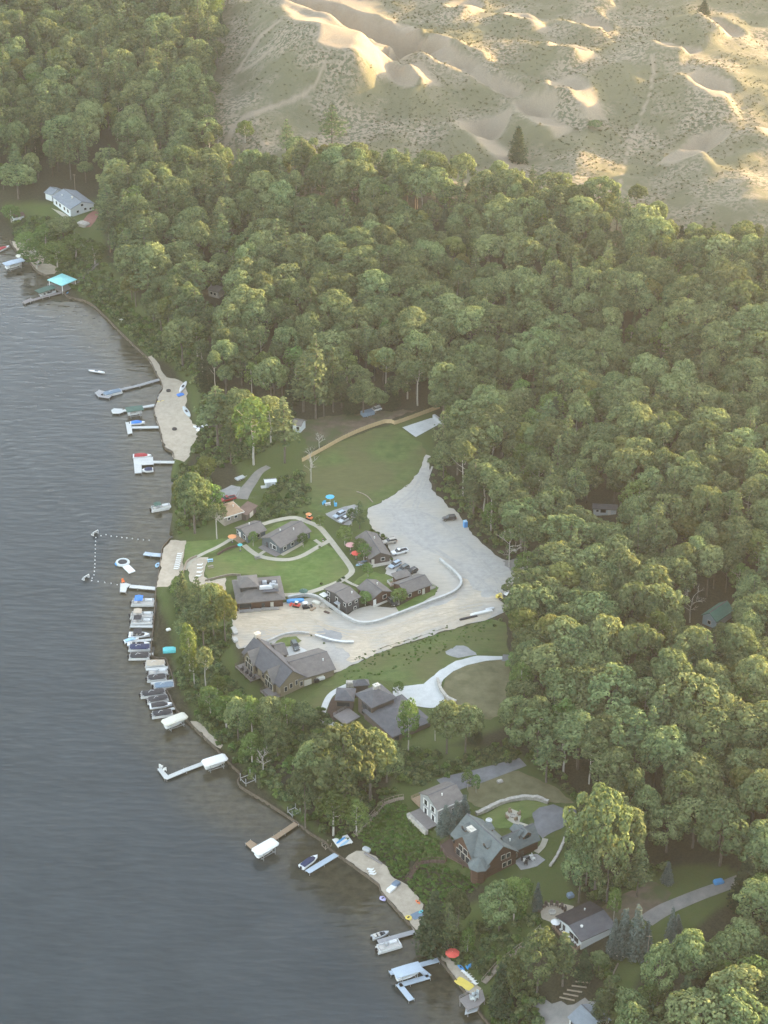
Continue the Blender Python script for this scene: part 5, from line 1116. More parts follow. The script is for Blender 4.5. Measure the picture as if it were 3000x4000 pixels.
SEG = [('timber seawall along the southern shore with the log house', [(402,1558),(430,1586),(466,1620),(498,1655),(520,1677),(516,1699),(580,1740),(635,1776),(672,1805),(704,1824),(715,1840),(746,1862),(819,1916),(823,1930),(886,2002),(919,2040),(945,2070),(1003,2145),(1031,2184),(1052,2212),(1110,2282)]),
 ('seawall edging the moored pontoon row', [(337,1271),(335,1311),(331,1361),(328,1421),(357,1426),(363,1439),(373,1466),(379,1489),(360,1493),(367,1507),(373,1522),(381,1538),(402,1558)]),
 ('low timber edge of the resort swimming beach', [(369,1166),(352,1186),(349,1202),(343,1240),(337,1271)]),
 ('seawall edging the sandy beach with long docks', [(205,665),(233,692),(250,710),(286,746),(322,780),(338,812),(346,824),(351,842),(342,856),(336,876),(333,890),(338,910),(344,926),(350,950),(356,970),(373,980),(376,994)]),
 ('short dark seawall at the far left shore', [(22,523),(35,545),(56,560),(80,588),(107,603),(137,633),(150,645),(183,653),(205,665)])]
for lb, pts in SEG:
    mb, ln = wall_mb([at_z(x, y, 0) for x, y in pts], 1.0, .3, px=False, base=0.0, dip=2.0, step=1.5); tag(mb.build('seawall', m_sea), lb, 'seawall')
def stairs(pts, w, label, m, rail=True, zoff=.25):
    A = [G(x, y) for x, y in pts]; o = empty('stairway', A[0], 0, label, 'stairs'); q = o.location; mb, rb = MB(), MB()
    for a, b in zip(A, A[1:]):
        d = (b - a); n = max(2, int(Vector((d.x, d.y)).length / .45)); an = math.atan2(d.y, d.x)
        for i in range(n):
            p = a.lerp(b, (i + .5) / n); z = max(p.z, float(tz(p.x, p.y)) + .1) + zoff; mb.box((p.x - q.x, p.y - q.y, z - q.z), (.46, w, .1), an)
        if rail:
            for sg in (-1, 1):
                ox, oy = -math.sin(an) * sg * w / 2, math.cos(an) * sg * w / 2
                pts_ = [(a.x + d.x * k - q.x + ox, a.y + d.y * k - q.y + oy, max(a.z + d.z * k, float(tz(a.x + d.x * k, a.y + d.y * k))) - q.z + zoff + .95) for k in (0, .25, .5, .75, 1)]
                rb.tube(pts_, .07, 4)
                for pp in pts_: rb.box((pp[0], pp[1], pp[2] - .5), (.1, .1, 1.0))
    mb.build('steps', m, o)
    if rail: rb.build('railing', m, o)
    return o
stairs([(768,1806),(790,1782),(812,1758),(830,1738),(872,1726)], 1.3, 'wooden stairway climbing from the beach to the grey gabled house', m_wood)
stairs([(880,1905),(898,1878),(908,1866),(930,1862),(962,1864)], 1.3, 'dark stairway through the ivy to the log house', m_deckb)
stairs([(1045,2125),(1080,2085),(1110,2062),(1140,2040),(1172,2008)], 1.4, 'long straight stairway up to the white house deck', m_wood)
stairs([(160,620),(180,601),(198,584),(212,572)], 1.4, 'grey stairway climbing from the turquoise boathouse', m_deckg)
for i, (x, y) in enumerate([(1258,2118),(1250,2128),(1240,2138),(1232,2147),(1224,2156)]):
    a, b = G(x - 15, y + 3 - i), G(x + 17, y + 6); mb = MB(); mb.tube([(0, 0, .15), (b.x - a.x, b.y - a.y, b.z - a.z + .15)], .22, 6); o = mb.build('timber_step', m_wood); o.location = a
    tag(o, 'weathered log terrace step on the eroded slope, %s from the top' % ['first', 'second', 'third', 'fourth', 'fifth'][i], 'timber', 'log steps on the eroded slope')
# ---------------------------------------------------------------- docks
m_navy = mat('navy_canvas', (0.035, 0.045, 0.10), 0.85, 0.12, 1.2)
m_char = mat('charcoal_canvas', (0.045, 0.045, 0.052), 0.85, 0.15, 1.2)
m_blu = mat('blue_canvas', (0.05, 0.20, 0.60), 0.7, 0.08, 1.2)
m_steel = mat('steel_blue_canvas', (0.16, 0.22, 0.29), 0.8, 0.1, 1.2)
m_tanc = mat('tan_canvas', (0.44, 0.38, 0.31), 0.85, 0.1, 1.2)
m_crm = mat('cream_canvas', (0.62, 0.60, 0.52), 0.7, 0.05, 1.2)
m_whc = mat('white_canvas', (0.74, 0.74, 0.72), 0.6, 0.04, 1.2)
m_grn = mat('green_canvas', (0.06, 0.12, 0.10), 0.85, 0.1, 1.2)
m_redc = mat('red_canvas', (0.33, 0.04, 0.05), 0.8, 0.1, 1.2)
m_gel = mat('white_gelcoat', (0.72, 0.73, 0.74), 0.25, 0.03, 1)
m_seat = mat('boat_seat', (0.50, 0.48, 0.45), 0.7, 0.08, 1)
m_orange = mat('orange_plastic', (0.75, 0.20, 0.07), 0.5, 0.05, 1)
m_red = mat('red_plastic', (0.60, 0.06, 0.05), 0.5, 0.05, 1)
m_yelp = mat('yellow_plastic', (0.70, 0.55, 0.12), 0.5, 0.05, 1)
m_teal = mat('teal_plastic', (0.10, 0.48, 0.52), 0.5, 0.05, 1)
m_bluep = mat('blue_plastic', (0.07, 0.30, 0.62), 0.5, 0.05, 1)
m_ltb = mat('light_blue_plastic', (0.33, 0.52, 0.68), 0.5, 0.05, 1)
m_vinyl = mat('grey_vinyl', (0.50, 0.54, 0.55), 0.5, 0.06, 1)

def dock(label, segs, w, m, plats=(), z=.75, name='dock', posts=True):
    """segs: list of pixel polylines; plats: pixel polygons"""
    o0 = at_z(*segs[0][0], z); o = empty(name, (o0[0], o0[1], 0), 0, label, 'dock'); q = o.location
    mb = MB(); pl = MB(); pl.tube([(0, 0, -1.6), (0, 0, .95)], .075, 6); pm = pl.mesh('post', m_metal); pp = []
    for sg in segs:
        P = [Vector(at_z(x, y, z)) for x, y in sg]
        for a, b in zip(P, P[1:]):
            d = b - a; an = math.atan2(d.y, d.x); n = max(1, round(d.length / 3.0))
            for i in range(n):
                c = a.lerp(b, (i + .5) / n); mb.box((c.x - q.x, c.y - q.y, z - .1 - .002 * (i % 2)), (d.length / n - .03, w, .2), an)
            s_ = Vector((-d.y, d.x)).normalized() * (w / 2 + .06)
            for i in range(n + 1):
                c = a.lerp(b, i / n); pp += [c + s_, c - s_] if i % 2 == 0 else []
    mb.build('deck', m, o)
    for po in plats:
        P = [Vector(at_z(x, y, z)) for x, y in po]; mb = MB(); mb.prism([(p.x - q.x, p.y - q.y) for p in P], z - .21, z + .004); mb.build('platform', m, o)
        pp += P
    if posts:
        for c in pp[:24]: x = link(bpy.data.objects.new('post', pm), o); x.location = (c.x - q.x, c.y - q.y, 0)
    return o
m_dwt = mat('white_dock_panel', (0.50, 0.51, 0.50), 0.7, 0.06, .8); m_dgr = mat('grey_dock_panel', (0.30, 0.30, 0.31), 0.75, 0.1, .8); m_dbl = mat('pale_blue_dock_panel', (0.40, 0.47, 0.55), 0.6, 0.06, .8)
dock('long grey dock with a patio platform at its outer end, beside a pontoon', [[(356,816),(300,832),(240,846)]], 1.5, m_dgr, [[(205,848),(214,842),(246,850),(236,860),(212,857)]])
dock('grey dock passing under the dark green boat canopy', [[(338,874),(308,879),(280,884),(262,888)]], 1.5, m_dwt, [[(240,886),(246,882),(264,883),(266,890),(258,893),(243,893)]])
dock('straight white dock with a small cross platform, beside the blue covered boat', [[(343,922),(285,923)]], 1.5, m_dwt, [[(271,912),(283,911),(286,935),(276,938)]])
dock('white dock leading to a broad square platform between two boats', [[(378,998),(330,997.5)]], 1.6, m_dwt, [[(288,990),(330,987),(332,1003),(306,1004),(306,1021),(291,1022)]])
dock('short pale stub dock at the swimming beach', [[(350,1199),(328,1197.5),(311,1195)]], 2.0, m_dbl)
dock('pale L-shaped resort dock below the swimming area', [[(337,1271),(280,1266)]], 1.8, m_dwt, [[(260,1260),(272,1259),(282,1262),(274,1270),(272,1279),(259,1278)]])
for nm, a, b in [('narrow white finger dock below the second bimini pontoon', (331,1353), (281,1352.5)), ('white finger dock beside the pale covered runabout', (331,1381), (292,1384)), ('white finger dock below the beige covered pontoon', (363,1441), (315,1446)), ('cream finger dock above the steel blue covered pontoon', (374,1470), (326,1476)), ('short finger dock by the dark covered pontoon with a black motor', (331,1412), (318,1413)), ('short pale finger dock next to the cream boat canopy', (379,1529), (362,1533))]:
    dock(nm, [[a, b]], 1.1, m_dwt, name='finger_dock')
dock('long white dock ending in a T platform with chairs, behind a white canopy', [[(440,1648),(400,1663),(357,1681)]], 1.5, m_dwt, [[(340,1661),(347,1657),(364,1676),(356,1683)]])
dock('brown wooden dock with a square end beside the white canopy', [[(640,1778),(596,1808),(548,1836)]], 1.7, m_deckw, [[(530,1822),(541,1814),(556,1824),(543,1834)]])
dock('narrow pale blue dock beside the moored navy speedboat', [[(727,1845),(664,1883)]], 1.7, m_dbl)
dock('grey dock between the aluminium skiff and the white deck boat', [[(896,2012),(816,2034)]], 1.5, m_dgr)
dock('zigzag pale blue dock wrapped round a canopied boat lift', [[(947,2073),(842,2102)],[(907,2092),(927,2109),(862,2128)],[(861,2125),(889,2160)]], 1.5, m_dbl)
dock('worn grey dock running out beside the turquoise boathouse', [[(133,631),(90,642),(50,654)]], 1.7, m_deckg, [[(50,650),(66,644),(75,647),(54,656)]])
dock('grey walkway dock along the boathouse front', [[(107,612),(133,629)]], 2.0, m_deckg)
dock('small dock between two canopied lifts at the far left', [[(0,568),(-20,572)],[(52,557),(46,562)]], 1.6, m_dgr)

# ---------------------------------------------------------------- boats
def ends(a, b, z=.8):
    A, B = Vector(at_z(*a, z)), Vector(at_z(*b, z)); d = B - A
    return (A + B) / 2, math.atan2(d.y, d.x), d.length
def pontoon(label, stern, bow, style, cm, W=2.6, group='boats moored along the shore', deck_m=None, name='pontoon_boat'):
    c, an, L = ends(stern, bow); L = max(5.0, min(L, 9.0)); o = empty(name, (c.x, c.y, 0), an, label, 'boat', group); h = L / 2
    for s_ in (-1, 1):
        mb = MB(); mb.tube([(-h, s_ * W * .34, .12), (h * .78, s_ * W * .34, .12), (h * .98, s_ * W * .34, .34)], .34, 8, 0); mb.build('float', m_alu, o)
    mb = MB(); mb.box((0, 0, .55), (L * .97, W, .12)); mb.build('deck', deck_m or m_seat, o)
    f0, f1 = -h * .86, h * .9
    mb = MB()
    for s_ in (-1, 1): mb.box(((f0 + f1) / 2, s_ * (W / 2 - .06), .93), (f1 - f0, .06, .62))
    mb.box((f1, 0, .93), (.06, W - .15, .62)); mb.box((f0, 0, .93), (.06, W - .15, .62)); mb.build('fence', m_alu if style != 'open_white' else m_gel, o)
    mb = MB(); mb.box((-h - .15, 0, .55), (.45, .45, .9), 0, 0, (.8, .8)); mb.box((-h - .2, 0, 1.05), (.7, .5, .4), 0, 0, (.8, .8)); mb.build('outboard_motor', m_black, o)
    if style == 'cover':
        mb = MB(); mb.loft([(f0 - .1, W * .46, .75, 1.18, .2), (f0 + .5, W * .53, .75, 1.42, .35), (0, W * .54, .75, 1.5, .4), (f1 - .6, W * .53, .75, 1.4, .35), (f1 + .1, W * .44, .75, 1.2, .2)]); mb.build('mooring_cover', cm, o, True)
        mb = MB(); mb.tube([(f0 + L * .25, -.2, 1.45), (f0 + L * .36, .1, 1.95), (f0 + L * .48, .35, 1.46)], .07, 5); mb.build('folded_frame', m_alu, o)
    else:
        for s_ in (-1, 1):
            mb = MB(); mb.box((h * .45, s_ * (W / 2 - .4), .85), (L * .3, .6, .5)); mb.box((h * .45, s_ * (W / 2 - .17), 1.15), (L * .3, .16, .35)); mb.build('bench_seat', m_gel if s_ > 0 else m_seat, o)
        mb = MB(); mb.box((-h * .1, W * .22, 1.0), (.7, .7, .9), 0, 0, (.7, .8)); mb.build('console', m_alug, o)
        mb = MB(); mb.box((-h * .62, -.1, .88), (L * .16, W * .62, .5)); mb.build('stern_seat', m_seat, o)
        if style == 'bimini':
            x0, x1 = -h * .68, h * .02; mb = MB(); mb.loft([(x0, W * .46, 2.35, 2.45, .04), ((x0 + x1) / 2, W * .5, 2.5, 2.64, .05), (x1, W * .46, 2.35, 2.45, .04)]); bm = mb.build('bimini_top', cm, o)
            mb = MB()
            for xx in (x0, x1):
                for s_ in (-1, 1): mb.tube([((x0 + x1) / 2, s_ * W * .48, 1.2), (xx, s_ * W * .46, 2.4)], .035, 4)
            mb.build('bimini_frame', m_alu, bm)
    return o
def hull_mb(L, W, hgt, z0=-.15):
    mb = MB(); n = 9; rings = []
    for i in range(n):
        t = i / (n - 1); x = -L / 2 + L * t; w = W / 2 * (1 - max(0, (t - .45) / .55) ** 2.2) + .02; top = hgt * (1 + .28 * t * t)
        rings.append([(x, -w, z0 + top), (x, -w * .82, z0 + top * .35), (x, 0, z0), (x, w * .82, z0 + top * .35), (x, w, z0 + top)])
    vs = [p for r in rings for p in r]; fs = []
    for i in range(n - 1):
        for j in range(4): fs.append((i * 5 + j, i * 5 + j + 1, (i + 1) * 5 + j + 1, (i + 1) * 5 + j))
        fs.append((i * 5 + 4, i * 5, (i + 1) * 5, (i + 1) * 5 + 4))
    fs.append((4, 3, 2, 1, 0)); mb.add(vs, fs); return mb
def runabout(label, stern, bow, cm=None, bim=None, W=2.2, name='motorboat', hm=None, group='boats moored along the shore', motor=True):
    c, an, L = ends(stern, bow); L = max(2.6, min(L, 8)); o = empty(name, (c.x, c.y, .1), an, label, 'boat', group); hm = hm or m_gel
    hull_mb(L, W, .95).build('hull', hm, o); z = .8
    mb = MB(); mb.loft([(-L * .38, W * .36, z, z + .09, .02), (L * .08, W * .37, z + .03, z + .14, .02), (L * .26, W * .25, z + .1, z + .2, .02)]); mb.build('cockpit', m_char, o)
    if cm:
        mb = MB(); mb.loft([(-L * .42, W * .40, z, z + .28, .15), (-L * .1, W * .45, z, z + .62, .3), (L * .12, W * .42, z + .02, z + .5, .25), (L * .3, W * .22, z + .08, z + .26, .1)]); mb.build('boat_cover', cm, o, True)
    else:
        mb = MB(); mb.box((L * .07, 0, z + .3), (.08, W * .72, .42), 0, 0, (1, .85)); mb.build('windshield', m_glass, o)
        for s_ in (-1, 1): mb = MB(); mb.box((-L * .1, s_ * W * .2, z + .2), (.6, .55, .45), 0, 0, (.8, .9)); mb.build('seat', m_seat, o)
        mb = MB(); mb.box((-L * .32, 0, z + .18), (.6, W * .66, .4)); mb.build('stern_seat', m_seat, o)
    if bim:
        mb = MB(); mb.loft([(-L * .26, W * .46, 2.0, 2.1, .04), (-L * .05, W * .48, 2.15, 2.27, .05), (L * .14, W * .46, 2.0, 2.1, .04)]); b = mb.build('bimini_top', bim, o); mb = MB()
        for xx in (-L * .26, L * .14):
            for s_ in (-1, 1): mb.tube([(-L * .06, s_ * W * .42, .9), (xx, s_ * W * .44, 2.05)], .035, 4)
        mb.build('bimini_frame', m_alu, b)
    if motor: mb = MB(); mb.box((-L / 2 - .2, 0, .55), (.5, .42, .9), 0, 0, (.8, .8)); mb.build('outboard_motor', m_black, o)
    return o
def small_hull(name, label, a, b, W, m, cat, z=None, h=.35, group=None, seat=True):
    zz = z if z is not None else zg(*a) + .15; c, an, L = ends(a, b, zz); L = max(1.6, L); o = empty(name, (c.x, c.y, zz - .1), an, label, cat, group)
    hull_n = MB(); n = 9; rings = []
    for i in range(n):
        t = i / (n - 1); w = W / 2 * math.sin(math.pi * (.04 + .92 * t)) ** .6; x = -L / 2 + L * t; rings.append([(x, -w, h * .8), (x, -w * .6, h * .15), (x, 0, 0), (x, w * .6, h * .15), (x, w, h * .8), (x, 0, h)])
    vs = [p for r in rings for p in r]; fs = [(i * 6 + j, i * 6 + (j + 1) % 6, (i + 1) * 6 + (j + 1) % 6, (i + 1) * 6 + j) for i in range(n - 1) for j in range(6)]; fs += [(5, 4, 3, 2, 1, 0), tuple(6 * (n - 1) + j for j in range(6))]
    hull_n.add(vs, fs); hull_n.build('hull', m, o, False)
    if seat: mb = MB(); mb.loft([(-L * .12, W * .2, h * .85, h * 1.12, .02), (L * .1, W * .2, h * .85, h * 1.12, .02)]); mb.build('seat', m_char, o)
    return o
def lift(label, e1, e2, W, cm, z=3.1, style='round', boat=None):
    c, an, L = ends(e1, e2, z); o = empty('boat_lift', (c.x, c.y, 0), an, label, 'boat lift', 'canopied boat lifts'); h = L / 2
    mb = MB()
    if style == 'round': mb.loft([(-h, W * .36, z - .55, z - .2, .2), (-h + .7, W * .5, z - .75, z + .05, .55), (0, W * .5, z - .75, z + .1, .6), (h - .7, W * .5, z - .75, z + .05, .55), (h, W * .36, z - .55, z - .2, .2)])
    else: mb.loft([(-h, W * .5, z - .25, z, .1), (0, W * .5, z - .25, z + .12, .1), (h, W * .5, z - .25, z, .1)])
    mb.build('canopy', cm, o, False)
    for sx in (-1, 1):
        for sy in (-1, 1): mb = MB(); mb.box((sx * h * .55, sy * W * .44, z / 2 - .7), (.13, .13, z + .6)); mb.build('post', m_metal, o)
    mb = MB()
    for sx in (-1, 1): mb.box((sx * h * .55, 0, .35), (.16, W * .9, .16))
    for sy in (-1, 1): mb.box((0, sy * W * .3, .5), (L * .7, .14, .14))
    mb.build('cradle', m_metal, o)
    if boat:
        hb = empty('motorboat', (c.x, c.y, .62), an, boat, 'boat', 'boats resting in lifts'); hull_mb(L * .82, W * .62, 1.0, 0).build('hull', m_gel, hb); mb = MB(); mb.box((-L * .1, 0, 1.05), (L * .3, W * .45, .35)); mb.build('seat', m_seat, hb)
    return o
pontoon('pontoon boat with bright blue bimini, first below the resort dock', (283.4,1301), (334,1301), 'bimini', m_blu, 3.4)
pontoon('pontoon boat with beige bimini and blue side stripe', (281,1329), (331.5,1329), 'bimini', m_tanc, 2.9)
pontoon('open white pontoon boat with black sun top, above a white finger dock', (282,1343), (330,1343), 'bimini', m_char, 2.6)
runabout('round-bowed white boat with a black bimini top', (278,1371), (323,1371), None, m_char, 2.9)
runabout('small pale blue covered boat jutting out from the row', (268,1386), (300,1379), m_ltb, None, 1.6)
runabout('open white runabout squeezed above the navy covered pontoon', (275,1391), (323,1389.5), None, None, 2.0)
pontoon('pontoon boat under a navy blue mooring cover', (277,1399), (326.5,1398), 'cover', m_navy, 2.7)
pontoon('pontoon under a charcoal cover with a black motor, last of the upper row', (278,1417.5), (324,1416.5), 'cover', m_char, 2.8)
pontoon('pontoon boat under a beige mooring cover', (313,1434), (357,1432.5), 'cover', m_tanc, 2.7)
pontoon('open white boat with pale seats below the beige covered pontoon', (320,1454), (363,1450), 'open_white', m_crm, 2.2)
pontoon('white pontoon under a charcoal cover between open boat and finger dock', (317,1466), (360,1461.5), 'cover', m_char, 2.6)
pontoon('pontoon boat under a steel blue mooring cover', (331,1483), (377,1479), 'cover', m_steel, 2.6)
pontoon('long dark covered pontoon sticking out farthest into the lake', (303,1501), (358,1493), 'cover', m_char, 2.6)
pontoon('dark covered pontoon second in the lower row', (317,1514), (364,1506), 'cover', m_char, 2.4)
runabout('white boat with rounded bow and dark middle cover', (323,1526), (372,1520), m_char, None, 2.6)
pontoon('dark covered pontoon with a blue strap, beside the cream canopy', (327,1544.5), (373.5,1537.5), 'cover', m_char, 2.6)
lift('boat lift with long cream canopy at the end of the pontoon row', (352,1561), (402,1542), 3.6, m_crm, boat='boat stored under the cream canopy')
lift('boat lift with white canopy beside the long white dock', (438,1648), (489,1632), 3.6, m_whc, boat='boat stored under the canopy beside the long white dock')
lift('boat lift with white canopy at the brown wooden dock', (550,1840), (596,1814), 3.8, m_whc, boat='boat stored under the canopy at the brown wooden dock')
lift('flat grey-blue canopied lift inside the zigzag dock', (851,2103), (909,2086), 3.7, m_dbl, style='flat', boat='boat stored inside the zigzag dock')
lift('boat lift with dark green canopy over the grey dock', (272,885), (309,880), 4.0, m_grn, style='flat', boat='white boat stored under the dark green canopy')
lift('boat lift with beige canopy on the small sandy landing', (36,553), (80,542), 3.4, m_crm)
lift('boat lift with pale blue canopy at the far left', (9,571), (50,560), 4.0, m_dbl, style='flat', boat='boat stored under the pale blue canopy at far left')
lift('low lift with dull green canopy beside the turquoise boathouse', (80,630), (117,618), 4.0, m_grn, 2.6, style='flat')
runabout('slim white boat moored along the worn grey dock', (86,639), (121,629), None, None, 1.7)
runabout('red and white boat cut by the left edge of the photo', (-18,546), (27,529), m_redc, None, 2.4)
runabout('white speedboat with navy cover moored by the pale blue dock', (650.7,1873), (686,1848), m_navy, None, 2.3)
runabout('open aluminium skiff moored above the grey dock', (803.7,2025), (840,2013), None, None, 1.8, hm=m_alug, name='skiff')
pontoon('white deck boat with pale seats on the grey dock', (814,2051), (866,2036), 'open_white', m_crm, 2.7)
pontoon('grey pontoon boat with folded bimini at the long grey dock', (222,853), (263,843), 'cover', m_steel, 2.6)
runabout('boat under a bright blue cover beside the straight white dock', (281,914), (313,912), m_blu, None, 2.4)
runabout('white boat with dark red cover at the square platform', (287,985), (327,984), m_redc, None, 2.6)
runabout('white boat with blue covered cockpit tied below the square platform', (331,1014), (307,1016), m_navy, None, 2.6)
pontoon('pontoon boat with green bimini half hidden by the shore tree', (326,1100), (370,1092), 'bimini', m_grn, 2.6)
small_hull('sailboat_hull', 'small white hull anchored alone off the shore', (192,801), (226,806), 1.5, m_gel, 'boat', .3, .6)
small_hull('sailboat_hull', 'white hull pulled up among the trees behind the sandy beach', (389,848), (402,826), 1.9, m_gel, 'boat', None, .7)
small_hull('sailboat_hull', 'pale blue white hull lying at the upper edge of the beach', (396,880), (410,902), 2.0, m_vinyl, 'boat', None, .7)
small_hull('sailboat_hull', 'white boat under a tree at the lower end of the beach', (418,922), (436,928), 1.8, m_gel, 'boat', None, .7)
small_hull('kayak', 'yellow kayak on the sandy beach', (339,868.5), (355,866), .8, m_yelp, 'kayak')
small_hull('kayak', 'dark kayak leaning over the seawall', (340,862), (346,850), .8, m_alug, 'kayak')
small_hull('kayak', 'blue kayak by the boathouse walkway', (144,634), (158,626), .8, m_bluep, 'kayak')
small_hull('kayak', 'blue kayak on the small beach below the white house', (988,2083), (1003,2098), 1.0, m_bluep, 'kayak')
small_hull('kayak', 'orange kayak at the back of the log house beach', (898,1945), (907,1953), .8, m_orange, 'kayak')
small_hull('kayak', 'teal kayak at the back of the log house beach', (905,1973), (914,1967), .9, m_teal, 'kayak')
for i, (x, y) in enumerate([(76,564), (80,568), (84,572)]): small_hull('kayak', ['dark', 'white', 'pale grey'][i] + ' kayak lying on the small sandy landing', (x - 6, y + 3), (x + 6, y - 3), .9, [m_char, m_gel, m_vinyl][i], 'kayak', group='kayaks on the sandy landing')
for i, (x, y) in enumerate([(188,556), (191,559), (194,562), (197,565)]): small_hull('kayak', ['first', 'second', 'third', 'yellow fourth'][i] + ' kayak on the grassy slope rack above the boathouse', (x - 5, y + 4), (x + 4, y - 4), .9, [m_vinyl, m_gel, m_ltb, m_yelp][i], 'kayak', group='kayaks on the grassy slope')
for i, (x, y) in enumerate([(737,1815), (741,1818), (745,1821)]): small_hull('paddle_board', ['blue paddle board on the white rack, nearest the stairway', 'white paddle board in the middle of the white rack', 'pale blue paddle board on the white rack, nearest the water'][i], (x - 10, y + 7), (x + 9, y - 7), .9, [m_bluep, m_gel, m_ltb][i], 'paddle board', zg(740,1818) + .8, .15, 'paddle boards on the rack', False)
small_hull('jet_ski', 'dark wheeled beach float at the sand edge by the red umbrella', (955,2044), (962,2055), 1.2, m_alug, 'watercraft', None, .7)
small_hull('paddle_raft', 'blue and white raft floating at the resort beach edge', (338,1226), (343,1216), 1.6, m_ltb, 'raft', .25, .3)
small_hull('inflatable_boat', 'small violet and white inflatable beside the seawall', (822,1938), (832,1946), 1.8, mat('violet_vinyl', (.45, .42, .66), .5, .05, 1), 'inflatable', .3, .45)
small_hull('inflatable_ring', 'yellow and pink inflatable on the seawall edge', (877,1980), (888,1987), 1.8, m_yelp, 'inflatable', None, .45)
# floating trampoline with slide
c = at_z(265, 1216, .3); o = empty('water_trampoline', (c[0], c[1], 0), 0, 'round inflatable water trampoline anchored off the resort beach', 'trampoline')
mb = MB(); n = 16
for k in range(n):
    for j in range(8):
        a, b = 2 * math.pi * k / n, 2 * math.pi * j / 8; mb.v.append(((1.95 + .5 * math.cos(b)) * math.cos(a), (1.95 + .5 * math.cos(b)) * math.sin(a), .45 + .5 * math.sin(b)))
mb.f = [(k * 8 + j, k * 8 + (j + 1) % 8, ((k + 1) % n) * 8 + (j + 1) % 8, ((k + 1) % n) * 8 + j) for k in range(n) for j in range(8)]; mb.m = [0] * len(mb.f); mb.build('tube', m_vinyl, o, True)
mb = MB(); mb.lathe([(1.6, .7), (1.6, .75)], 16); mb.build('jumping_bed', m_char, o)
mb = MB(); mb.tube([(-2.2, -.5, .4), (-1.8, -1.5, .4)], .42, 8); mb.build('blue_bolster', m_bluep, o)
q = at_z(279, 1230, .3); d = Vector((q[0] - c[0], q[1] - c[1])); mb = MB(); an = math.atan2(d.y, d.x); mb.box((d.x * .98, d.y * .98, .35), (4.6, 2.4, .35), an); mb.build('slide_mat', m_gel, o)
# swim area buoys and nets
pb = None
line1 = [(218,1157),(229,1155),(240,1158),(252,1159),(263,1161),(274,1162),(286,1163.5),(298,1165),(310,1166),(322,1167)]; line2 = [(207,1161),(206.5,1169),(206,1177),(206,1186),(205.5,1194),(205.5,1202),(205,1210),(205,1218),(204.5,1226),(204,1234),(203,1242)]; line3 = [(199,1249),(198,1254),(212,1256),(226,1258),(240,1260),(253,1263)]
for i, (x, y) in enumerate(line1 + line2 + line3):
    w = at_z(x, y, .15); L_ = ('upper', 'lake side', 'lower')[0 if i < 10 else (1 if i < 21 else 2)]; k = i if i < 10 else (i - 10 if i < 21 else i - 21)
    lb = 'white swim buoy on the %s line, %sfrom the %s' % (L_, (ORDN := ['first ', 'second ', 'third ', 'fourth ', 'fifth ', 'sixth ', 'seventh ', 'eighth ', 'ninth ', 'tenth ', 'eleventh '])[k], 'upper net frame' if i < 21 else 'lower net frame')
    if pb is None:
        pb = empty('swim_buoy', (w[0], w[1], .1), 0, lb, 'buoy', 'buoys round the swim area'); mb = MB(); mb.lathe([(.05, -.2), (.17, -.12), (.21, .03), (.16, .18), (.05, .24)], 8); mb.build('float', m_gel, pb); mb = MB(); mb.lathe([(.04, .22), (.04, .3)], 6); mb.build('eyelet', m_metal, pb)
    else: clone(pb, (w[0], w[1], .1), 0, lb)
for x, y, lb in ((207,1153,'upper white floating net frame at the swim area corner'), (187,1249,'lower white floating net frame at the swim area corner')):
    w = at_z(x, y, .5); o = empty('water_goal', (w[0], w[1], 0), .9, lb, 'goal', 'floating goals'); mb = MB()
    for a, b in (((-1.1, 0, .2), (-1.1, 0, 1.5)), ((1.1, 0, .2), (1.1, 0, 1.5)), ((-1.1, 0, 1.5), (1.1, 0, 1.5)), ((-1.1, 0, .2), (-1.1, 1.1, .2)), ((1.1, 0, .2), (1.1, 1.1, .2)), ((-1.1, 1.1, .2), (1.1, 1.1, .2)), ((-1.1, 1.1, .2), (-1.1, 0, 1.5)), ((1.1, 1.1, .2), (1.1, 0, 1.5))): mb.tube([a, b], .12, 6)
    mb.build('frame', m_gel, o); mb = MB(); mb.add([(-1.05, 1.0, .25), (1.05, 1.0, .25), (1.05, .05, 1.45), (-1.05, .05, 1.45)], [(0, 1, 2, 3)]); mb.build('net', m_alug, o)
# empty hoist frames on the bank
for x, y, s_, lb in ((536,1688,1.0,'empty steel boat hoist frame standing on the grass bank'), (635,1757,.8,'small empty hoist frame near the brown dock'), (706,1830,.6,'low timber frame beside the paddle board rack')):
    p = G(x, y); o = empty('hoist_frame', p, .6, lb, 'boat hoist'); m = m_metal if s_ > .7 else m_wood
    for sx in (-1, 1):
        for sy in (-1, 1): mb = MB(); mb.box((sx * 1.6 * s_, sy * 1.5 * s_, 1.3 * s_), (.16, .16, 2.6 * s_)); mb.build('post', m, o)
    mb = MB()
    for sx in (-1, 1): mb.box((sx * 1.6 * s_, 0, .7 * s_), (.14, 3 * s_, .14)); mb.box((0, sx * 1.5 * s_, .9 * s_), (3.2 * s_, .14, .14))
    mb.build('frame', m, o)
p = G(740, 1820); o = empty('board_rack', p, .45, 'white timber rack holding paddle boards at the stair foot', 'rack'); mb = MB(); mb.box((0, 0, .6), (4.6, 3.6, .12)); mb.build('platform', m_white, o)
for sx in (-1, 1):
    for sy in (-1, 1): mb = MB(); mb.box((sx * 2, sy * 1.5, .2), (.14, .14, .75)); mb.build('leg', m_white, o)
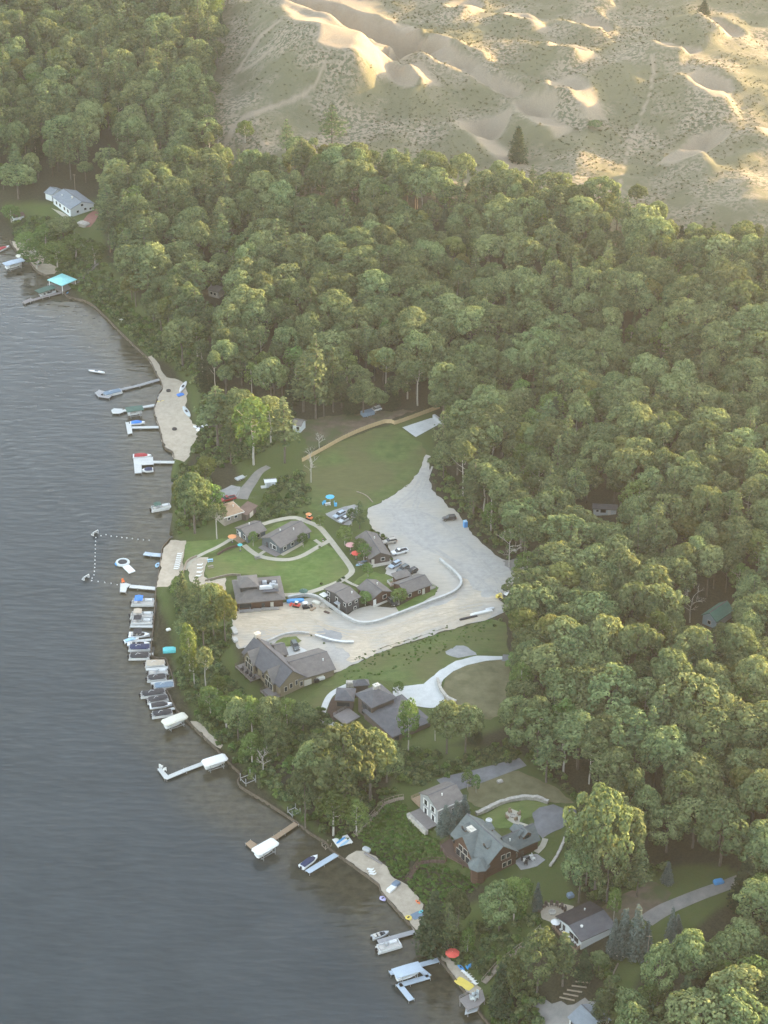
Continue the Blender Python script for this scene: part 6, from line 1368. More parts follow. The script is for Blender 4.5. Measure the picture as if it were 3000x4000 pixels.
# weathered boathouse deck at the bottom
z = 2.4; o0 = at_z(1015, 2163, z); o = empty('shore_deck', (o0[0], o0[1], z), 0, 'weathered dark shore deck with scattered chairs at the bottom', 'deck')
deck_px(o, [(992,2158),(1013,2147),(1042,2137),(1048,2160),(1035,2172),(1010,2182)], z, m_deckg, m_deckg, posts=6, drop=3, rail_edges=[0])
deck_px(o, [(1006,2176),(1034,2171),(1031,2183),(1004,2191)], z - .8, m_alug, name='ramp')
# ---------------------------------------------------------------- vehicles
def carpaint(n, c): return mat(n, c, 0.3, 0.04, .6, spec=.5)
m_cw, m_cb, m_cg, m_cs, m_cl = carpaint('white_car_paint', (.70, .71, .71)), carpaint('black_car_paint', (.022, .022, .026)), carpaint('grey_car_paint', (.16, .17, .18)), carpaint('silver_blue_car_paint', (.34, .42, .50)), carpaint('beige_car_paint', (.42, .38, .33))
m_cdg = carpaint('dark_green_grey_paint', (.09, .11, .12))
m_lampw = mat('lamp_glass', (.75, .75, .7), .2, .02, 1); m_lampr = mat('tail_lamp_glass', (.4, .02, .02), .2, .02, 1)
WHEEL = None
def wheels(o, L, W, r=.36):
    mb = MB(); n = 12
    vs = [(r * math.cos(2 * math.pi * j / n), y, r + r * math.sin(2 * math.pi * j / n)) for y in (-.13, .13) for j in range(n)]
    mb.add(vs, [tuple(range(n)), tuple(range(2 * n - 1, n - 1, -1))] + [(j, j + n, (j + 1) % n + n, (j + 1) % n) for j in range(n)]); me = mb.mesh('wheel', m_black)
    hb = MB(); hb.add([(r * .55 * math.cos(2 * math.pi * j / n), y, r + r * .55 * math.sin(2 * math.pi * j / n)) for y in (-.15, .15) for j in range(n)], [tuple(range(n)), tuple(range(2 * n - 1, n - 1, -1))] + [(j, j + n, (j + 1) % n + n, (j + 1) % n) for j in range(n)]); hm = hb.mesh('rim', m_metal)
    for sx in (-.31, .30):
        for sy in (-1, 1): w = link(bpy.data.objects.new('wheel', me), o); w.location = (sx * L, sy * (W / 2 - .1), 0); h_ = link(bpy.data.objects.new('rim', hm), w)
def car(label, px, py, front, m, kind='suv', name='parked_suv', cat='car', group='cars parked around the cabins', dz=.12):
    """front: pixel towards which the bonnet points"""
    p = G(px, py); f = G(*front); an = math.atan2(f.y - p.y, f.x - p.x); L, W = (4.8, 1.95) if kind == 'suv' else (5.9, 2.05)
    o = empty(name, (p.x, p.y, p.z + dz), an, label, cat, group); h = L / 2
    mb = MB()
    if kind == 'suv': mb.loft([(-h, W * .44, .5, .95, .12), (-h + .15, W * .49, .34, 1.02, .12), (-.2 * h, W * .5, .3, 1.02, .12), (.42 * h, W * .5, .3, 1.04, .14), (h - .35, W * .48, .34, .92, .16), (h, W * .42, .42, .78, .12)])
    else: mb.loft([(-h, W * .47, .5, 1.05, .08), (-h * .2, W * .5, .4, 1.08, .08), (.5 * h, W * .5, .36, 1.12, .12), (h - .3, W * .48, .4, 1.06, .16), (h, W * .44, .5, .92, .12)])
    mb.build('body', m, o)
    x0, x1 = (-h * .93, h * .42) if kind == 'suv' else (-h * .12, h * .52); gt = 1.62 if kind == 'suv' else 1.78
    mb = MB(); mb.loft([(x0, W * .45, 1.0, gt - .3, .1), (x0 + .35, W * .43, 1.0, gt, .12), (x1 - .95, W * .43, 1.0, gt, .12), (x1, W * .44, 1.0, 1.08, .03)]); mb.build('window_glass', m_glass, o)
    mb = MB(); mb.loft([(x0 + .25, W * .40, gt - .05, gt + .06, .04), (x1 - .85, W * .40, gt - .05, gt + .06, .04)]); rf = mb.build('roof', m, o)
    mb = MB()
    for sy in (-1, 1): mb.box(((x0 + x1) / 2 - .3, sy * W * .36, gt + .1), ((x1 - x0) * .55, .06, .07))
    mb.build('roof_rail', m_black if m is not m_cb else m_metal, rf)
    if kind == 'pickup':
        mb = MB(); mb.box((-h * .57, 0, 1.0), (L * .36, W * .78, .22)); mb.build('cargo_bed', m_char, o)
        mb = MB()
        for sy in (-1, 1): mb.box((-h * .57, sy * W * .45, 1.14), (L * .41, .14, .18))
        mb.box((-h * .98, 0, 1.12), (.12, W * .9, .2)); mb.build('bed_rail', m, o)
    wheels(o, L, W)
    for sy in (-1, 1):
        mb = MB(); mb.box((h - .12, sy * W * .34, .76), (.2, .42, .16)); mb.build('headlight', m_lampw, o)
        mb = MB(); mb.box((-h + .06, sy * W * .42, .86), (.12, .2, .3)); mb.build('tail_light', m_lampr, o)
        mb = MB(); mb.box((x1 - .25, sy * (W * .5 + .1), 1.08), (.14, .22, .16)); mb.build('mirror', m, o)
    return o
car('black car parked alone across the gravel lot', 970, 1123, (945,1126), m_cb)
car('beige-white car parked first beside the grey eastern cabin', 842, 1173, (815,1178), m_cl)
car('white pickup truck with open bed beside the eastern cabin', 863, 1196, (838,1202), m_cw, 'pickup', 'pickup_truck', 'pickup truck')
car('grey-blue car, uppermost of three parked in a row', 853, 1224, (838,1232), m_cs)
car('dark green-grey car in the middle of three parked in a row', 870, 1233, (854,1241), m_cdg)
car('black car, lowest of three parked in a row', 888, 1239, (871,1247), m_cb)
car('black car parked in front of the middle brown cabin', 848, 1304, (860,1315), m_cb)
car('dark grey car on the white slab at the big lake house', 638, 1400, (646,1414), m_cdg, dz=.25)
car('pale blue car, upper of the pair on the grey pad', 733, 1116, (718,1124), m_cs, dz=.15)
car('silver car, lower of the pair on the grey pad', 744, 1126, (728,1135), carpaint('silver_paint', (.42, .46, .50)), dz=.15)
car('white car parked behind the fence near the blue trailer', 811, 888, (795,893), m_cw)
car('dark red pickup half hidden behind the tan cabin', 492, 1082, (478,1087), carpaint('dark_red_paint', (.30, .03, .035)), 'pickup', 'pickup_truck', 'pickup truck')
car('white vehicle glimpsed among trees behind the beach', 438, 930, (428,936), m_cw)
def trailer(label, a, b, W, H, m, name='cargo_trailer'):
    p, q = G(*a), G(*b); d = q - p; an = math.atan2(d.y, d.x); L = Vector((d.x, d.y)).length; c = (p + q) / 2; o = empty(name, (c.x, c.y, c.z + .1), an, label, 'trailer'); mb = MB(); mb.box((0, 0, .5 + H / 2), (L, W, H), 0, 0, (.97, .95)); mb.build('body', m, o); mb = MB(); mb.tube([(L / 2, 0, .5), (L / 2 + 1.3, 0, .45)], .08, 5); mb.build('tow_bar', m_metal, o); wheels(o, L * .5, W); return o
trailer('long trailer under a blue tarp behind the wooden fence', (782,902), (806,895), 2.6, 1.5, m_steel)
trailer('boat trailer with a grey skiff parked in the trees', (510,1040), (527,1033), 1.8, .5, m_alug, 'boat_trailer')
trailer('long white propane tank like trailer below the blue spruces', (1314,2055), (1338,2066), 1.8, 1.0, m_white)
# machines on the sand
def machine(label, x, y, an, m, s=1.0, bucket=True, name='loader'):
    p = G(x, y); o = empty(name, (p.x, p.y, p.z + .12), an, label, 'machine'); o.scale = (s, s, s); mb = MB(); mb.loft([(-1.6, .7, .6, 1.4, .15), (0, .75, .6, 1.3, .15), (1.2, .6, .6, 1.05, .12)]); mb.build('body', m, o)
    mb = MB(); mb.box((-.2, 0, 1.75), (1.2, 1.2, 1.0), 0, 0, (.85, .85)); mb.build('cab', m_glass, o); mb = MB(); mb.box((-.2, 0, 2.3), (1.3, 1.3, .1)); mb.build('cab_roof', m_white, o)
    for sy in (-1, 1): mb = MB(); mb.loft([(-1.5, .2, .1, .55, .1), (-1.2, .22, 0, .7, .15), (1.1, .22, 0, .7, .15), (1.4, .2, .1, .55, .1)]); mb.v = [(a, b + sy * .75, c) for a, b, c in mb.v]; mb.build('track', m_black, o)
    if bucket: mb = MB(); mb.box((1.5, 0, 1.0), (1.4, .3, .3), 0); mb.box((2.3, 0, .5), (.6, 1.7, .7), 0, 0, (1.3, 1)); mb.build('bucket_arm', m, o)
    return o
machine('yellow loader parked at the edge of the trees', 1092, 1299, 2.3, m_yelp, 1.3); machine('orange-red mini excavator on the sand below the restaurant', 640, 1311, 2.8, m_red, .8, name='mini_excavator')
machine('black compact machine beside the red excavator', 661, 1314, .3, m_cb, .8, name='compact_machine')
machine('orange utility cart at the bend of the path', 668, 1122, 2.5, m_orange, .8, False, 'utility_cart')
def pile_item(name, label, cat, x, y, d, m, an=0, h2=None, dz=.1):
    p = G(x, y); mb = MB(); mb.loft([(-d[0] / 2, d[1] * .42, 0, d[2] * .8, .08), (-d[0] * .3, d[1] / 2, 0, d[2], .12), (d[0] * .3, d[1] / 2, 0, d[2] * .96, .12), (d[0] / 2, d[1] * .42, 0, d[2] * .75, .08)]); o = mb.build(name, m); o.location = (p.x, p.y, p.z + dz); o.rotation_euler = (0, 0, an); return tag(o, label, cat)
pile_item('covered_lumber', 'blue tarp over a pile beside the retaining wall', 'tarp', 638, 1300, (5.5, 1.6, .8), m_bluep, .15)
pile_item('covered_lumber', 'white wrapped pallet on the sand by the wall', 'pallet', 659, 1305, (1.8, 1.4, .7), m_white, .3)
pile_item('sand_bag_stack', 'cream stack of bags against the retaining wall', 'bags', 683, 1304, (2.6, 1.4, .8), m_crm, -.5); pile_item('sand_bag_stack', 'smaller pale bag stack lower along the wall', 'bags', 697, 1313, (2.2, 1.1, .6), m_tanc, -.5)
pile_item('lumber_pile', 'brown board pile at the end of the machine row', 'lumber', 676, 1317, (2.2, 1.0, .5), m_deckw, .9); pile_item('lumber_pile', 'dark board pile under the retaining wall', 'lumber', 706, 1324, (2.0, .9, .4), m_deckb, -.6)
for i, (x, y, l) in enumerate([(540,1322,2.2), (555,1320,2.8), (575,1318,3.2), (592,1317,3.2)]): pile_item('concrete_block', 'grey concrete block below the restaurant wall, %s from the trees' % ['first', 'second', 'third', 'fourth'][i], 'block', x, y, (l, 1.0, .8), m_found, .05)
pile_item('stone_heap', 'white wrapped stone pallets at the left edge of the sand', 'pallet', 506, 1364, (4.0, 1.6, .9), m_block, -1.2); pile_item('stone_heap', 'pale stone pallet at the lower left of the sand', 'pallet', 508, 1384, (2.4, 1.6, .8), m_block, -1.2)
pile_item('pipe_bundle', 'white pipes stacked on the dark edge of the haul road', 'pipes', 1040, 1326, (7.5, 1.2, .7), m_white, .38); pile_item('pipe_bundle', 'dark hose roll along the haul road edge', 'pipes', 1012, 1336, (6, .8, .5), m_char, .38); pile_item('pipe_bundle', 'white pipe end at the road bend by the loader', 'pipes', 1058, 1318, (3.0, 1.0, .7), m_alu, .38)
pile_item('propane_tank', 'white propane tank behind the garage of the lake house', 'tank', 693, 1468, (2.4, 1.2, 1.2), m_white, .4); pile_item('grill', 'black grill by the lake house garage wall', 'grill', 684, 1474, (1.6, .9, 1.2), m_cb, .4)
pile_item('storage_box', 'grey storage box at the log house beach edge', 'box', 792, 1838, (2.2, 1.2, 1.0), m_alug, -.6); pile_item('long_bench', 'long grey bench along the beach back edge', 'bench', 806, 1856, (6.5, .7, .45), m_deckg, -.75)
pile_item('raft_stack', 'white and blue floats piled on the log house beach', 'floats', 846, 1922, (3.0, 1.6, .8), m_gel, .9); pile_item('raft_stack', 'round dark blue float bundle on the log house beach', 'floats', 855, 1913, (2.4, 1.6, 1.0), m_steel, .9)
pile_item('tarp_square', 'dark blue tarp square at the beach back', 'tarp', 901, 1978, (3.2, 2.4, .15), m_steel, .6); pile_item('float_mat', 'yellow foam water mat lying on the small beach', 'mat', 1003, 2126, (5.0, 2.6, .2), m_yelp, -.75)
pile_item('blue_barrel_pair', 'bright blue tarp heap at the lane end in the trees', 'tarp', 1552, 1908, (2.6, 1.6, 1.0), m_bluep, .3); pile_item('boulder', 'pale boulder beside the curved drive end', 'rock', 1080, 1690, (1.6, 1.2, .7), m_stone, .4)
pile_item('tent', 'small blue tent on the lawn behind the white house', 'tent', 1232, 1938, (1.7, 1.5, 1.2), m_steel, .4); pile_item('beach_tent', 'turquoise beach tent on the shore lawn under trees', 'tent', 366, 1408, (4.0, 2.2, 1.2), m_teal, .1)
pile_item('planter', 'white planter on the shore lawn beside trees', 'planter', 364, 1362, (1.4, 1.1, .6), m_white, .5); pile_item('tarp_square', 'blue tarp on the deck behind the sandy beach', 'tarp', 390, 854, (2.6, 2.0, .5), m_blu, .5)
pile_item('rock_dome', 'pale rounded stone shelter below the red patio', 'shelter', 180, 488, (5.5, 3.6, 1.6), m_stone, -.6)
drape('brick_patio', [(176,480),(192,462),(210,450),(214,462),(206,478),(196,490),(184,492)], m_brick, .1, 'red brick patio below the ranch house', 'patio', jit=.1)
# portable toilet
p = G(1005, 1138); o = empty('portable_toilet', (p.x, p.y, p.z + .05), .3, 'bright blue portable toilet at the edge of the gravel lot', 'portable toilet'); mb = MB(); mb.box((0, 0, 1.1), (1.25, 1.25, 2.2)); mb.build('cabin', m_bluep, o); mb = MB(); mb.box((0, 0, 2.3), (1.3, 1.3, .2), 0, 0, (.8, .8)); mb.build('roof', m_ltb, o); mb = MB(); mb.box((0, -.65, 1.05), (.85, .06, 1.9)); mb.build('door', mat('mid_blue_plastic', (.05, .22, .5), .5, .05, 1), o)
# concrete pad
o = drape('concrete_pad', [(869,924),(930,904),(943,903),(951,916),(898,945)], m_conc, .18, 'white concrete pad at the top of the mown field', 'concrete pad', jit=0)
p = G(947, 911); mb = MB(); mb.box((0, 0, .8), (1.0, 6.5, 1.6)); o = mb.build('pad_screen', m_alug); o.location = p; o.rotation_euler = (0, 0, .55); tag(o, 'grey low screen wall across the end of the concrete pad', 'screen')
# ---------------------------------------------------------------- outdoor furniture
UMB = {}
def umbrella(label, x, y, m, r=1.5, h=2.4, base=None):
    p = G(x, y) if base is None else Vector(base); k = m.name
    o = empty('patio_umbrella', p, random.uniform(0, 1), label, 'umbrella', 'patio umbrellas'); mb = MB(); mb.lathe([(r, h), (r * .55, h + .32), (.04, h + .58)], 8); mb.lathe([(r * .98, h - .03), (.04, h + .4)], 8); mb.build('canopy', m, o); mb = MB(); mb.tube([(0, 0, 0), (0, 0, h + .65)], .04, 6); mb.build('pole', m_alu, o); mb = MB(); mb.lathe([(.4, 0), (.4, .12), (.1, .2)], 8); mb.build('base', m_char, o); return o
m_or = mat('orange_fabric', (.70, .30, .13), .85, .06, 1); m_pk = mat('pink_fabric', (.62, .33, .33), .85, .06, 1); m_rdf = mat('red_fabric', (.66, .10, .08), .85, .06, 1); m_sky = mat('sky_blue_fabric', (.10, .42, .68), .85, .06, 1); m_whf = mat('white_fabric', (.72, .72, .70), .85, .05, 1)
umbrella('faded orange umbrella on the small grey cabin terrace', 502, 1172, m_or); umbrella('pink umbrella left of the eastern grey cabin', 757, 1190, m_pk, 1.7); umbrella('red umbrella below the pink one by the eastern cabin', 769, 1208, m_rdf, 1.6)
umbrella('sky blue umbrella over chairs on the mown field', 713, 1086, m_sky, 1.6); umbrella('red umbrella on the small beach with kayaks', 977, 2074, m_rdf, 1.9); umbrella('round white umbrella on the white house deck', 1199.5, 2007, m_whf, 1.3); umbrella('dark green umbrella by the retaining wall start', 656, 1290, m_grn, 1.5)
umbrella('bright orange canopy over the cart at the path bend', 667, 1121, m_or, 1.1, 1.9)
umbrella('turquoise sail umbrella on the terrace steps of the small cabin', 519, 1190, m_teal, .9)
LC = None
def lounger(label, x, y, an, base=None, group='white loungers'):
    global LC
    p = G(x, y) if base is None else Vector(base)
    if LC is None:
        LC = empty('lounge_chair', (p.x, p.y, p.z + .06), an, label, 'lounge chair', group); mb = MB(); mb.box((.25, 0, .34), (1.35, .66, .07)); mb.build('seat', m_whf, LC)
        mb = MB(); mb.add([(-.42, -.33, .34), (-.42, .33, .34), (-.95, .33, .82), (-.95, -.33, .82), (-.46, -.33, .28), (-.46, .33, .28), (-1.0, .33, .77), (-1.0, -.33, .77)], [(0, 1, 2, 3), (7, 6, 5, 4), (0, 3, 7, 4), (1, 5, 6, 2), (3, 2, 6, 7), (0, 4, 5, 1)]); mb.build('backrest', m_whf, LC)
        lb = MB(); lb.box((0, 0, .15), (.06, .06, .32)); lm = lb.mesh('leg', m_alu)
        for sx in (-.4, .85):
            for sy in (-.28, .28): l_ = link(bpy.data.objects.new('leg', lm), LC); l_.location = (sx, sy, 0)
        return LC
    return clone(LC, (p.x, p.y, p.z + .06), an, label, group)
OD = ['first', 'second', 'third', 'fourth', 'fifth', 'sixth', 'seventh', 'eighth']
for i in range(8): lounger('white lounger on the resort beach, %s counted from the lawn end' % OD[i], 389 - i * 1.1, 1198 + i * 4.6, 3.05)
for i, (x, y) in enumerate([(432,1222), (432,1229), (431,1238), (429,1246)]): lounger('white lounger on the sand terrace, %s from the path' % OD[i], x, y, 3.1)
zw = zg(1270,2020) + .12
for i in range(7): w = at_z(1216 + i * 5.6 + (3 if i > 3 else 0), 2008 + i * 5.2 + (2 if i > 3 else 0), zw); lounger('white deck chair along the white house, %s from the round umbrella' % OD[i], 0, 0, 3.6, (w[0], w[1], zw - .04), 'deck chairs of the white house')
for i, (x, y) in enumerate([(1003,2102), (1008,2106), (1012,2110), (1017,2115), (1022,2120), (1026,2126)]): lounger('white folding chair on the small beach, %s from the kayak' % OD[i], x, y, 2.4, None, 'beach chairs')
for i, (x, y) in enumerate([(800,1880), (803,1885), (805,1890)]): lounger('grey beach lounger below the log house, %s from the long bench' % OD[i], x, y, 2.9, None, 'beach loungers below the log house')
PT = None
def picnic(label, x, y, an, m):
    p = G(x, y); o = empty('picnic_table', (p.x, p.y, p.z + .06), an, label, 'picnic table', 'picnic tables'); mb = MB(); mb.box((0, 0, .75), (1.9, .8, .07)); mb.build('tabletop', m, o)
    for sy in (-1, 1): mb = MB(); mb.box((0, sy * .72, .45), (1.9, .28, .06)); mb.build('bench', m, o)
    for sx in (-1, 1): mb = MB(); mb.tube([(sx * .7, -.75, 0), (sx * .7, -.25, .74)], .06, 4); mb.tube([(sx * .7, .75, 0), (sx * .7, .25, .74)], .06, 4); mb.build('leg', m, o)
    return o
picnic('dark picnic table on the inner side of the lower path', 556, 1207, .35, m_deckg); picnic('grey picnic table between the pink and red umbrellas', 763, 1198, 1.0, m_deckg); picnic('long grey picnic table left of the light blue chairs', 778, 1220, -.8, m_deckg); picnic('grey picnic table at the corner of the common lawn', 455, 1227, .4, m_wood)
picnic('pale table beside the sky blue umbrella', 708, 1091, .2, m_white); picnic('pale blue table on the corner of the common lawn', 454, 1213, .2, m_ltb)
def chair(label, x, y, an, m, group, s=1.0, base=None):
    p = G(x, y) if base is None else Vector(base); o = empty('garden_chair', (p.x, p.y, p.z + .12), an, label, 'chair', group); o.scale = (s, s, s); mb = MB(); mb.box((0, 0, .42), (.6, .6, .1)); mb.build('seat', m, o); mb = MB(); mb.box((-.3, 0, .78), (.1, .6, .7)); mb.build('backrest', m, o)
    for sy in (-1, 1): mb = MB(); mb.box((0, sy * .3, .3), (.6, .08, .6)); mb.build('arm_frame', m, o)
    return o
for i in range(7):
    a = math.pi * (.12 + .76 * i / 6); p = G(1193, 1975); chair('dark fire pit chair, %s from the blue spruce' % OD[6 - i], 0, 0, a + math.pi, m_dbr, 'chairs round the fire pit', 1.3, (p.x + 3.4 * math.cos(a), p.y + 3.0 * math.sin(a), float(tz(p.x + 3.4 * math.cos(a), p.y + 3.0 * math.sin(a)))))
for i in range(4):
    a = 1.57 * i + .4; p = G(1108, 1764); chair('tan chair round the stone patio of the log house, %s clockwise' % OD[i], 0, 0, a + math.pi, m_deckw, 'chairs on the stone patio', 1.2, (p.x + 1.8 * math.cos(a), p.y + 1.8 * math.sin(a), p.z))
for i, (x, y) in enumerate([(1128,1858), (1134,1862), (1140,1858), (1146,1853), (1136,1868), (1152,1858)]): chair('white-cushioned chair on the log house end patio, %s from the wall' % OD[i], x, y, i * 1.1, m_white if i % 2 else m_char, 'chairs on the end patio', 1.2)
for i, (x, y, m) in enumerate([(725,1093,m_sky), (700,1090,m_sky)]): chair(['blue chair right of the sky blue umbrella', 'blue chair left of the sky blue umbrella'][i], x, y, 2.0 * i, m, 'blue lawn chairs', 1.6)
chair('orange chair at the end of the resort dock', 0, 0, -1, m_orange, 'dock chairs', 1.2, (*at_z(266,1258,.8), .65))
for i, (x, y) in enumerate([(348,1658), (356,1665)]): chair(['white chair at the outer corner of the long white dock', 'white chair nearer the shore on the long white dock'][i], 0, 0, 1 + i, m_white, 'dock chairs', 1.3, (*at_z(x, y, .8), .65))
chair('blue chair beside the blue kayak on the small beach', 1012, 2092, 2.2, m_bluep, 'beach chairs', 1.5)
for i, (x, y) in enumerate([(1018,2157), (1024,2160), (1030,2156), (1022,2150), (1030,2148)]): chair('pale chair on the weathered shore deck, %s from the water' % OD[i], 0, 0, i, m_vinyl, 'chairs on the shore deck', 1.2, (*at_z(x, y, 2.5), 2.3))
zl = zg(640,1452) - .1
for i, (x, y) in enumerate([(523,1445), (533,1452), (541,1458), (548,1464), (585,1486), (592,1480)]): chair('dark balcony chair on the big lake house, %s from the chimney end' % OD[i], 0, 0, 3.8, m_char, 'balcony chairs', 1.2, (*at_z(x, y, zl + .5), zl - .1))
for x, y, lb, r_, m in ((1193,1972,'round stone fire pit amid the dark chairs',1.0,m_stone), (1056,1774,'square white fire bowl on the log house lawn',.9,m_white), (364,845,'dark fire ring on the upper sandy beach',.9,m_char), (377,928,'dark fire ring on the lower sandy beach',.9,m_char), (1108,1764,'round fire pit in the middle of the stone patio',.8,m_stone)):
    p = G(x, y); mb = MB(); mb.lathe([(r_, 0), (r_, .45), (r_ * .75, .45), (r_ * .7, .15), (.05, .12)], 14); o = mb.build('fire_pit', m); o.location = (p.x, p.y, p.z + .08); tag(o, lb, 'fire pit')
def person(label, x, y, an, top, legs):
    p = G(x, y); o = empty('person', (p.x, p.y, p.z + .12), an, label, 'person'); me = bpy.data.meshes.new('body'); V = [(0, 0, .95), (0, 0, 1.2), (0, 0, 1.42), (0, 0, 1.52), (0, 0, 1.66), (.02, .12, .5), (.02, .13, .05), (.12, .13, .02), (-.02, -.12, .5), (-.02, -.13, .05), (.1, -.13, .02), (0, .2, 1.4), (.05, .27, 1.12), (.12, .26, .88), (0, -.2, 1.4), (.05, -.27, 1.12), (.12, -.26, .88), (0, .1, .9), (0, -.1, .9)]
    E = [(0, 1), (1, 2), (2, 3), (3, 4), (0, 17), (17, 5), (5, 6), (6, 7), (0, 18), (18, 8), (8, 9), (9, 10), (2, 11), (11, 12), (12, 13), (2, 14), (14, 15), (15, 16)]; me.from_pydata(V, E, []); b = link(bpy.data.objects.new('body', me), o); sm = b.modifiers.new('skin', 'SKIN')
    rr = [.15, .16, .17, .065, .12, .08, .055, .05, .08, .055, .05, .075, .055, .04, .075, .055, .04, .1, .1]
    for i, r_ in enumerate(rr): me.skin_vertices[0].data[i].radius = (r_, r_)
    me.skin_vertices[0].data[0].use_root = True; b.modifiers.new('sub', 'SUBSURF').levels = 1; me.materials.append(mat('skin', (.45, .28, .2), .7, .05, 3))
    mb = MB(); mb.loft([(-.02, .2, 0, .5, .1), (.02, .2, 0, .5, .1)]); mb = MB(); mb.lathe([(.2, .92), (.215, 1.1), (.22, 1.35), (.1, 1.47)], 10); mb.build('shirt', top, o); mb = MB(); mb.lathe([(.23, .62), (.22, .8), (.205, .96)], 10); mb.build('shorts', legs, o); mb = MB(); mb.lathe([(.125, 1.68), (.135, 1.76), (.06, 1.85)], 10); mb.build('hair', m_dbr, o); return o
person('person in a black shirt standing by the long cabin side door', 698, 1172, 2.0, m_char, m_white); person('person in a pale shirt near the eastern cabin tables', 757, 1183, .5, m_ltb, m_char)
# light blue kayaks/paddle boards stacked by the eastern cabin, dead and bare trees, poles
small_hull('paddle_board', 'light blue paddle board lying by the eastern cabin', (769,1222), (786,1218), 1.4, m_ltb, 'paddle board', None, .35, None, False); small_hull('paddle_board', 'dark blue paddle board beside the eastern cabin corner', (778,1215), (796,1211), 1.2, m_steel, 'paddle board', None, .35, None, False)
def pole(label, a, top, r=.12, m=None):
    p = G(*a); lo, hi = 1, 30
    for _ in range(25):
        md = (lo + hi) / 2
        if proj(p.x, p.y, p.z + md)[1] > top: lo = md
        else: hi = md
    mb = MB(); mb.tube([(0, 0, -.3), (.1, 0, lo)], r, 6, 0, r * .7); mb.box((.1, 0, lo - .4), (1.4, .12, .12)); o = mb.build('utility_pole', m or m_wood); o.location = p; tag(o, label, 'pole')
pole('thin grey pole beside the spruces of the white house', (1395,2100), 2020); pole('wooden pole standing behind the ranch house', (163,420), 376); pole('white flagpole on the shore slope', (262,700), 688, .06, m_white)
wall_obj('timber_edging', [(1305,2160),(1318,2120),(1335,2082)], .3, .35, m_wood, 'long weathered beam edging the lower yard', 'edging'); wall_obj('field_path_edge', [(805,1085),(790,1070),(770,1062),(800,1108)][:3], .25, .3, m_wood, 'curved log edging in the grass below the field', 'edging')
def bare_tree(label, x, y, top, seed, m=None):
    p = G(x, y); q = random.Random(seed); lo, hi = 1, 40
    for _ in range(25):
        md = (lo + hi) / 2
        if proj(p.x, p.y, p.z + md)[1] > top: lo = md
        else: hi = md
    H = lo; o = empty('bare_tree', p, 0, label, 'tree', 'bare dead trees'); tb, cb = MB(), MB()
    tb.tube([(0, 0, -.3), (q.uniform(-.3, .3), q.uniform(-.3, .3), H * .4), (q.uniform(-.5, .5), q.uniform(-.5, .5), H * .75)], .2, 6, 0, .09)
    def br(s, d, L, r_, dep):
        e = s + d * L; cb.tube([s, (s + e) / 2 + Vector((q.uniform(-.1, .1), q.uniform(-.1, .1), 0)) * L, e], r_, 4, 0, r_ * .5)
        if dep:
            for _ in range(3): br(e.lerp(s, q.uniform(0, .5)), (d + Vector((q.uniform(-.9, .9), q.uniform(-.9, .9), q.uniform(-.2, .6)))).normalized(), L * .62, r_ * .55, dep - 1)
    for k in range(7): a = q.uniform(0, 6.28); br(Vector((0, 0, H * (.35 + .06 * k))), Vector((math.cos(a), math.sin(a), q.uniform(.4, 1.1))).normalized(), H * .26, .09, 2)
    tb.build('trunk', m or m_pbark, o); cb.build('branches', m or m_pbark, o)
for a in [('bare dead tree with twisted pale branches near the green roof', 1490, 1345, 1275, 1), ('thin bare tree by the yellow loader', 1085, 1318, 1262, 2), ('leafless grey tree at the lot corner among green trees', 1100, 1225, 1150, 3), ('dry spreading bare tree behind the left end of the fence', 690, 968, 935, 4), ('leaning pale bare birch at the field edge', 672, 1042, 975, 5), ('small bare sapling on the southern bank', 568, 1670, 1620, 6)]: bare_tree(*a)
# bushes near the houses, each its own
BS = [(803,1146,10), (815,1154,12), (826,1160,14), (834,1166,12), (842,1170,8), (690,1183,8), (735,1255,10), (742,1250,9), (729,1258,9), (694,1262,8), (846,1208,8), (833,1206,7), (596,1100,14), (612,1095,16), (628,1100,15), (645,1096,14), (640,1078,12), (652,1068,11), (575,1108,12), (660,1108,11), (1001,1760,10), (1015,1752,9), (1128,1842,8), (1138,1838,9), (1150,1832,8), (985,1716,8), (1068,1352,10), (1080,1340,12), (948,1060,14), (962,1078,14), (978,1092,15), (992,1106,15), (1018,1140,14), (1034,1158,15), (1050,1172,15), (1068,1184,14), (1082,1196,13), (1098,1206,12), (940,1042,12), (936,1028,11), (1285,1960,9), (850,1492,7), (948,1525,6), (700,1390,6), (672,1374,6), (585,1392,6)]
for i, (x, y, w) in enumerate(BS):
    nm, mx, my = min(((n_, a, b) for n_, a, b in [('the black car on the gravel lot',970,1122),('the blue portable toilet',1005,1132),('the eastern grey cabin',805,1180),('the tan cabin garage',540,1100),('the orange cart',668,1120),('the tall dark cabin',740,1285),('the log house',1065,1810),('the grey gabled house',945,1735),('the lake house slab',640,1410),('the yellow loader',1092,1298),('the churned soil',1115,1225),('the brown house chimney',820,1487),('the white house roof',1270,1990),('the white pickup',863,1195),('the long grey cabin',615,1160)]), key=lambda t: (t[1] - x) ** 2 + (t[2] - y) ** 2)
    BUSHD = globals().setdefault('BUSHD', {}); BUSHD.setdefault(nm, []).append(((mx - x) ** 2 + (my - y) ** 2, x, y, w))
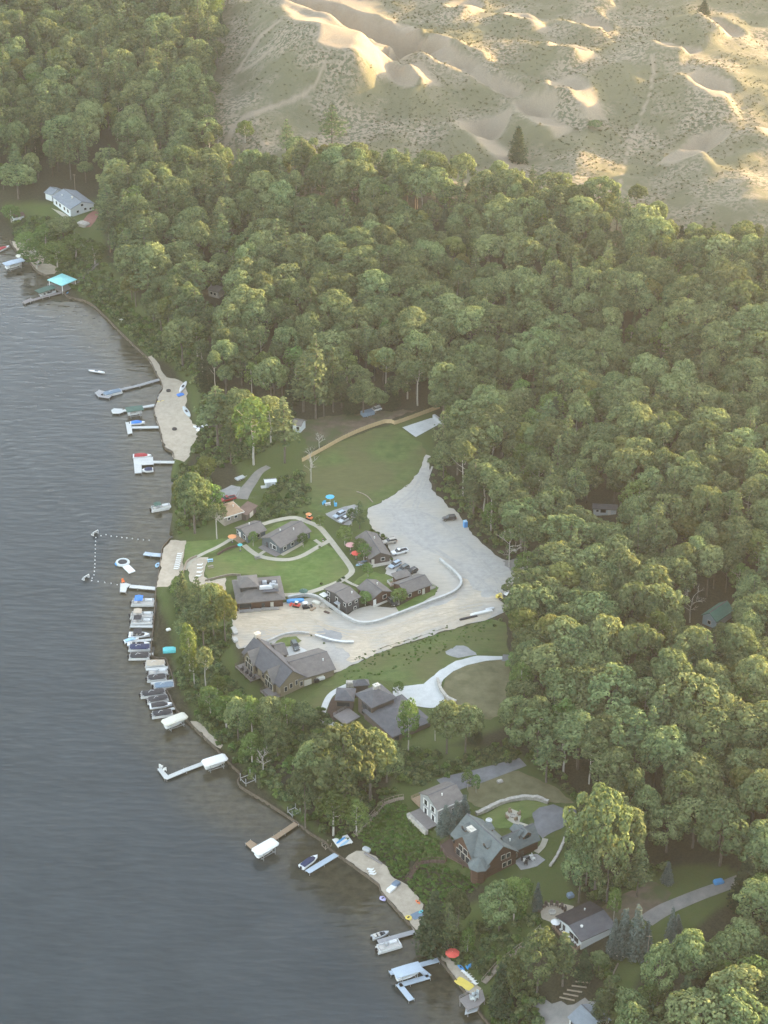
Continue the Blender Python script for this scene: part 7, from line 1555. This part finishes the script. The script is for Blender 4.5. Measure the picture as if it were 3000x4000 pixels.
for nm, ls in BUSHD.items():
    for i, (d2, x, y, w) in enumerate(sorted(ls)):
        p = G(x, y); pk = random.randrange(3); s_ = w * (Vector(p) - Vector((0, 0, CAMH))).length / FPX / 2.4
        o = link(bpy.data.objects.new('bush', KIND['bush'][pk][0])); o.location = (p.x, p.y, p.z); o.scale = (s_, s_, s_ * random.uniform(.8, 1.1)); o.rotation_euler = (0, 0, random.uniform(0, 6))
        tag(o, '%s bush, %s closest to %s' % (['dull green', 'dark green', 'bright green'][pk], 'the' if i == 0 else OD[i] if i < 8 else '%dth' % (i + 1), nm), 'bush', 'bushes around the houses and lot')
# ---------------------------------------------------------------- trees become objects
def put_tree(t, label, cat, name, group):
    cm, tm, h0, w0 = KIND[t['kind']][t['pick']]
    o = empty(name, (t['x'], t['y'], t['z'] - 0.1), random.uniform(0, 6.28), label, cat, group)
    u_ = random.uniform(.86, 1.16); o.scale = (t['w'] / w0 * u_, t['w'] / w0 / u_, t['h'] / h0)
    link(bpy.data.objects.new('crown', cm), o); link(bpy.data.objects.new('trunk', tm), o)
    return o
TNAME = {'oak': 'oak_tree', 'lime': 'leafy_tree', 'tall': 'slender_tree', 'turn': 'sun_yellow_tree', 'pine': 'pine_tree', 'spruce': 'spruce_tree', 'fir': 'fir_tree'}
for t in TREES:
    a, b = proj(t['x'], t['y'], t['z'] + t['h'] * .65); a, b = float(a), float(b); t['px'], t['py'] = a, b
    dist = math.hypot(t['y'], CAMH - t['z']); t['size'] = t['h'] * t['w'] / dist ** 2
    t['in'] = -20 < a < 1680 and -25 < b < 2250
MARKS = [('the far-left ranch house',150,440),('the turquoise boathouse roof',135,605),('the small sandy landing',80,560),('the curved dune path',600,230),('the largest sand bowl',700,110),('the lone dune fir',1115,310),
 ('the white trailer',1300,1105),('the green roof',1540,1325),('the wooden fence bend',845,912),('the white concrete pad',910,922),('the blue portable toilet',1005,1132),('the lone black car',970,1122),('the mown field',790,1010),
 ('the white shed',585,1040),('the tan cabin',505,1110),('the long grey cabin',615,1160),('the restaurant roof',545,1275),('the big grey lake house',610,1450),('the dark brown house',800,1520),('the curved concrete drive',960,1460),('the yellow loader',1092,1298),
 ('the grey gabled house',945,1735),('the log house',1065,1810),('the asphalt apron',1200,1765),('the white deck house',1260,2000),('the bottom house',1265,2195),('the gravel lane',1480,1950),('the white canopy lift',470,1640),('the swimming beach',375,1210),('the long-dock beach',375,890),
 ('the blue tarp trailer',790,895),('the bare dead tree',1490,1312),('the hidden hillside cabin',455,630),('the asphalt drive end',1125,1645),('the churned soil',1115,1225),
 ('the left edge of the photo',0,200),('the top left corner',60,0),('the right edge of the photo',1659,900),('the lower right corner',1659,2212),('the right edge below mid-height',1659,1600)]
KDESC = {'oak': ['broad round-crowned oak', 'dense lobed oak', 'heavy-topped oak', 'wide dull green oak', 'spreading oak', 'high-crowned oak'], 'lime': ['fresh green leafy tree', 'light green leafy tree', 'bright green round tree'], 'tall': ['slender pale-trunked tree', 'tall thin tree with a high crown'],
 'turn': ['yellow-green tree with warm top'], 'pine': ['ragged pine with layered branches', 'tall narrow pine', 'open-branched white pine'], 'spruce': ['blue-grey spruce', 'dense bluish spruce'], 'fir': ['dark conical fir']}
ORD = ['', 'second ', 'third ', 'fourth ', 'fifth ', 'sixth ', 'seventh ', 'eighth ', 'ninth ', 'tenth ', 'eleventh ', 'twelfth ']
vis = sorted([t for t in TREES if t['in']], key=lambda t: (-t['hand'], -t['size']))
solo, cnt = [], {}
CAPS = {'oak': 290, 'pine': 190, 'lime': 170, 'tall': 70, 'turn': 70, 'spruce': 50, 'fir': 60}
for t in vis:
    k = t['kind']
    if cnt.get(k, 0) < CAPS[k]: cnt[k] = cnt.get(k, 0) + 1; t['solo'] = True; solo.append(t)
for t in solo:
    ds = [((t['px'] - mx) ** 2 + (t['py'] - my) ** 2, nm, t['px'] - mx, t['py'] - my) for nm, mx, my in MARKS]
    d2, nm, dx, dy = min(ds); t['mark'] = nm; t['d2'] = d2
    t['dir'] = ('right of' if dx > 0 else 'left of') if abs(dx) > abs(dy) else ('below' if dy > 0 else 'above')
    if 'edge' in nm or 'corner' in nm: t['dir'] = 'near'
cell = {}
for t in solo: cell.setdefault((t['kind'], t['pick'], t['mark'], t['dir']), []).append(t)
for key, ts in cell.items():
    ts.sort(key=lambda t: t['d2']); des = KDESC[key[0]][key[1]]
    for i, t in enumerate(ts):
        t['label'] = '%s, %snearest %s %s' % (des, ORD[i] if i < 12 else '%dth ' % (i + 1), t['dir'], t['mark'])
for t in solo:
    nmk = TNAME[t['kind']]
    t['ob'] = put_tree(t, t['label'], 'tree', nmk, {'oak': 'oaks of the lakeside forest', 'lime': 'leafy green trees around the houses', 'tall': 'slender trees at the forest edge', 'turn': 'trees with sun yellow in the leaf colour', 'pine': 'pines among the oaks', 'spruce': 'blue spruces', 'fir': 'dark firs'}[t['kind']])
rest = [t for t in TREES if not t.get('solo')]
plist, pidx = [], {}
for k in KIND:
    if k == 'bush': continue
    for i, p in enumerate(KIND[k]): pidx[(k, i)] = len(plist); plist.append(p)
scatter('forest', [((t['x'], t['y'], t['z'] - .1), random.uniform(0, 6.28), (t['w'] / KIND[t['kind']][t['pick']][3],) * 2 + (t['h'] / KIND[t['kind']][t['pick']][2],), pidx[(t['kind'], t['pick'])]) for t in rest], plist, 'continuous far forest canopy of oaks and pines', 'forest')
print('TREES', len(TREES), 'solo', len(solo), cnt, 'rest', len(rest))

# ---------------------------------------------------------------- undergrowth and dune grass nobody could count
def fill_px(poly, step, z0=4, thin=0.0, clump=0.0):
    W_ = [tuple(G(x, y)[:2]) for x, y in poly]; a = np.array(W_)
    X, Y = np.meshgrid(np.arange(a[:, 0].min(), a[:, 0].max(), step), np.arange(a[:, 1].min(), a[:, 1].max(), step))
    X, Y = X.ravel() + rng.uniform(-step * .45, step * .45, X.size), Y.ravel() + rng.uniform(-step * .45, step * .45, Y.size)
    k = inpoly(X, Y, W_) & (rng.random(X.size) > thin)
    if clump: k &= fbm(X / 7, Y / 7, 2) > clump
    return X[k], Y[k]
KEEP = [(492,1395),(480,1440),(520,1490),(585,1535),(640,1530),(740,1470),(720,1430),(600,1370),(520,1370)]
def undergrowth(name, polys, step, sc, label, cat, thin=0.0, clump=0.0, protos=None, zs=1.0):
    pts = []
    for po in polys:
        X, Y = fill_px(po, step, thin=thin, clump=clump); Z = tz(X, Y); a_, b_ = proj(X, Y, Z); kk = ~inpoly(a_, b_, KEEP); X, Y, Z = X[kk], Y[kk], Z[kk]
        for x, y, z in zip(X, Y, Z):
            s_ = random.uniform(*sc); pts.append(((x, y, z - .05), random.uniform(0, 6.28), (s_, s_, s_ * zs * random.uniform(.7, 1.2)), random.randrange(len(protos or KIND['bush']))))
    print(name, len(pts)); return scatter(name, pts, protos or KIND['bush'], label, cat)
m_ivy = leaf_mat('ivy_leaves', (0.060, 0.125, 0.030), (0.120, 0.205, 0.060))
IVY = [(bush_mesh('ivy_clump', 120 + i, m_ivy, n=6, per=30, leaf=.2), None, 1, 2) for i in range(2)]
undergrowth('ivy', [[(770,1800),(800,1775),(840,1740),(880,1735),(890,1760),(930,1800),(955,1825),(960,1850),(925,1858),(890,1865),(875,1900),(850,1895),(835,1870),(812,1848),(790,1830)],
  [(880,1908),(900,1870),(960,1868),(1010,1890),(1040,1905),(1000,1950),(940,1985),(915,1955)]], 1.0, (.6, 1.1), 'green ivy covering the slope below the log house', 'ivy', protos=IVY, zs=.6)
undergrowth('undergrowth', [[(372,1470),(400,1400),(440,1400),(500,1470),(560,1540),(640,1555),(700,1530),(720,1600),(840,1640),(880,1640),(860,1720),(790,1790),(740,1822),(640,1760),(560,1700),(500,1640),(440,1570)],
  [(90,520),(140,500),(200,520),(230,580),(300,680),(345,750),(335,775),(260,705),(190,640),(150,620),(120,580)],[(372,1270),(440,1290),(505,1320),(500,1400),(525,1440),(600,1520),(640,1560),(560,1540),(470,1460),(400,1400),(380,1330)],[(300,690),(420,700),(440,840),(420,830),(405,815),(370,790),(345,760)],[(440,850),(640,890),(640,930),(600,960),(520,1000),(480,1010),(430,1000),(415,970),(435,930),(420,900)],[(385,1000),(440,1020),(470,1080),(440,1140),(385,1155),(375,1080)],[(1245,1900),(1330,1890),(1400,1870),(1450,1870),(1400,1900),(1330,1950),(1270,1950)],[(1290,2080),(1330,2080),(1340,2150),(1300,2160)],[(1100,1560),(1140,1640),(1200,1690),(1250,1740),(1250,1800),(1230,1850),(1270,1900),(1290,1800),(1200,1640),(1130,1540)],[(860,1610),(980,1640),(1120,1600),(1130,1640),(1000,1670),(930,1690),(880,1700)],[(30,470),(100,470),(130,500),(90,540),(30,520)],
  [(950,2050),(985,2000),(1080,1990),(1160,1960),(1170,1990),(1090,2080),(1045,2120),(1000,2090)],[(1045,2160),(1110,2100),(1180,2160),(1160,2230),(1100,2300),(1060,2200)]], 1.7, (.7, 1.5), 'tangled green undergrowth on the lakeside banks', 'undergrowth', thin=.2, clump=-.2)
undergrowth('weeds', [[(930,1000),(950,1020),(960,1060),(1000,1100),(1030,1140),(1075,1180),(1115,1200),(1100,1170),(1060,1130),(1010,1075),(965,1025),(945,985)],[(560,1090),(600,1060),(660,1055),(668,1090),(640,1112),(590,1118),(555,1125)],[(590,1040),(650,1020),(668,1060),(620,1075),(570,1085)]], 1.5, (.6, 1.5), 'weeds and low brush along the lot and bank edges', 'undergrowth', thin=.1, clump=-.2)
undergrowth('bank_grass', [[(700,1482),(790,1432),(850,1402),(900,1387),(960,1366),(1060,1338),(1092,1346),(1098,1380),(1000,1395),(900,1430),(790,1470),(735,1495)],[(760,1425),(850,1391),(900,1375),(960,1352),(1000,1348),(960,1364),(900,1386),(850,1400),(790,1430)]], 1.3, (.25, .6), 'rough green tufts on the bank between road and brown house', 'grass', thin=.45, clump=-.05, protos=IVY, zs=.7)
tp = []
DTUFT = [(bush_mesh('grass_tuft', 130 + i, m_tuft, n=4, per=9, leaf=.3), None, 1, 2) for i in range(2)]
X, Y = np.meshgrid(np.arange(-120, 330, 2.3), np.arange(700, 1270, 2.3)); X = X.ravel() + rng.uniform(-1.4, 1.4, X.size); Y = Y.ravel() + rng.uniform(-1.4, 1.4, Y.size)
Z, D_, DM_, BM_ = land(X, Y); ax, ay = proj(X, Y, Z)
tm_ = np.zeros_like(X)
for pts, w in TRAILS: tm_ = np.maximum(tm_, (pdist(ax, ay, pts) < w * 1.2))
k = (DM_ > .5) & (BM_ < .25) & (tm_ < .5) & (ax > -30) & (ax < 1700) & (ay > -40) & (fbm(X / 12, Y / 12, 3) + .5 * fbm(X / 60, Y / 60, 2) > -.04 + rng.normal(0, .09, X.size))
for x, y, z in zip(X[k], Y[k], Z[k]):
    s_ = random.uniform(.3, .85) * (1.5 if random.random() < .05 else 1); tp.append(((x, y, z - .05), random.uniform(0, 6.28), (s_, s_, s_ * .8), random.randrange(2)))
scatter('dune_grass', tp, DTUFT, 'scattered tufts of marram grass on the dunes', 'dune grass')
print('tufts', len(tp))
SKY_STR, SKY_SAT, SUN_STR, SUN_COL = 0.15, 0.55, 4.2, (1.0, 0.66, 0.32)
HAZE_DEN, HAZE_G, HAZE_COL = 0.000046, 0.6, (0.86, 0.94, 1.0, 1)
EXPO, DENOISE = 3.02, True
# ---------------------------------------------------------------- daylight, air and exposure
W = bpy.data.worlds.new('World'); S.world = W; W.use_nodes = True
wn = W.node_tree; bg = wn.nodes['Background']
sk = wn.nodes.new('ShaderNodeTexSky'); sk.sky_type = 'NISHITA'; sk.sun_disc = False
sk.sun_elevation = SUN_EL; sk.sun_rotation = SUN_AZ; sk.air_density = 1.0; sk.dust_density = 1.0; sk.ozone_density = 1.0
hs = wn.nodes.new('ShaderNodeHueSaturation'); hs.inputs['Saturation'].default_value = SKY_SAT; wn.links.new(sk.outputs[0], hs.inputs['Color']); wn.links.new(hs.outputs[0], bg.inputs[0]); bg.inputs[1].default_value = SKY_STR
sl = bpy.data.lights.new('sun', 'SUN'); sl.energy = SUN_STR; sl.angle = R(0.6); sl.color = SUN_COL
so = bpy.data.objects.new('sun', sl); COL.objects.link(so)
sd = Vector((math.sin(SUN_AZ) * math.cos(SUN_EL), math.cos(SUN_AZ) * math.cos(SUN_EL), math.sin(SUN_EL)))
so.rotation_euler = (-sd).to_track_quat('-Z', 'Y').to_euler(); so.location = sd * 3000

def make_haze():
    mb = MB(); mb.box((0, 2000, 185), (14800, 10800, 384)); m = bpy.data.materials.new('evening_haze'); m.use_nodes = True
    nt = m.node_tree; nt.nodes.remove(nt.nodes['Principled BSDF'])
    v = nt.nodes.new('ShaderNodeVolumePrincipled'); v.inputs['Color'].default_value = HAZE_COL; v.inputs['Density'].default_value = HAZE_DEN; v.inputs['Anisotropy'].default_value = HAZE_G
    nt.links.new(v.outputs[0], nt.nodes['Material Output'].inputs['Volume'])
    o = mb.build('haze', m); tag(o, 'thin warm evening haze over the lake and forest', 'haze', kind='stuff')
    return o
if HAZE_DEN > 0: make_haze()
S.render.engine = 'CYCLES'
c = S.cycles
c.max_bounces = 5; c.diffuse_bounces = 3; c.glossy_bounces = 2; c.transmission_bounces = 3; c.transparent_max_bounces = 4; c.volume_bounces = 0
c.sample_clamp_indirect = 6; c.use_denoising = DENOISE; c.use_adaptive_sampling = True; c.adaptive_threshold = 0.02
S.view_settings.view_transform = 'Standard'; S.view_settings.look = 'None'; S.view_settings.gamma = 1.0; S.view_settings.exposure = EXPO
